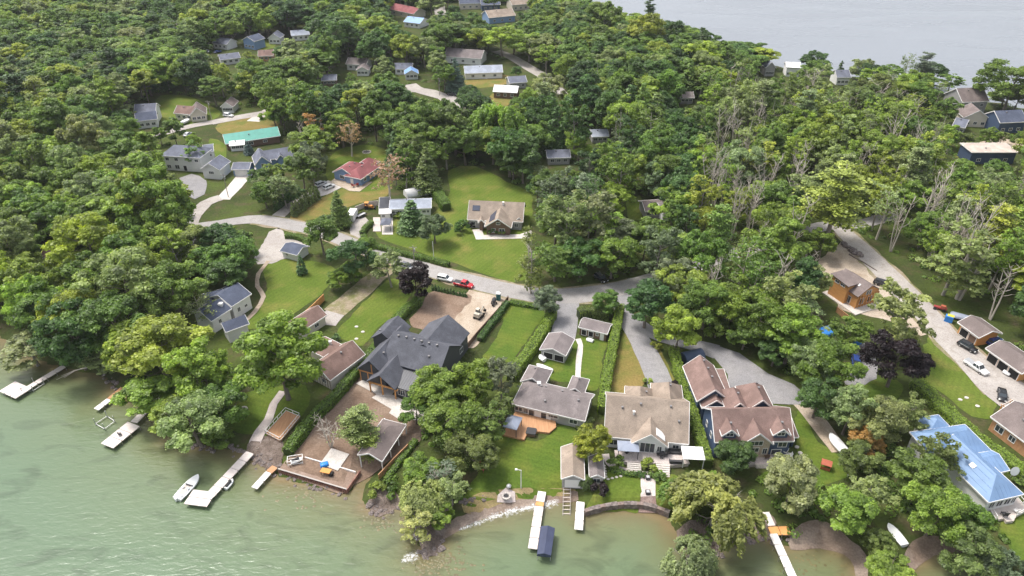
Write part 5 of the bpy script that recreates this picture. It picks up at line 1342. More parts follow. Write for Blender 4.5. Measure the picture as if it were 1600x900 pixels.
MB().box((d.length / 2, 2.2, .98), (d.length - .2, 4.3, .1)).build("terrace", ground_mat("terrace_earth", [(.24, .17, .13), (.31, .23, .185), (.2, .14, .1)], scale=(.3, .8, 4.0)), t)
MB().box((d.length / 2 + 1.6, 4.45, 1.28), (d.length - 4, .22, .42)).build("curb", DOCKWH, t)
area("patio", [(518, 701), (546, 711), (528, 737), (500, 726)], CONC, smooth=False, lift=.1)
area("patio", [(581, 622), (598, 610), (660, 640), (668, 660), (640, 656), (627, 658), (608, 646), (612, 640)], CONC, smooth=False)
area("patio", [(556, 600), (572, 592), (618, 612), (608, 622), (594, 620)], CONC, smooth=False, lift=.1)
ORG = mat("orange_paint", (.62, .27, .06), .5); BLUT = mat("blue_tarp", (.03, .22, .62), .45, noise=.12, scale=1.0)
t = thing_at("yard_cart", "orange topped wheeled cart on waterside terrace", "cart", (510, 740), 0.15, R(-14))
MB().box((0, 0, .85), (2.1, 1.2, .12)).build("top", ORG, t)
for x in (-.85, .85):
    for y in (-.5, .5): MB().box((x, y, .42), (.1, .1, .85)).build("leg", DARK, t)
MB().box((1.25, -.2, .4), (.6, .6, .7)).build("motor", DARK, t)
for y in (-.55, .55): MB().tube([(1.2, y - .06, .2), (1.2, y + .06, .2)], .24, 10).build("wheel", RUB, t)
t = thing_at("tarped_box", "small box under blue tarp on concrete pad", "box", (507, 727), .15, R(20))
MB().loft([[(x * s_, y * s_ * .7, z) for x, y in ((-1, -1), (0, -1.08), (1, -1), (1.06, 0), (1, 1), (0, 1.06), (-1, 1), (-1.05, 0))] for z, s_ in ((0, .8), (.45, .78), (.6, .6), (.64, .2))], True).build("tarp", BLUT, t)

# ------------------------------------------------------------------ decks, terraces, stairs, gazebos
def platform(name, label, cat, px, z, m, thick=.25, rails=(), plank=.0, z0=None):
    w = [G(*q_, z) for q_ in px]; c = sum(w, Vector()) / len(w); org = Vector((c.x, c.y, 0)); t = empty(name, org, 0, label, cat)
    pts = [(p.x - org.x, p.y - org.y) for p in w]
    ar = sum(pts[i][0] * pts[(i + 1) % len(pts)][1] - pts[(i + 1) % len(pts)][0] * pts[i][1] for i in range(len(pts)))
    if ar < 0: pts = pts[::-1]
    MB().prism(pts, z - thick, z).build("floor", m, t)
    MB().prism([(x * .97, y * .97) for x, y in pts], (z0 if z0 is not None else -.3), z - thick).build("base", m, t)
    for i, j in rails:
        a_, b2 = w[i] - org, w[j] - org; k = max(1, int((b2 - a_).length / 1.4))
        for q_ in range(k + 1):
            p = a_.lerp(b2, q_ / k); MB().box((p.x, p.y, z + .5), (.1, .1, 1.0)).build("rail_post", TRIM, t)
        for h in (1.0, .15): MB().bar((a_.x, a_.y, z + h), (b2.x, b2.y, z + h), .09).build("rail", TRIM, t)
    FOOT.append([(p.x, p.y) for p in w]); PROTECT.append([tuple(q_) for q_ in px])
    return t, org
platform("cedar_deck", "reddish cedar deck with cut corners in front of grey bungalow", "deck", [(805, 643), (868, 656), (869, 667), (858, 676), (842, 674), (822, 680), (819, 687), (785, 679)], .55, WOOD_D)
platform("railed_deck", "timber deck with white railing above rubble shore", "deck", [(415, 677), (447, 642), (469, 651), (438, 689)], .5, WOOD_D, rails=((0, 1), (1, 2), (2, 3), (3, 0)))
platform("lake_terrace", "raised pinkish paved terrace in front of tan roofed house", "terrace", [(960, 703), (1070, 708), (1078, 724), (1052, 727), (1030, 724), (984, 722), (962, 720)], .9, PAVER)
platform("timber_terrace", "small pale deck with stairs in front of dormer house", "deck", [(1168, 712), (1238, 708), (1240, 720), (1222, 724), (1168, 726)], .8, PAVER)
platform("porch_deck", "white railed porch deck in front of blue metal roof house", "deck", [(1546, 795), (1590, 778), (1606, 797), (1588, 806), (1584, 814), (1573, 815), (1569, 810), (1556, 812)], .7, WOOD_P, rails=((0, 7), (1, 2), (2, 3)))
platform("rose_house_terrace", "sandy paved terrace before rose roofed house", "terrace", [(516, 284), (524, 278), (566, 284), (582, 284), (562, 299), (546, 298)], .18, SAND)
platform("solar_house_terrace", "white paved terrace before solar panel house", "terrace", [(738, 359), (752, 357), (756, 367), (812, 366), (830, 360), (832, 372), (744, 374)], .18, CONC)
def stairs(label, tl, tr, bl, z, n_, m):
    A_, B_, C_ = G(*tl, z), G(*tr, z), G(*bl, 0); t = empty("steps", (A_.x, A_.y, 0), 0, label, "steps")
    u = (B_ - A_); u.z = 0; dn = Vector((C_.x - A_.x, C_.y - A_.y, 0)) / n_; ang = math.atan2(u.y, u.x)
    for i in range(n_):
        zz = z * (1 - (i + .0) / n_) - .03; c = u / 2 + dn * (i + .5)
        MB().box((c.x, c.y, zz / 2 - .1), (u.length, dn.length * 1.02, zz + .2), ang).build("step", m, t)
stairs("wide paved steps on hut side of box bush", (980, 722), (1002, 724), (980, 737), .9, 5, CONC)
stairs("wide paved steps on canopy side of box bush", (1025, 724), (1047, 726), (1024, 744), .9, 6, CONC)
stairs("broad timber steps below dormer house deck", (1180, 725), (1205, 725), (1182, 732), .8, 4, CONC)
area("patio", [(1001, 737), (1024, 737), (1024, 776), (1001, 776)], PAVER, smooth=False)
area("patio", [(1001, 776), (1024, 776), (1028, 796), (998, 795)], ground_mat("brick_paving", [(.22, .15, .13), (.33, .25, .22), (.17, .11, .1)], scale=(.6, 2.0, 6.0)), smooth=False)
lane("footpath", [(946, 710, 1.5), (952, 724, 1.5), (966, 734, 1.6), (984, 737, 1.6)], PAVER)
for i, q_ in enumerate([(1012, 748), (1012, 771)]):
    t = thing_at("planter", ["dark square fire table on paved lake path near steps", "dark square fire table on paved lake path near seawall"][i], "fire table", q_, .13)
    MB().loft([[(x * s_, y * s_, z) for x, y in ((-1, -1), (1, -1), (1, 1), (-1, 1))] for z, s_ in ((0, .35), (.1, .42), (.5, .46), (.62, .46))], False).build("bowl", DKG, t); MB().box((0, 0, .63), (.6, .6, .06)).build("burner", STEEL, t)
for k in range(10):
    p = G(944 + (k % 5) * .6 + (6 * (k - 4) if k > 4 else 0), 728 + min(k, 5) * 4.2 - (k - 5 if k > 5 else 0) * 1.6); o = MB().prism([(math.cos(a_) * .35, math.sin(a_) * .28) for a_ in np.linspace(0, 6.283, 8)[:-1]], .03, .12).build("stepping_stone", CONC); o.location = (p.x, p.y, 0)
    tag(o, "round stepping stone in curved line beside garden hut", "stepping stone", "stepping stones beside the garden hut")
for k, (x_, y_) in enumerate([(557, 511), (567, 519), (557, 530), (1245, 699), (1250, 708), (1251.5, 713), (1500, 625), (1510, 622), (1527, 635)]):
    p = G(x_, y_); o = MB().prism([(math.cos(a_) * .5, math.sin(a_) * .42) for a_ in np.linspace(0, 6.283, 9)[:-1]], .03, .2).build("garden_stone", CONC); o.location = (p.x, p.y, 0)
    g_ = ["on lawn above charcoal house", "on lawn beside dormer house", "on lawn beside long broad hedge"][k // 3]
    tag(o, f"flat white stone lying {g_}", "stone", f"white stones {g_}")
def gazebo(label, px, w, dpt, z, h, rz, rm, pm, hipped=True, rise=.7, name="gazebo"):
    t = thing_at(name, label, "gazebo", px, z, rz)
    a_, c_ = w / 2, dpt / 2; th = .1
    rgx = (a_ - c_ * .8) if a_ > c_ else 0.0; rgy = 0 if a_ > c_ else c_ - a_ * .8
    top = [(-a_, -c_, h), (a_, -c_, h), (a_, c_, h), (-a_, c_, h), (-rgx, -rgy, h + rise), (rgx, rgy, h + rise)]
    if a_ > c_: f = [(0, 1, 5, 4), (1, 2, 5), (2, 3, 4, 5), (3, 0, 4)]
    else: f = [(0, 1, 4), (1, 2, 5, 4), (2, 3, 5), (3, 0, 4, 5)]
    low = [(x, y, z_ - th) for x, y, z_ in top]
    MB().add(top + low, f + [tuple(reversed([i + 6 for i in q_])) for q_ in f] + [(0, 6, 7, 1), (1, 7, 8, 2), (2, 8, 9, 3), (3, 9, 6, 0)]).build("canopy", rm, t)
    for x in (-a_ + .2, a_ - .2):
        for y in (-c_ + .2, c_ - .2): MB().box((x, y, h / 2 - .05), (.14, .14, h)).build("post", pm, t)
    PROTECT.append(convex([P(*(Matrix.Rotation(rz, 3, 'Z') @ Vector((x, y, 0)) + Vector(t.location))[:2], z + zz) for x in (-a_, a_) for y in (-c_, c_) for zz in (0, h)]))
    return t
CANV = mat("grey_canvas", (.26, .29, .36), .6, noise=.1, scale=.8)
gazebo("grey hip canopy gazebo on cedar deck", (801, 672), 3.2, 4.0, .55, 2.4, R(-19), CANV, DKG)
gazebo("blue grey hard top gazebo beside white lakefront house", (980, 710), 4.4, 2.9, .9, 2.4, R(-5), CANV, DKG, rise=.4)
gazebo("flat white canvas canopy at end of paved terrace", (1080, 722), 4.4, 3.6, .3, 2.7, R(-4), mat("white_canvas", (.82, .81, .79), .7), TRIM, rise=.15)
gazebo("grey gabled garden pavilion over seating behind low hedge", (604, 357), 3.4, 4.4, .12, 2.5, R(4), RF["slate"], DKG, rise=.9, name="garden_pavilion")
area("patio", [(583, 340), (594, 340), (596, 362), (583, 362)], PAVER, smooth=False); area("patio", [(596, 340), (614, 340), (614, 367), (597, 367)], CONC, smooth=False)
t = thing_at("hot_tub", "covered dark hot tub at edge of cedar deck", "hot tub", (830, 678), .1, R(-12))
MB().loft([[(x * s_, y * s_, z) for x, y in ((-1.1, -.75), (-.85, -1), (.85, -1), (1.1, -.75), (1.1, .75), (.85, 1), (-.85, 1), (-1.1, .75))] for z, s_ in ((0, .92), (.8, .95))], False).build("tub", BROWN_W, t)
MB().loft([[(x * s_, y * s_, z) for x, y in ((-1.1, -.75), (-.85, -1), (.85, -1), (1.1, -.75), (1.1, .75), (.85, 1), (-.85, 1), (-1.1, .75))] for z, s_ in ((.8, 1.0), (.95, 1.0), (1.0, .92))], False).build("lid", DKG, t)
# terrace furniture
def patio_set(px, z, label, n_=4, m=DKG):
    t = thing_at("patio_table", label, "table", px, z)
    MB().prism([(math.cos(a_) * .6, math.sin(a_) * .6) for a_ in np.linspace(0, 6.283, 13)[:-1]], .7, .76).build("top", m, t); MB().tube([(0, 0, 0), (0, 0, .72)], .06, 6).build("leg", m, t)
    return t
patio_set((1034, 712), .9, "round dark patio table on paved terrace")
for k, (q_, w_) in enumerate([((1028, 711), "nearest gazebo side"), ((1040, 713), "nearest canopy side"), ((1033, 716), "on stair side"), ((1035, 708), "on house side")]): chair(q_, f"dark patio chair at round terrace table {w_}", DKG, [3.14, 0, 1.57, -1.57][k] + math.pi, .9, .95)
t = thing_at("outdoor_sofa", "long dark outdoor sofa under house windows", "sofa", (1054, 708), .9, R(-4)); MB().box((0, 0, .25), (2.6, .8, .4)).build("seat", DKG, t); MB().box((0, .4, .55), (2.6, .2, .6)).build("backrest", DKG, t)
for x in (-1.3, 1.3): MB().box((x, 0, .42), (.16, .85, .5)).build("armrest", DKG, t)
t = thing_at("outdoor_sofa", "dark outdoor sofa along lake edge of paved terrace", "sofa", (1056, 723), .9, R(176)); MB().box((0, 0, .25), (2.6, .8, .4)).build("seat", DKG, t); MB().box((0, .4, .55), (2.6, .2, .6)).build("backrest", DKG, t)
for x in (-1.3, 1.3): MB().box((x, 0, .42), (.16, .85, .5)).build("armrest", DKG, t)
patio_set((1214, 714), .8, "round white table on dormer house deck", m=TRIM)
chair((1226, 708), "white wicker chair on dormer house deck", TRIM, 2.6, .8, 1.4); chair((1233, 714), "white lounge chair at corner of dormer house deck", TRIM, 3.0, .8, 1.3); chair((1197, 716), "dark brown wicker chair on dormer house deck", BROWN_W, 1.57, .8, 1.5)
chair((754, 735), "red and white lawn swing seat at lawn edge", mat("red_paint", (.30, .05, .045), .6), -.5, 0, 2.0)
chair((1327, 744), "white plastic chair on lawn beside grove", TRIM, 1.0, 0, 1.4); chair((1568, 806), "dark grill bench on blue house porch", DKG, 1.57, .7, 1.6); chair((1586, 800), "white chair on blue house porch", TRIM, 2, .7, 1.2)
chair((346, 622), "white garden bench on shaded shore lawn", TRIM, .7, 0, 1.8); chair((359, 612), "red garden chair on shaded shore lawn", MATS["red_paint"], .4, 0, 1.5)
chair((552, 292), "red chair on rose house terrace", MATS["red_paint"], 1.0, .18, 1.6); chair((558, 291), "second red chair turned on rose house terrace", MATS["red_paint"], 2.2, .18, 1.6)
# fire rings
def fire_ring(px, label, r_=.9, n_=10, pad=None):
    t = thing_at("fire_ring", label, "fire pit", px, .05)
    for k in range(n_):
        a_ = k * 6.283 / n_; MB().box((math.cos(a_) * r_, math.sin(a_) * r_, .15), (.5, .35, .35), a_ + 1.57).build("stone", CONC, t)
    MB().prism([(math.cos(a_) * (r_ - .2), math.sin(a_) * (r_ - .2)) for a_ in np.linspace(0, 6.283, 11)[:-1]], 0, .06).build("ash_bed", DKG, t)
area("patio", [(776, 772), (788, 764), (806, 768), (808, 778), (796, 782), (778, 782)], PAVER)
fire_ring((791, 776), "stone ringed fire pit on round gravel pad by beach", .7)
fire_ring((573, 238), "stone fire ring on lawn behind rose roofed house", 1.6, 12)
fire_ring((381, 640), "white rimmed fire bowl on shaded shore lawn", .7, 9)
t = thing_at("kettle_grill", "round grey kettle grill on lake lawn", "grill", (795, 764)); MB().loft([[(math.cos(a_) * r_, math.sin(a_) * r_, z) for a_ in np.linspace(0, 6.283, 11)[:-1]] for z, r_ in ((.5, .15), (.65, .45), (.85, .55), (1.05, .45), (1.2, .1))]).build("bowl", STEEL, t)
for a_ in (0, 2.1, 4.2): MB().bar((math.cos(a_) * .4, math.sin(a_) * .4, 0), (math.cos(a_) * .2, math.sin(a_) * .2, .65), .05).build("leg", STEEL, t)
# lamp post, utility poles
def pole(px, h, label, name, cat, m, cross=False, lamp=False, r_=.11):
    t = thing_at(name, label, cat, px); MB().tube([(0, 0, -.3), (0, 0, h * .5), (0, 0, h)], [r_, r_ * .85, r_ * .7], 8).build("pole", m, t)
    if cross:
        MB().box((0, 0, h - .6), (2.2, .12, .14)).build("crossarm", m, t); MB().tube([(.35, 0, h - 2.0), (.35, 0, h - 1.1)], .22, 8).build("transformer", STEEL, t)
    if lamp:
        MB().bar((0, 0, h - .1), (-.9, 0, h + .25), .09).build("arm", m, t); MB().loft([[(-.9 + x * s_, y * s_, h + z) for x, y in ((-.3, -.2), (.2, -.2), (.2, .2), (-.3, .2))] for z, s_ in ((.12, 1), (.3, .9), (.4, .4))], False).build("lamp_head", TRIM, t)
pole((814, 763), 5.2, "white lamp post on lake lawn near beach", "lamp_post", "lamp post", TRIM, lamp=True)
POLEW = mat("pole_wood", (.36, .32, .29), .85)
pole((648, 418), 7.5, "wooden utility pole with transformer at roadside hedge end", "utility_pole", "utility pole", POLEW, cross=True, r_=.15)
pole((678, 406), 6.5, "pale bare pole standing in lawn behind roadside hedge", "utility_pole", "utility pole", TRIM)
pole((331, 188), 9, "utility pole beside far street drive", "utility_pole", "utility pole", POLEW, cross=True, r_=.15)
pole((687, 150), 9, "utility pole at bend of far road", "utility_pole", "utility pole", POLEW, cross=True, r_=.15)
pole((357, 308), 9, "leaning pole beside concrete garage drive", "utility_pole", "utility pole", POLEW, cross=True, r_=.15)
pole((1338, 622), 4.5, "white lamp post on lawn below paved turning pad", "lamp_post", "lamp post", TRIM, lamp=True)
# fences
def fence(px, h, m, label, sect=1.8, pitch=.0):
    pts = [G(*q_) for q_ in px]; t = empty("fence", pts[0], 0, label, "fence")
    for a_, b2 in zip(pts, pts[1:]):
        d = b2 - a_; k = max(1, round(d.length / sect)); ang = math.atan2(d.y, d.x)
        for i in range(k):
            c_ = a_.lerp(b2, (i + .5) / k) - pts[0]; ln = d.length / k
            MB().box((c_.x, c_.y, h / 2), (ln - .12, .06, h - .1), ang).build("panel", m, t); q_ = a_.lerp(b2, i / k) - pts[0]
            MB().box((q_.x, q_.y, h / 2), (.14, .14, h + .1), ang).build("post", m, t)
            MB().box((c_.x, c_.y, h), (ln, .16, .07), ang).build("cap_board", m, t)
fence([(507, 470), (490, 487), (466, 508)], 2.2, WOOD_O, "tall orange board fence behind half timbered house")
fence([(638, 702), (616, 724), (592, 750)], 1.5, WOOD_D, "orange brown board fence along boat slip")
fence([(1306, 488), (1326, 504), (1344, 522)], 1.8, WOOD_D, "orange brown timber fence below sandy cabin lot")
fence([(794, 470), (776, 492), (744, 528), (728, 548)], 1.6, BROWN_W, "dark silt fence along sandy building yard")
fence([(556, 330), (578, 322), (592, 321)], 1.8, WOOD_P, "grey board fence behind orange tractor")
# log and rock pile on the cabin lot
for k in range(12):
    p = G(1319 + k * 2.4 + random.uniform(-1, 1), 384 + k * 1.7 + random.uniform(-2, 2)); o = bpy.data.objects.new("boulder", rock_me[k % 5]); COL.objects.link(o); o.location = (p.x, p.y, .3); o.scale = (random.uniform(.5, 1),) * 3; o.rotation_euler = (0, 0, k)
    tag(o, "brown block in rubble pile beside cabin lot road", "boulder", "rubble beside the cabin lot")
for k in range(3):
    a_, b2 = G(1326 + k * 4, 398 + k * 2), G(1366 + k * 2, 421 + k * 1.5); o = MB().tube([a_ + Vector((0, 0, .25)), a_.lerp(b2, .5) + Vector((0, .2, .28)), b2 + Vector((0, 0, .22))], [.2, .17, .12], 7).build("felled_log", BARK); tag(o, "long dark felled log lying beside cabin lot", "log", "logs beside the cabin lot")
# fallen pale branches reaching into the lake
for k, (p0, p1) in enumerate([((150, 575), (88, 594)), ((140, 580), (96, 588))]):
    a_, b2 = G(*p0, 0), G(*p1, WATER_Z); o = MB(); o.tube([a_ + Vector((0, 0, 1.2)), a_.lerp(b2, .5) + Vector((0, 0, 1.0)), b2 + Vector((0, 0, .1))], [.16, .1, .03], 6); m_ = a_.lerp(b2, .5) + Vector((0, 0, 1)); o.tube([m_, m_ + Vector((-2.0, -1.6, -.8))], [.08, .02], 5)
    o = o.build("fallen_branch", BARK_PALE); tag(o, ["long bleached branch drooping into lake beside L shaped dock", "shorter bleached branch drooping into lake beside L shaped dock"][k], "branch")
# seawall of the curved bay
pts = catmull([Vector(G(x, y, -.3)[:2]) for x, y in ((914, 800), (930, 795), (955, 790), (985, 788), (1015, 791), (1046, 802))], False, 1.0)
t = empty("stone_seawall", (pts[0].x, pts[0].y, 0), 0, "low curved stone seawall at edge of lake lawn", "seawall")
for i, (a_, b2) in enumerate(zip(pts, pts[1:])):
    c_ = (a_ + b2) / 2 - pts[0]; d = b2 - a_
    MB().box((c_.x, c_.y, -.72), (d.length * .97, .75 + .1 * (i % 3), 1.75 + .06 * (i % 2)), math.atan2(d.y, d.x)).build("stone_block", ROCKM if i % 3 else mat("dark_stone", (.2, .15, .13), .85, noise=.3, scale=2.0), t)
# marine railway at the boathouse
t = thing_at("marine_railway", "steel boat rails running from boathouse door into surf", "rails", (886, 762))
e_ = G(885, 806, WATER_Z) - Vector(t.location); s0 = Vector((0, 0, .1))
for x in (-.7, .7): MB().bar(s0 + Vector((x, 0, 0)), Vector((e_.x + x, e_.y, WATER_Z + .05)), .12).build("rail", POST, t)
for k in range(7): c_ = s0.lerp(Vector((e_.x, e_.y, WATER_Z + .05)), (k + .5) / 7); MB().bar(c_ - Vector((.8, 0, .08)), c_ + Vector((.8, 0, -.08)), .14).build("sleeper", WOOD_P, t)
# blue trampoline covers, play hut, portable toilet, satellite dish
for px_, a_, b2, lab in (((1292, 520), 3.4, 1.7, "large blue tarp covered pool half hidden by trees"), ((1338, 536), 1.5, 1.0, "small blue tarp at paved turning pad")):
    t = thing_at("blue_tarp", lab, "tarp", px_, 0, R(25)); MB().loft([[(math.cos(q_) * a_ * s_, math.sin(q_) * b2 * s_, z) for q_ in np.linspace(0, 6.283, 19)[:-1]] for z, s_ in ((0, 1), (.8, 1), (1.0, .9), (1.1, .3))], True).build("cover", BLUT, t)
    PROTECT.append([(px_[0] - 20, px_[1] - 10), (px_[0] + 12, px_[1] - 14), (px_[0] + 8, px_[1] + 4), (px_[0] - 18, px_[1] + 4)])
REDW = mat("redwood_stain", (.42, .11, .06), .6, noise=.15, scale=2)
t = thing_at("play_hut", "small red wooden play hut on lawn below gravel drive", "play hut", (1289, 731), 0, R(-25))
MB().add([(-1, -.9, 1.5), (1, -.9, 1.5), (1, .9, 1.5), (-1, .9, 1.5), (-1, 0, 2.1), (1, 0, 2.1)], [(0, 1, 5, 4), (2, 3, 4, 5), (0, 4, 3), (1, 2, 5)]).build("roof", REDW, t)
for x in (-.85, .85):
    for y in (-.75, .75): MB().box((x, y, .75), (.12, .12, 1.5)).build("post", REDW, t)
for y in (-.75, .75): MB().box((0, y, .45), (1.7, .06, .7)).build("side_panel", REDW, t)
t = thing_at("portable_toilet", "teal portable toilet with white roof at road edge", "portable toilet", (779, 468), .1, R(-10)); TEAL = mat("teal_plastic", (.035, .16, .16), .5)
MB().box((0, 0, 1.05), (1.15, 1.15, 2.1)).build("cabin", TEAL, t); MB().loft([[(x * s_, y * s_, z) for x, y in ((-.62, -.62), (.62, -.62), (.62, .62), (-.62, .62))] for z, s_ in ((2.1, 1), (2.2, 1), (2.35, .6))], False).build("roof", TRIM, t); MB().box((0, -.585, 1.0), (.75, .03, 1.8)).build("door", mat("teal_dark", (.02, .1, .1), .5), t); MB().tube([(.4, .4, 2.1), (.4, .4, 2.6)], .06, 6).build("vent_pipe", DARK, t)
t = thing_at("satellite_dish", "pale satellite dish on post beside blue roofed house", "satellite dish", (1579, 745)); MB().tube([(0, 0, 0), (0, 0, 1.6)], .07, 6).build("post", STEEL, t); MB().loft([[(math.cos(q_) * r_, -z_ * .9 + math.sin(q_) * r_ * .35, 1.9 + math.sin(q_) * r_) for q_ in np.linspace(0, 6.283, 13)[:-1]] for z_, r_ in ((0, .1), (.1, .55), (.3, .95))], True).build("dish", BOATW, t)
# pergola by the orange log house
t = thing_at("pergola", "orange beam pergola at corner of orange log house", "pergola", (1578, 650), 0, R(28))
for k in range(5): MB().box((0, -1.6 + k * .8, 2.8), (4.2, .16, .22)).build("beam", WOOD_P, t)
for x in (-1.7, 1.7):
    MB().box((x, 0, 2.6), (.18, 3.9, .2)).build("side_beam", WOOD_O, t)
    for y in (-1.7, 1.7): MB().box((x, y, 1.25), (.2, .2, 2.5)).build("post", WOOD_O, t)

# ------------------------------------------------------------------ vehicles
PAINT = {}
def paint(nm, c): 
    if nm not in PAINT: PAINT[nm] = mat("car_paint_" + nm, c, .25, spec=.6)
    return PAINT[nm]
RIM = mat("wheel_rim", (.5, .5, .5), .35, metal=.7); LAMP = mat("lamp_glass", (.8, .8, .78), .2); TAILL = mat("tail_lamp", (.35, .02, .02), .3)
CARS = {}
def car_body(kind, W, L_, m, t, bed_m=None):
    def ring(x, w, zt, zb=.32): return [(x, -w * .9, zb), (x, -w, zb + .15), (x, -w, zt - .14), (x, -w * .9, zt), (x, w * .9, zt), (x, w, zt - .14), (x, w, zb + .15), (x, w * .9, zb)]
    hw = W / 2; h = dict(suv=1.02, sedan=.9, pickup=1.08)[kind]; H_ = dict(suv=1.72, sedan=1.45, pickup=1.88)[kind]
    xs = [(-.5, .86, h - .12), (-.48, .95, h), (-.3, 1, h), (.1, 1, h), (.3, .98, h - .06), (.44, .92, h - .14), (.495, .8, h - .3)]
    MB().loft([ring(x * L_, hw * w, z) for x, w, z in xs], True).build("body", m, t)
    c = dict(suv=(-.46, -.4, .1, .24), sedan=(-.36, -.2, .1, .26), pickup=(-.1, -.07, .14, .25))[kind]
    gw = hw * .9; tw = hw * .74
    def cab(x0, x1, x2, x3, z0, z1): return [[(x0 * L_, -gw, z0), (x3 * L_, -gw, z0), (x3 * L_, gw, z0), (x0 * L_, gw, z0)], [(x1 * L_, -tw, z1), (x2 * L_, -tw, z1), (x2 * L_, tw, z1), (x1 * L_, tw, z1)]]
    MB().loft(cab(*c, h - .03, H_ - .05), False).build("window_glass", GLASS, t)
    x1, x2 = c[1] * L_, c[2] * L_
    rb = MB(); rb.loft([[(x1 - .08, -tw - .03, H_ - .09), (x2 + .08, -tw - .03, H_ - .09), (x2 + .08, tw + .03, H_ - .09), (x1 - .08, tw + .03, H_ - .09)], [(x1 - .04, -tw, H_ - .02), (x2 + .04, -tw, H_ - .02), (x2 + .04, tw, H_ - .02), (x1 - .04, tw, H_ - .02)], [(x1 + .2, -tw * .8, H_ + .02), (x2 - .2, -tw * .8, H_ + .02), (x2 - .2, tw * .8, H_ + .02), (x1 + .2, tw * .8, H_ + .02)]], False)
    for s_ in (-1, 1):
        for xa, xb in ((c[0], c[1]), (c[3], c[2]), ((c[0] + c[3]) / 2, (c[1] + c[2]) / 2)): rb.bar((xa * L_, s_ * gw, h - .03), (xb * L_, s_ * tw, H_ - .06), .1, .07)
    rb.build("roof", m, t)
    if kind == "pickup": MB().box((-.3 * L_, 0, h + .03), (.38 * L_, W * .8, .1)).build("bed_cover", bed_m or DKG, t)
    for x in (-.3, .31):
        for s_ in (-1, 1):
            wh = MB().tube([(x * L_, s_ * (hw - .2), .36), (x * L_, s_ * (hw + .02), .36)], .36, 12, smooth=False).build("wheel", RUB, t)
            MB().tube([(x * L_, s_ * (hw + .01), .36), (x * L_, s_ * (hw + .04), .36)], .21, 8, smooth=False).build("rim", RIM, wh)
    for s_ in (-1, 1):
        MB().box((.475 * L_, s_ * hw * .68, h - .32), (.2, .36, .18)).build("headlight", LAMP, t); MB().box((-.497 * L_, s_ * hw * .74, h - .22), (.06, .26, .26)).build("tail_light", TAILL, t)
        MB().box((.2 * L_, s_ * (hw + .08), h + .08), (.14, .22, .16)).build("mirror", m, t)
def car(rear, front, kind, col, label, bed_m=None, z=.1, protect=True):
    A, B = G(*rear, .9), G(*front, .9); c = (A + B) / 2; d = B - A; L_ = dict(suv=4.8, sedan=4.7, pickup=5.9)[kind]; W = dict(suv=1.95, sedan=1.85, pickup=2.05)[kind]
    nm = dict(suv="parked_suv", sedan="parked_car", pickup="pickup_truck")[kind]
    t = empty(nm, (c.x, c.y, z), math.atan2(d.y, d.x), label, dict(suv="car", sedan="car", pickup="pickup truck")[kind])
    car_body(kind, W, L_, col, t, bed_m)
    if protect: PROTECT.append(convex([P(c.x + math.cos(a_) * 2.5, c.y + math.sin(a_) * 2.5, z_) for a_ in np.linspace(0, 6.283, 9) for z_ in (0, 1.6)]))
    return t
WH, BK, RD, SV, GY, BL = paint("white", (.76, .76, .75)), paint("black", (.018, .018, .02)), paint("red", (.50, .02, .03)), paint("silver", (.5, .51, .53)), paint("grey", (.12, .12, .13)), paint("blue", (.03, .06, .22))
car((710, 440), (739, 446.5), "pickup", RD, "bright red pickup with grey bed cover on the road")
car((684, 432), (706, 436.5), "suv", WH, "white van parked behind red pickup on the road")
car((628, 413), (646, 419), "suv", GY, "dark grey car on road beside utility pole")
car((1501, 534), (1524, 547), "suv", BK, "black car parked before orange timber garage")
car((1510, 562), (1542, 583), "pickup", WH, "white pickup with open roof window on gravel beside green lawn", STEEL)
car((1566, 604), (1567, 627), "sedan", BK, "black car with pale windscreen near pergola")
car((1588, 571), (1571, 583), "sedan", WH, "white car nosing out of triple garage bay", protect=False)
car((1546, 535), (1562, 528), "suv", BL, "dark blue car between the two timber garages", protect=False)
car((493, 290), (510, 283), "suv", SV, "silver car parked by cedar row at rose roofed house")
car((504, 295), (523, 287), "suv", WH, "white car parked next to silver car")
car((1158, 612), (1142, 616), "suv", BK, "black car behind dormer house near garage wing", protect=False)
car((1178, 610), (1163, 614), "suv", GY, "dark grey car behind dormer house next to black car", protect=False)
car((1337, 556), (1339, 576), "suv", BL, "dark blue car on paved turning pad")
car((934, 430), (944, 437), "suv", BK, "black car tucked under trees at road bend", protect=True)
car((1372, 440), (1386, 444), "suv", BK, "black car behind timber cabin on gravel road")
car((352, 179), (361, 180), "suv", WH, "white car on far street drive")
car((808, 122), (820, 122), "suv", WH, "white car beside white roofed house")
car((700, 146), (712, 147), "sedan", BK, "black car at bend of far road")
car((318, 78), (328, 82), "suv", WH, "white car beside far cottage terrace")
car((336, 81), (344, 79), "sedan", BL, "blue car on far cottage drive")
car((288, 212), (298, 206), "sedan", SV, "silver car under trees on far street", protect=False)
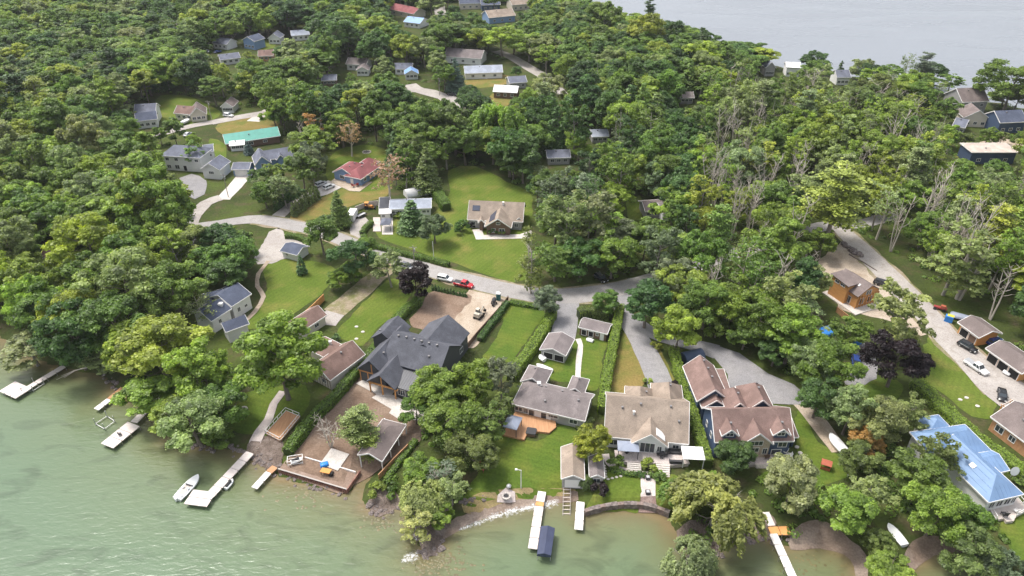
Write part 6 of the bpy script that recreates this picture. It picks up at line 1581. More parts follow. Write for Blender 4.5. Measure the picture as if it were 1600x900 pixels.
# tractor, box trailer, utility trailer, mini excavator, mixer
t = thing_at("box_trailer", "white box trailer on gravel court of white bungalow", "trailer", (551, 342), .1, R(85)); MB().box((0, 0, 1.5), (5.2, 2.4, 2.3)).build("box", WHITE_W, t); MB().box((0, 0, 2.68), (5.1, 2.3, .06)).build("roof", RF["white"], t)
for s_ in (-1, 1): MB().tube([(-.3, s_ * 1.0, .35), (-.3, s_ * 1.26, .35)], .35, 10).build("wheel", RUB, t)
MB().bar((-2.6, 0, .4), (-4.0, 0, .4), .14).build("drawbar", DARK, t); PROTECT.append([(543, 322), (566, 320), (566, 346), (543, 348)])
t = thing_at("tractor", "orange tractor with black tyres beside grey board fence", "tractor", (576, 326), .0, R(0))
MB().box((.6, 0, 1.0), (1.6, .8, .6)).build("hood", ORG, t); MB().box((-.5, 0, 1.1), (1.0, 1.1, .5)).build("seat_platform", ORG, t); MB().box((-.5, 0, 1.5), (.5, .5, .5)).build("seat", DKG, t); MB().box((-.5, 0, 2.35), (1.4, 1.3, .1)).build("canopy", ORG, t)
for y in (-.55, .55): MB().bar((-1.0, y, 1.2), (-1.0, y, 2.3), .08).build("roll_bar", DARK, t); MB().tube([(-.6, y - .15 + .2 * (1 if y > 0 else -1), .7), (-.6, y + .15 + .2 * (1 if y > 0 else -1), .7)], .7, 12).build("rear_wheel", RUB, t); MB().tube([(1.1, y - .1, .42), (1.1, y + .1, .42)], .42, 10).build("front_wheel", RUB, t); MB().bar((.6, y, 1.0), (2.0, y, .6), .12).build("loader_arm", ORG, t)
MB().box((2.2, 0, .45), (.5, 1.6, .5)).build("bucket", DARK, t)
t = thing_at("utility_trailer", "flat black utility trailer between box trailer and tractor", "trailer", (565, 338), .1, R(50)); MB().box((0, 0, .6), (3.4, 1.7, .12)).build("bed", STEEL, t)
for s_ in (-1, 1): MB().box((0, s_ * .85, .8), (3.4, .06, .35)).build("side_rail", DARK, t); MB().tube([(0, s_ * .95, .32), (0, s_ * 1.15, .32)], .32, 10).build("wheel", RUB, t)
MB().bar((-1.7, 0, .55), (-3.0, 0, .45), .12).build("drawbar", DARK, t)
def digger(px, rz, label, m, s=1.0):
    t = thing_at("mini_excavator", label, "excavator", px, .05, rz); t.scale = (s, s, s)
    for y in (-.7, .7): MB().loft([[(x * 1.2, y + w * .2, .35 + z * .33) for x, z in ((-1, -.6), (-.8, -1), (.8, -1), (1, -.6), (1, .6), (.8, 1), (-.8, 1), (-1, .6))] for w in (-1, 1)], False).build("track", RUB, t)
    MB().box((-.2, 0, .95), (1.9, 1.5, .5)).build("house", m, t); MB().box((-.7, 0, 1.4), (.9, 1.4, .5)).build("engine_cover", m, t); MB().box((.15, .3, 1.75), (.9, .8, 1.2)).build("cab", GLASS, t); MB().box((.15, .3, 2.38), (1.0, .9, .1)).build("cab_roof", m, t)
    MB().bar((.6, -.2, 1.2), (1.8, -.2, 2.4), .24).build("boom", m, t); MB().bar((1.8, -.2, 2.4), (2.5, -.2, 1.0), .18).build("stick", m, t); MB().box((2.5, -.2, .7), (.5, .6, .5)).build("bucket", DARK, t); MB().box((1.55, 0, .35), (.12, 1.7, .45)).build("blade", DARK, t)
    PROTECT.append([(px[0] - 9, px[1] - 12), (px[0] + 9, px[1] - 12), (px[0] + 9, px[1] + 5), (px[0] - 9, px[1] + 5)])
digger((748, 496), R(60), "pale tracked mini excavator on sandy building yard", mat("machine_cream", (.5, .46, .38), .5), 1.1)
t = thing_at("cement_mixer", "small black cement mixer beside teal portable toilet", "cement mixer", (772, 474), .05, R(80)); MB().loft([[(x, math.cos(a_) * r_, 1.1 + math.sin(a_) * r_ + x * .3) for a_ in np.linspace(0, 6.283, 11)[:-1]] for x, r_ in ((-.7, .3), (-.4, .6), (.3, .6), (.8, .3))]).build("drum", DKG, t); MB().box((-1.3, 0, .55), (1.0, .6, .5)).build("engine", DARK, t)
for s_ in (-1, 1): MB().tube([(-.2, s_ * .6, .35), (-.2, s_ * .8, .35)], .35, 10).build("wheel", RUB, t); MB().bar((-.2, s_ * .55, .35), (.1, s_ * .5, 1.1), .08).build("leg", STEEL, t)
MB().bar((.8, 0, .4), (2.0, 0, .3), .1).build("tow_bar", STEEL, t)
# tarped load and blue container beside the timber garage
t = thing_at("covered_trailer", "grey tarped trailer parked beside timber garage", "trailer", (1500, 499), .1, R(-32)); MB().loft([[(x * s_, y * s_, z) for x, y in ((-2.6, -.9), (2.4, -1), (2.7, 0), (2.4, 1), (-2.6, .9))] for z, s_ in ((.5, 1), (1.1, .98), (1.4, .8), (1.5, .3))], True).build("tarp", CANV, t)
for s_ in (-1, 1): MB().tube([(0, s_ * .85, .35), (0, s_ * 1.05, .35)], .35, 10).build("wheel", RUB, t)
t = thing_at("utility_box", "bright blue bin with yellow lid beside gravel road", "bin", (1481, 502), .05, R(-35)); MB().box((0, 0, .9), (1.9, 1.4, 1.7)).build("body", BLUT, t); MB().box((.2, .2, 1.78), (1.6, 1.2, .1)).build("lid", mat("yellow_lid", (.6, .5, .06), .5), t)
t = thing_at("red_machine", "rusty red wheeled implement behind blue bin", "implement", (1468, 484), .05, R(-32)); MB().box((0, 0, .7), (3.2, 1.0, .4)).build("frame", MATS["red_paint"], t); MB().box((.6, 0, 1.2), (1.2, .9, .7)).build("engine", MATS["redwood_stain"], t)
for x in (-1.2, 1.0):
    for s_ in (-1, 1): MB().tube([(x, s_ * .6, .42), (x, s_ * .85, .42)], .42, 10).build("wheel", RUB, t)
t = thing_at("tent_shelter", "white curved fabric shelter behind white bungalow", "shelter", (650, 304), 0, R(28))
MB().loft([[(x, math.cos(a_) * 2.2, math.sin(a_) * 2.7) for a_ in np.linspace(0, math.pi, 11)] for x in (-4, -2, 0, 2, 4)], True).build("cover", RF["white"], t); PROTECT.append([(630, 300), (655, 290), (668, 298), (664, 306), (632, 306)])
t = thing_at("storage_tank", "dark blue grey curved roof shelter at end of garage wing", "shelter", (1081, 562), 0, R(20))
MB().loft([[(x, math.cos(a_) * 2.0, math.sin(a_) * 2.6) for a_ in np.linspace(0, math.pi, 11)] for x in (-2.6, -1, 1, 2.6)], True).build("cover", mat("navy_cover", (.06, .085, .14), .5), t)
# ------------------------------------------------------------------ trees placed after the photograph (crown centre x, y, radius in photo pixels)
def T_(cx, cy, rp, kind, tint, label=None, group=None, hf=None, lean=None, ti=None):
    x, y, r, h = crown_to_base(cx, cy, rp * 1.06, kind, hf)
    o = plant(x, y, kind, r, h, tint, label, group, lean, ti)
    TREES.append((x, y, r))
    return o

SINGLE = [
    (436, 560, 61, "B", "lime", "big spreading bright green shade tree beside half timbered house", 2.2),
    (650, 437, 27, "B", "purple", "dark purple leaved tree at roadside above the bare soil yard", 2.3),
    (1403, 560, 40, "B", "purple", "large dark purple leaved tree beside paved turning pad", 2.3),
    (1410, 485, 46, "L", "pale", "pale loose crowned tree in front of timber cabin lot", 2.6),
    (643, 338, 21, "E", "dark", "dense dark conifer on lawn before white bungalow", 2.6),
    (678, 352, 22, "B", "grey", "rounded grey green tree on lawn beside dense conifer", 2.3),
    (719, 354, 11, "S", "dark", "clipped round bush beside solar panel house", 1.7),
    (608, 412, 24, "L", "pale", "pale thin roadside tree beside gravel drive", 2.6),
    (500, 360, 29, "B", "mid", "rounded green tree at inner corner of the road", 2.4),
    (552, 402, 30, "B", "dark", "dark green tree between road and gravel drive", 2.2),
    (570, 388, 18, "B", "mid", "smaller green tree at mouth of gravel drive", 2.2),
    (528, 432, 18, "B", "lime", "low bright green tree above curved lawn", 1.9),
    (545, 425, 18, "B", "mid", "low green tree beside gravel drive edge", 1.9),
    (470, 416, 8, "C", "dark", "lone slim cedar on curved lawn", 4.0),
    (854, 470, 22, "B", "grey", "small grey green tree at road end of long hedge", 2.2),
    (948, 470, 19, "B", "mid", "small green tree at corner of garden shed hedge", 2.2),
    (529, 330, 18, "E", "mid", "dense green spruce beside white box trailer", 3.2),
    (605, 268, 26, "A", "brown", "browning half bare tree beside rose roofed house", 3.0),
    (492, 195, 20, "A", "rust", "rusty browning half bare tree behind green metal roof", 3.0),
    (476, 205, 18, "D", "grey", "pale leafless tree behind green metal roof", 3.2),
    (545, 205, 20, "A", "brown", "browning half bare tree behind rose house lawn", 3.0),
    (665, 240, 26, "B", "mid", "rounded green tree behind white bungalow lawn", 2.4),
    (640, 235, 22, "L", "olive", "thin stemmed olive tree behind white bungalow", 3.2),
    (1060, 512, 36, "B", "lime", "bright green tree where the two drives fork", 2.3),
    (1012, 470, 36, "B", "dark", "dark green tree beside drive junction", 2.3),
    (925, 693, 28, "B", "yel", "yellow green tree leaning over grey boathouse", 2.4),
    (916, 752, 12, "W", "olive", "small weeping olive shrub tree beside boathouse rails", 1.9),
    (1150, 712, 27, "B", "deep", "dark dense tree in front of dormer house", 2.0),
    (1118, 790, 74, "W", "wil", "huge yellow green willow spreading above shore rocks", 1.2),
    (1078, 862, 44, "W", "pale", "pale silvery willow hanging over the water", 1.5),
    (1060, 770, 30, "W", "lime", "smaller willow beside paved lake steps lawn", 1.6),
    (664, 772, 36, "W", "wil", "weeping willow on rocky point", 1.4),
    (650, 812, 28, "L", "wil", "shaggy yellow green tree leaning out from rocky point", 1.7),
    (684, 800, 24, "B", "lime", "bright low tree at beach end of rocky point", 1.5),
    (705, 765, 26, "L", "pale", "pale shaggy tree between rocky point and lake lawn", 1.9),
    (1240, 752, 40, "B", "pale", "pale green tree on shore beside orange dock head", 2.1),
    (1322, 792, 40, "B", "lime", "bright green tree behind brown beach", 2.1),
    (1365, 765, 34, "L", "pale", "loose pale tree in shore grove near small white table", 2.4),
    (1358, 690, 28, "B", "rust", "orange tinged tree above shore grove", 2.0),
    (1345, 715, 26, "B", "olive", "olive green tree under orange tinged tree", 2.0),
    (1440, 745, 42, "B", "mid", "tall green tree beside blue metal roof", 2.2),
    (1464, 800, 44, "B", "lime", "broad bright green tree over beached white boat", 2.0),
    (1505, 800, 32, "B", "mid", "green tree close to blue roofed porch", 2.2),
    (1520, 850, 44, "B", "olive", "olive green tree on shore bank below blue roofed porch", 1.9),
    (1575, 885, 40, "W", "grey", "silvery drooping tree on bank below blue roofed porch", 1.5),
    (1395, 885, 34, "B", "lime", "bright green bush tree on small shore spit", 1.7),
    (1372, 845, 22, "B", "olive", "olive shrub tree on small shore spit", 1.8),
    (1470, 705, 30, "L", "olive", "thin dark tree spreading over blue metal roof", 2.6),
    (1330, 640, 38, "B", "pale", "pale green tree between gravel drive and purple tree", 2.2),
    (1375, 655, 38, "B", "pale", "silvery green tree below large purple tree", 2.2),
    (1420, 640, 28, "L", "pale", "pale loose tree at head of long hedge by blue roof", 2.4),
    (1300, 575, 40, "B", "mid", "green tree beside paved turning pad", 2.3),
    (1280, 620, 32, "B", "dark", "dark green tree at bend of dormer house drive", 2.2),
    (1330, 515, 26, "B", "mid", "green tree over blue tarp beside timber fence", 2.2),
    (1190, 492, 38, "B", "mid", "round green tree in wood above dormer house drive", 2.3),
    (1238, 522, 40, "B", "lime", "bright tree in wood above dormer house drive bend", 2.3),
    (1150, 468, 40, "B", "lime", "bright tree in wood opposite garage wing", 2.4),
    (1228, 462, 40, "L", "pale", "pale loose tree in wood behind dormer house drive", 2.8),
    (1272, 500, 34, "A", "pale", "half bare tree beside blue tarp covered pool", 2.8),
    (1106, 472, 36, "B", "mid", "mid green tree in wood at fork of drives", 2.3),
    (1268, 562, 34, "B", "pale", "pale green tree beside dormer house drive bend", 2.2),
    (1212, 548, 24, "B", "dark", "small dark tree at edge of dormer house drive", 2.0),
    (1165, 522, 24, "B", "mid", "small green tree at upper edge of dormer house drive", 2.0),
    (1120, 512, 20, "S", "mid", "leafy thicket at edge of dormer house drive", 1.8),
    (1278, 432, 24, "L", "pale", "pale loose tree screening sandy cabin lot", 2.8),
    (1262, 428, 26, "A", "pale", "half bare tree at edge of sandy cabin lot", 3.0),
    (1478, 170, 18, "B", "mid", "green tree beside large brown roofed shore house", 2.2),
    (1482, 212, 18, "B", "lime", "bright tree before low slate roofed wing", 2.0),
    (1545, 212, 14, "B", "mid", "green garden tree between shore house and flat building", 1.9),
    (1508, 216, 14, "B", "olive", "olive garden tree behind dark flat building", 1.9),
    (1566, 215, 11, "B", "olive", "low olive tree before dark navy house", 1.7),
    (1598, 216, 13, "B", "mid", "green tree at corner of dark navy house", 2.0),
    (1500, 262, 20, "B", "lime", "bright tree before dark walled flat building", 2.0),
    (1560, 268, 22, "B", "mid", "green tree before sandy flat roof", 2.0),
    (470, 262, 21, "T", "mid", "tall narrow tree beside blue gabled house", 3.0),
    (442, 288, 22, "L", "pale", "pale thin tree between garage drive and cedar row", 2.8),
    (412, 300, 20, "B", "mid", "green tree below concrete garage drive", 2.2),
    (486, 250, 18, "L", "grey", "tall thin grey tree beside rose roofed house", 3.4),
    (404, 278, 16, "B", "dark", "dark tree beside blue sided garage", 2.2),
    (456, 304, 16, "B", "dark", "dark bushy tree behind outer cedar row", 2.0),
    (425, 268, 16, "B", "lime", "bright tree in front of blue gabled house", 2.2),
    (300, 236, 15, "L", "mid", "thin tree before white two storey house", 2.8),
    (388, 232, 8, "E", "blue", "blue spruce before green metal roof", 2.6),
    (512, 668, 26, "D", "grey", "bleached leafless tree on soil yard edge", 2.4),
    (560, 662, 30, "P", "olive", "sparse yellowing pine with white limbs on soil yard", 2.6),
    (580, 690, 20, "P", "lime", "low bushy pine beside open boathouse", 2.2),
    (684, 606, 36, "B", "lime", "rounded green tree against charcoal house terrace", 2.2),
    (735, 598, 35, "B", "lime", "bright green tree beside garage of charcoal house", 2.2),
    (783, 588, 28, "L", "grey", "thin grey green tree beside bungalow hedge", 2.6),
    (700, 652, 40, "B", "mid", "broad green tree below charcoal house", 2.0),
    (756, 652, 34, "L", "mid", "dark green tree beside cedar deck", 2.1),
    (780, 632, 22, "L", "olive", "thin olive tree touching bungalow roof corner", 2.6),
    (648, 640, 24, "B", "mid", "small green tree at corner of concrete patio", 2.0),
    (742, 706, 34, "B", "olive", "olive tree beside lawn chairs on lake lawn", 1.8),
    (690, 735, 32, "A", "grey", "grey half bare tree above rocky point", 2.0),
    (655, 735, 26, "B", "lime", "low bright tree above orange slip fence", 1.6),
    (586, 765, 12, "S", "lime", "bright bush on rock spit beside boat slip", 1.4),
    (250, 545, 54, "B", "yel", "yellow green shore tree above small orange dock", 2.1),
    (315, 580, 46, "B", "lime", "bright green tree between slate house and shore", 2.1),
    (222, 606, 42, "B", "lime", "leafy tree hanging over the water by orange dock", 1.9),
    (300, 650, 52, "B", "pale", "pale green tree leaning over shore by grey dock", 1.8),
    (345, 628, 36, "B", "mid", "green tree beside lawn swing", 1.9),
    (262, 640, 34, "B", "lime", "bright leafy tree at root of grey dock", 1.8),
    (340, 675, 22, "B", "mid", "low green tree at rocky shore", 1.6),
    (110, 520, 48, "B", "dark", "dark tree above fallen shore branches", 2.2),
    (170, 500, 50, "B", "mid", "tall green tree behind fallen shore branches", 2.2),
    (40, 530, 36, "L", "pale", "pale willowy tree leaning over water at shore beyond L shaped grey dock", 1.8),
    (150, 555, 30, "L", "pale", "pale straggling tree fallen toward water", 1.6),
    (372, 400, 30, "B", "mid", "green tree beside gravel turning circle", 2.2),
    (345, 372, 34, "B", "dark", "dark green tree behind gravel turning circle", 2.2),
    (352, 425, 30, "B", "dark", "dark tree above white slate house", 2.2),
    (310, 470, 30, "A", "pale", "half bare pale tree against white slate house", 2.4),
    (135, 385, 50, "B", "yel", "golden green tree in wood behind fallen shore branches", 2.2),
    (190, 440, 54, "B", "pale", "pale green tree in wood behind fallen shore branches", 2.2),
    (247, 318, 48, "B", "lime", "tall bright green tree beside gravel road bend", 2.6),
    (830, 395, 30, "A", "olive", "tall half bare poplar at lawn edge", 3.6),
    (880, 335, 40, "L", "pale", "tall silvery poplar clump beside the road bend", 3.2),
    (925, 335, 36, "L", "pale", "tall poplar with dark leaning stem in road bend clump", 3.2),
    (868, 405, 32, "B", "mid", "bushy green tree at road bend", 2.0),
    (908, 400, 34, "B", "dark", "dark bushy tree at road bend", 2.0),
    (958, 395, 34, "B", "mid", "green tree at edge of ash wood", 2.2),
    (1310, 305, 52, "P", "yel", "leaning pine with golden needles at road fork", 2.6),
    (1530, 390, 56, "A", "pale", "large forked tree with bare pale limbs across road from timber cabin", 2.4),
    (1500, 395, 44, "L", "pale", "large loose crowned pale tree across road from timber cabin", 2.6),
    (1575, 440, 36, "D", "grey", "tall leafless trunk behind timber garage", 3.0),
    (775, 200, 44, "W", "lime", "bright weeping willow behind big lawn", 1.9),
    (712, 120, 16, "E", "blue", "blue green spruce at bend of far road", 3.2),
    (1015, 18, 12, "P", "deep", "lone dark pine rising above treeline against the lake", 4.0),
    (1315, 103, 5, "C", "deep", "tiny dark cypress by far shore cottage", 4.0),
    (1422, 92, 12, "A", "olive", "wind bent tree rising against the lake", 4.0),
    (1585, 130, 42, "B", "mid", "big round tree on far shore beside navy house", 1.9),
    (1445, 105, 18, "P", "grey", "grey pine rising against the lake", 3.0),
    (1460, 110, 20, "B", "deep", "dark round tree on far shore skyline", 2.0),
    (1400, 175, 28, "B", "yel", "yellow green tree above bleached leafless copse", 2.2),
    (522, 55, 30, "B", "dark", "large dark maple beside far hip roof", 2.2),
    (300, 62, 12, "P", "olive", "thin tall pine in wood behind white two step house", 4.4),
    (1048, 50, 24, "B", "deep", "dark tree on far shore left of open water", 2.2),
    (1092, 62, 16, "L", "deep", "narrow dark tree at corner of open water", 3.0),
    (1010, 50, 30, "B", "yel", "golden domed tree beside open water", 2.2),
    (945, 30, 28, "B", "mid", "round tree on far shore beyond far road", 2.2),
]
for cx, cy_, rp_, k_, tn, lab, hf in SINGLE: T_(cx, cy_, rp_, k_, tn, lab, hf=hf)
# small shrubs in gardens, alike
for (cx, cy_, rp_, tn, lab) in [(983, 705, 8, "purple", "dark red bush beside gazebo on white house terrace"), (937, 762, 12, "purple", "dark red shrub beside garden hut"), (1014, 727, 12, "lime", "rounded box bush between terrace stairs"),
        (965, 722, 12, "mid", "green shrub under terrace gazebo"), (1013, 595, 7, "lime", "bright bush at end of house drive"), (1055, 602, 9, "purple", "dark red shrub beside tan roofed house"), (1026, 540, 8, "yel", "yellow shrub at fork of drives"),
        (736, 351, 6, "purple", "dark red bush beside solar panel house"), (614, 334, 5, "purple", "dark red bush before white bungalow"), (622, 336, 6, "lime", "bright bush before white bungalow"), (769, 361, 8, "dark", "low dark bush before timber porch"),
        (785, 362, 7, "mid", "low green bush before timber porch"), (525, 527, 7, "dark", "dark bush at end of half timbered house"), (1006, 742, 5, "dark", "dark bush at foot of right terrace stair"), (998, 740, 6, "dark", "dark bush at foot of left terrace stair"),
        (1598, 752, 10, "mid", "green shrub beside satellite dish"), (1030, 744, 9, "mid", "low flower shrub beside stone path"), (1112, 748, 12, "mid", "green shrub at side of white canopy")]:
    T_(cx, cy_, rp_, "S", tn, lab, hf=1.3)
# cedars along the curved drive
for k in range(9):
    p = G(460 + k * 4.6, 338 - k * 3.3); o = plant(p.x, p.y, "C", 1.0, random.uniform(5.2, 6.6), "olive", "slim cedar in the row along inner side of curved gravel drive", "cedars along the curved drive"); TREES.append((p.x, p.y, 1))
for k in range(5):
    p = G(432 + k * 6, 328 - k * 4); plant(p.x, p.y, "C", 1.0, random.uniform(4.5, 6.0), "dark", "slim dark cedar in the row along outer side of curved gravel drive", "cedars outside the curved drive"); TREES.append((p.x, p.y, 1))
for k in range(12):
    p = G(676 + k * 4.7, 453 + k * 1.0); plant(p.x, p.y, "C", .45, random.uniform(1.6, 2.1), "dark", "knee high young cedar in row behind soil yard", "young cedars behind the soil yard")

# ------------------------------------------------------------------ hedges
def hedge(px, width, height, tint, label, dens=95, wob=.12):
    pts = catmull([Vector(G(x, y)[:2]) for x, y in px], closed=False, step=.6)
    org = Vector((pts[0].x, pts[0].y, 0)); P_, N_ = [], []
    L_ = 0; mb = MB(); rings = []
    for i in range(len(pts)):
        d = (pts[min(i + 1, len(pts) - 1)] - pts[max(i - 1, 0)]).normalized(); nn = Vector((-d.y, d.x))
        hw = width / 2 * (1 + wob * math.sin(i * .9) * math.sin(i * .37 + 1)); hh = height * (1 + wob * .7 * math.sin(i * .61) * math.sin(i * .23 + 2))
        rings.append([Vector((*(pts[i] + nn * s_ * hw * f), z)) - org for s_, f, z in ((-1, .8, -.1), (-1, .86, hh * .7), (-.6, .86, hh * .88), (.6, .86, hh * .88), (1, .86, hh * .7), (1, .8, -.1))])
        if i == len(pts) - 1: break
        k = int(dens * (pts[i + 1] - pts[i]).length * (width + 2 * height) / 3)
        t = rng.random(k); per = rng.random(k) * (width + 2 * height)
        base = np.array(pts[i][:])[None] + np.outer(t, np.array((pts[i + 1] - pts[i])[:]))
        off_ = np.where(per < height, -hw, np.where(per < height + width, (per - height - width / 2) / (width / 2) * hw, hw)); z = np.where(per < height, per / height * hh, np.where(per < height + width, hh, (per - height - width) / height * hh))
        z = np.clip(z + rng.normal(0, .09, k), .03, None); off_ = off_ + rng.normal(0, .09, k)
        P_.append(np.column_stack([base + np.outer(off_, np.array(nn[:])), z]) - np.array(org[:]))
        side = np.where(per < height, -1, np.where(per < height + width, 0, 1)); up = (side == 0) * 1.0
        N_.append(np.column_stack([np.outer(side, np.array(nn[:])), up + .3]) + rng.normal(size=(k, 3)) * .45)
    P_, N_ = np.concatenate(P_), np.concatenate(N_)
    bump_ = np.sin(P_[:, 0] * 2.1 + P_[:, 1] * 1.3) * np.sin(P_[:, 1] * 2.7 - P_[:, 0]) * .12
    root = empty("hedge", org, 0, label, "hedge")
    me = leaf_mesh("foliage", P_, N_, rng.uniform(.1, .24, len(P_)), .5 + bump_ + rng.normal(0, .16, len(P_)), LEAF)
    o = bpy.data.objects.new("foliage", me); COL.objects.link(o); o.parent = root
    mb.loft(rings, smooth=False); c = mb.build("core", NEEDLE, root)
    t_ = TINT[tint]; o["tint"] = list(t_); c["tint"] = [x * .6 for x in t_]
    for x, y in px: FOOT.append([(G(x, y).x + a, G(x, y).y + b) for a, b in ((-1, -1), (1, -1), (1, 1), (-1, 1))])
    return root
hedge([(968, 486), (962, 520), (955, 560), (947, 600), (941, 648)], 2.1, 2.5, "lime", "tall clipped cedar hedge between bungalow garden and house drive")
hedge([(1051, 553), (1061, 590), (1076, 640), (1092, 690), (1104, 732)], 1.9, 2.6, "lime", "tall yellow green hedge between tan roofed house and dormer house")
hedge([(863, 495), (845, 528), (824, 560), (808, 580), (798, 596)], 2.3, 2.4, "lime", "thick hedge along left side of bungalow garden")
hedge([(903, 497), (922, 494), (952, 498)], 2.2, 2.6, "olive", "dark clipped hedge behind garden shed")
hedge([(568, 372), (576, 384), (600, 391), (640, 402), (672, 409), (702, 417)], 1.6, 1.5, "mid", "low clipped hedge curving along the road below bungalow lawn")
hedge([(582, 350), (572, 358), (566, 368)], 1.5, 1.4, "mid", "low hedge curving round bungalow gravel court")
hedge([(674, 296), (686, 312), (698, 330)], 3.2, 3.0, "mid", "tall dense hedge beside white bungalow end wall")
hedge([(656, 475), (632, 492), (604, 525), (580, 560), (556, 588), (520, 630), (494, 655), (476, 676), (450, 712)], 2.0, 2.0, "mid", "long hedge between half timbered house and charcoal house")
hedge([(792, 476), (780, 494), (764, 514), (750, 534)], 1.4, 1.4, "dark", "young cedar hedge along sandy building yard")
hedge([(1428, 604), (1460, 634), (1500, 672), (1540, 706), (1575, 730), (1612, 752)], 3.0, 2.2, "lime", "long broad hedge between blue roofed house and green lawn")
hedge([(446, 372), (456, 372), (468, 375), (480, 380)], 1.4, 1.5, "mid", "short hedge beside gravel turning circle")
hedge([(650, 690), (630, 716), (612, 740), (604, 756)], 1.2, .9, "mid", "low planting along orange slip fence")
hedge([(952, 735), (975, 741), (996, 744)], 1.0, .7, "mid", "low border hedge at foot of left terrace stair")
hedge([(1012, 743), (1036, 749)], 1.0, .7, "mid", "low border hedge at foot of right terrace stair")
hedge([(842, 482), (818, 478), (796, 474)], 1.6, 1.0, "mid", "low roadside border above small lawn")
hedge([(900, 672), (916, 664), (926, 656)], 1.0, .6, "pale", "row of pale pebble border plants beside bungalow corner")

# ------------------------------------------------------------------ woodland
BB = [(min(p[0] for p in q), min(p[1] for p in q), max(p[0] for p in q), max(p[1] for p in q), q) for q in PROTECT]
FB = [(min(p[0] for p in q), min(p[1] for p in q), max(p[0] for p in q), max(p[1] for p in q), q) for q in FOOT]
def hit(px, py, boxes):
    for x0, y0, x1, y1, q in boxes:
        if x0 <= px <= x1 and y0 <= py <= y1 and inside_poly(px, py, q): return True
    return False
ALLOW = [[(-400, -200), (2000, -200), (2000, 430), (1440, 430), (1400, 420), (1000, 445), (840, 445), (560, 420), (430, 470), (-400, 470)],
         [(-400, 440), (330, 440), (340, 470), (300, 530), (310, 590), (250, 625), (190, 600), (100, 572), (-100, 520)],
         [(985, 440), (1290, 440), (1300, 490), (1322, 530), (1325, 600), (1300, 660), (1262, 612), (1215, 572), (1150, 536), (1080, 526), (1020, 505)],
         [(1400, 400), (2000, 380), (2000, 700), (1640, 600), (1590, 520), (1530, 480), (1460, 460)]]
def region(px, py, rr):
    q = rr.random()
    if px > 1080 and 120 < py < 470:
        k = "L" if q < .3 else "A" if q < .54 else "D" if q < .74 else "B" if q < .93 else "T" if q < .95 else "P"
        t = rr.choice(["yel", "lime", "lime", "mid", "mid", "pale", "pale", "olive", "lime"])
    elif px > 810 and 190 < py < 460:
        k = "L" if q < .3 else "B" if q < .75 else "E" if q < .85 else "P" if q < .9 else "A"
        t = rr.choice(["dark", "mid", "mid", "grey", "dark", "lime", "deep"])
    elif py < 200:
        k = "B" if q < .72 else "T" if q < .86 else "L" if q < .9 else "E" if q < .94 else "P" if q < .97 else "A"
        t = rr.choice(["mid", "mid", "dark", "dark", "lime", "deep", "mid", "pale", "yel"])
    elif px < 420 and py > 200:
        k = "B" if q < .8 else "T" if q < .9 else "L"
        t = rr.choice(["mid", "lime", "mid", "yel", "lime", "mid", "pale"])
    else:
        k = "B" if q < .6 else "L" if q < .8 else "A" if q < .85 else "T" if q < .95 else "E"
        t = rr.choice(["mid", "dark", "mid", "grey", "lime", "olive"])
    return k, t
AUTO = []
rr = random.Random(21)
cand = []
yv = 118.0
while yv < 690:
    sp = 8.2 if yv < 240 else 9.8 if yv < 360 else 11.8
    xv = -(yv * .86 + 60)
    while xv < yv * .86 + 60:
        cand.append((xv + rr.uniform(-.42, .42) * sp, yv + rr.uniform(-.42, .42) * sp, sp)); xv += sp
    yv += sp * .92
cand.sort(key=lambda c: c[1])
cd = land_dist([(c[0], c[1]) for c in cand])
HAND = [(t[0], t[1], t[2]) for t in TREES if t[2] > 2]
for (x, y, sp), ld in zip(cand, cd):
    if ld < 2.2: continue
    bx, by = P(x, y, 0)
    if not (-130 < bx < 1730 and by > -70): continue
    if not any(inside_poly(bx, by, q) for q in ALLOW): continue
    if hit(x, y, FB): continue
    if any((x - a) ** 2 + (y - b) ** 2 < (.55 * (r_ + 4)) ** 2 for a, b, r_ in HAND): continue
    k, tn = region(bx, by - 20, rr)
    ok = False
    for shrink in (1.0, .72, .45):
        r = sp * rr.uniform(.58, .9) * shrink * (.85 if k in "LADT" else 1) * (.8 if k in "PE" else 1)
        h = r * dict(B=2.45, T=3.6, L=3.3, A=3.7, D=4.0, P=4.2, E=3.6)[k] * rr.uniform(.88, 1.12)
        h = min(h, 25)
        if y > 320: h = min(h, rr.uniform(14, 20))
        if ld < 80 and bx > 840 and by < 220: h = min(h, (10 if bx > 1120 else 12.5) + ld * .11)
        hc = h * .62
        tests = [(x, y, h), (x, y, hc), (x, y, h * .3)] + [(x + r * .9 * s_, y, hc) for s_ in (-1, 1)] + [(x + r * .7 * s_, y, h * .85) for s_ in (-1, 1)] + [(x + r * .7 * s_, y, h * .35) for s_ in (-1, 1)]
        if not any(hit(*P(*q), BB) for q in tests): ok = True; break
    if not ok: continue
    px, py = P(x, y, hc)
    size = r * FPX / (y * CP + (CAM_H - hc) * SP)
    AUTO.append((size, x, y, k, r, h, tn, px, py))
print("AUTO", len(AUTO), "HAND", len(HAND), {k: sum(1 for a in AUTO if a[3] == k) for k in "BTLADPE"})

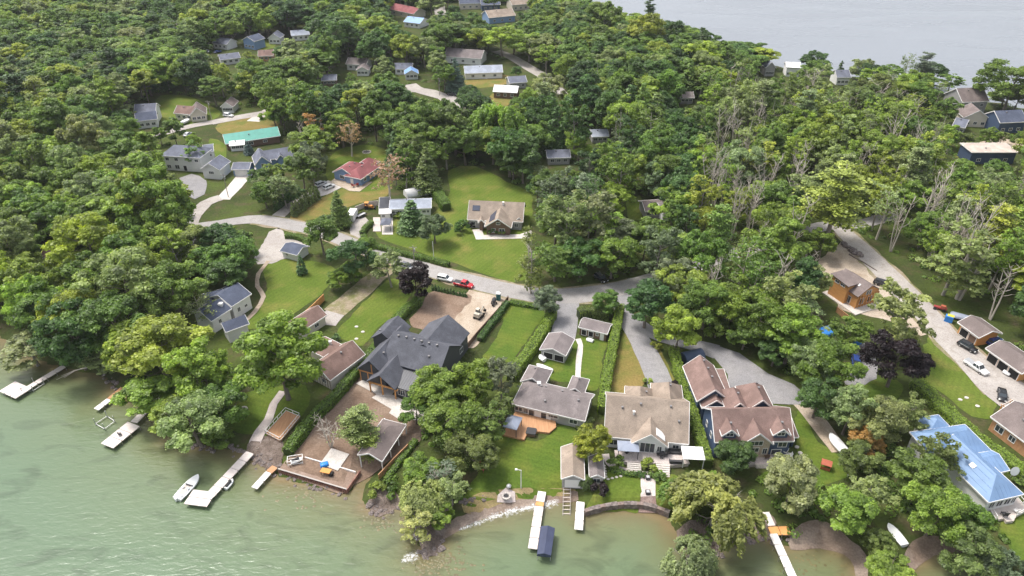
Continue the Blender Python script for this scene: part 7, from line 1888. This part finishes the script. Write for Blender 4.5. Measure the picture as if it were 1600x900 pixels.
def near(x, y):
    h = min(HREF, key=lambda h: (h[0] - x) ** 2 + (h[1] - y) ** 2)
    dx, dy = x - h[0], y - h[1]; ref = " ".join(h[2].split()[:6])
    side = "close beside" if dx * dx + dy * dy < 200 else "near" if y > 330 or abs(dy) < 6 else "inland of" if dy > 0 else "lakeward of"
    return side + " " + ref
AUTO.sort(key=lambda a: -a[0])
def seen(a): return -15 < a[7] < 1615 and a[8] > -12
vis = [a for a in AUTO if seen(a)]
NIND = 300
chosen = set()
for a in vis:
    if len(chosen) < NIND: chosen.add(id(a))
for a in AUTO:
    if id(a) in chosen:
        s_, x, y, k, r, h, tn, px, py = a
        z_ = near(x, y); sz_ = "large" if r > 7.4 else "small" if r < 4.6 else "middling"
        plant(x, y, k, r, h, tn, f"{sz_} {TINT_WORD[tn]} {KIND[k][2]} {z_}", f"{KIND[k][2]}s {z_}")
# the rest of the wood, past what can be picked out one by one: one object
REST = [a for a in AUTO if id(a) not in chosen]
tcol = bpy.data.collections.new("woodland_templates")
order = []
for k in "BTLADPE":
    for i, t in enumerate(TPL[k]):
        # trunk and crown joined as one instance mesh
        tr, crn = t["trunk"], t["crown"]
        me = bpy.data.meshes.new("wood_%03d" % len(order))
        bm = bmesh.new()
        if crn: bm.from_mesh(crn)
        sh_l = bm.faces.layers.float.get("shade") or bm.faces.layers.float.new("shade")
        n0 = len(bm.faces); bm.from_mesh(tr); bm.faces.ensure_lookup_table()
        for f in bm.faces[n0:]: f.material_index = 1
        bm.to_mesh(me); bm.free()
        me.materials.append((crn or tr).materials[0]); me.materials.append(tr.materials[0])
        o = bpy.data.objects.new("wood_%03d" % len(order), me); tcol.objects.link(o)
        order.append((k, i))
if REST:
    me = bpy.data.meshes.new("distant_woodland")
    me.from_pydata([(a[1], a[2], 0) for a in REST], [], [])
    VI, VS_, VR, VC = [], [], [], []
    for i, a in enumerate(REST):
        opts = [j for j, (k, _) in enumerate(order) if k == a[3]]
        j = rr.choice(opts); t = TPL[a[3]][order[j][1]]
        VI.append(j); VS_ += [a[4] / t["R"], a[4] / t["R"], a[5] / t["H"]]; VR += [0, 0, rr.uniform(0, 6.28)]
        f = rr.uniform(.85, 1.18); c = TINT[a[6]]; VC += [c[0] * f, c[1] * f, c[2] * f]
    for nm_, ty_, key_, val_ in (("pick", 'INT', "value", VI), ("size", 'FLOAT_VECTOR', "vector", VS_), ("turn", 'FLOAT_VECTOR', "vector", VR), ("tint", 'FLOAT_VECTOR', "vector", VC)):
        me.attributes.new(nm_, ty_, 'POINT'); me.attributes[nm_].data.foreach_set(key_, val_)
    wo_ = bpy.data.objects.new("distant_woodland", me); COL.objects.link(wo_)
    tag(wo_, "dense far woodland of mixed green trees filling the gaps between the gardens", "woodland", kind="stuff")
    ng = bpy.data.node_groups.new("woodland", 'GeometryNodeTree')
    ng.interface.new_socket("Geometry", in_out='INPUT', socket_type='NodeSocketGeometry'); ng.interface.new_socket("Geometry", in_out='OUTPUT', socket_type='NodeSocketGeometry')
    N = ng.nodes; gi, go = N.new('NodeGroupInput'), N.new('NodeGroupOutput')
    ci = N.new('GeometryNodeCollectionInfo'); ci.inputs[0].default_value = tcol; ci.inputs["Separate Children"].default_value = True; ci.inputs["Reset Children"].default_value = True
    ip = N.new('GeometryNodeInstanceOnPoints'); ip.inputs["Pick Instance"].default_value = True
    def na(nm, ty):
        x_ = N.new('GeometryNodeInputNamedAttribute'); x_.data_type = ty; x_.inputs[0].default_value = nm; return x_.outputs[0]
    er = N.new('FunctionNodeEulerToRotation')
    Lk = ng.links.new
    Lk(gi.outputs[0], ip.inputs["Points"]); Lk(ci.outputs[0], ip.inputs["Instance"]); Lk(na("pick", 'INT'), ip.inputs["Instance Index"])
    Lk(na("turn", 'FLOAT_VECTOR'), er.inputs[0]); Lk(er.outputs[0], ip.inputs["Rotation"]); Lk(na("size", 'FLOAT_VECTOR'), ip.inputs["Scale"]); Lk(ip.outputs[0], go.inputs[0])
    md = wo_.modifiers.new("woodland", 'NODES'); md.node_group = ng

# undergrowth: low leaf sprays over the woodland floor, nobody could count them
UP = []
for (s_, x, y, k, r, h, tn, px, py) in AUTO:
    if y < 420 and -60 < px < 1660:
        for _ in range(3): UP.append((x + rr.gauss(0, 4.5), y + rr.gauss(0, 4.5), rr.uniform(.5, 1.7)))
for ring in ((250, 560), (110, 545), (290, 640), (690, 660), (740, 690), (650, 770), (1290, 620), (1330, 720), (1420, 790), (1240, 780), (1380, 700), (1490, 810), (1540, 860), (1110, 830), (880, 420), (1110, 470), (1180, 500), (1250, 560), (340, 600), (690, 610)):
    g = G(*ring)
    for _ in range(26): UP.append((g.x + rr.gauss(0, 4.0), g.y + rr.gauss(0, 3.5), rr.uniform(.4, 1.3)))
ul = land_dist([(u[0], u[1]) for u in UP])
UP = [u for u, d_ in zip(UP, ul) if d_ > 1.2 and not hit(u[0], u[1], FB) and not hit(*P(u[0], u[1], .8), BB)]
ua = np.array(UP); k = 64
c = np.repeat(np.column_stack([ua[:, 0], ua[:, 1], ua[:, 2] * .25]), k, 0); r_ = np.repeat(ua[:, 2], k)[:, None]
d = sph(len(c)); d[:, 2] = np.abs(d[:, 2])
p = c + d * r_ * rng.uniform(.6, 1.05, (len(c), 1)) * [1.25, 1.25, .8]
me = leaf_mesh("undergrowth", p, d + rng.normal(size=d.shape) * .4 + [0, 0, .4], rng.uniform(.16, .36, len(c)), np.repeat(rng.normal(.5, .2, len(ua)), k) + rng.normal(0, .12, len(c)), LEAF)
uo = bpy.data.objects.new("undergrowth", me); COL.objects.link(uo); uo["tint"] = list(TINT["mid"])
tag(uo, "low green undergrowth covering the woodland floor", "undergrowth", kind="stuff")
print("UNDER", len(UP))

# ------------------------------------------------------------------ thin summer haze over the whole place
hz = bpy.data.materials.new("haze_air"); hz.use_nodes = True
n, l = hz.node_tree.nodes, hz.node_tree.links
n.clear()
pv = n.new("ShaderNodeVolumePrincipled"); pv.inputs["Color"].default_value = (.95, .97, 1, 1); pv.inputs["Density"].default_value = 0.00007; pv.inputs["Anisotropy"].default_value = 0.2
mo_ = n.new("ShaderNodeOutputMaterial"); l.new(pv.outputs[0], mo_.inputs["Volume"])
mb = MB(); mb.box((500, 2850, 54), (7600, 6700, 121))
tag(mb.build("haze", hz), "thin pale summer haze over lake and woods", "haze", kind="stuff")
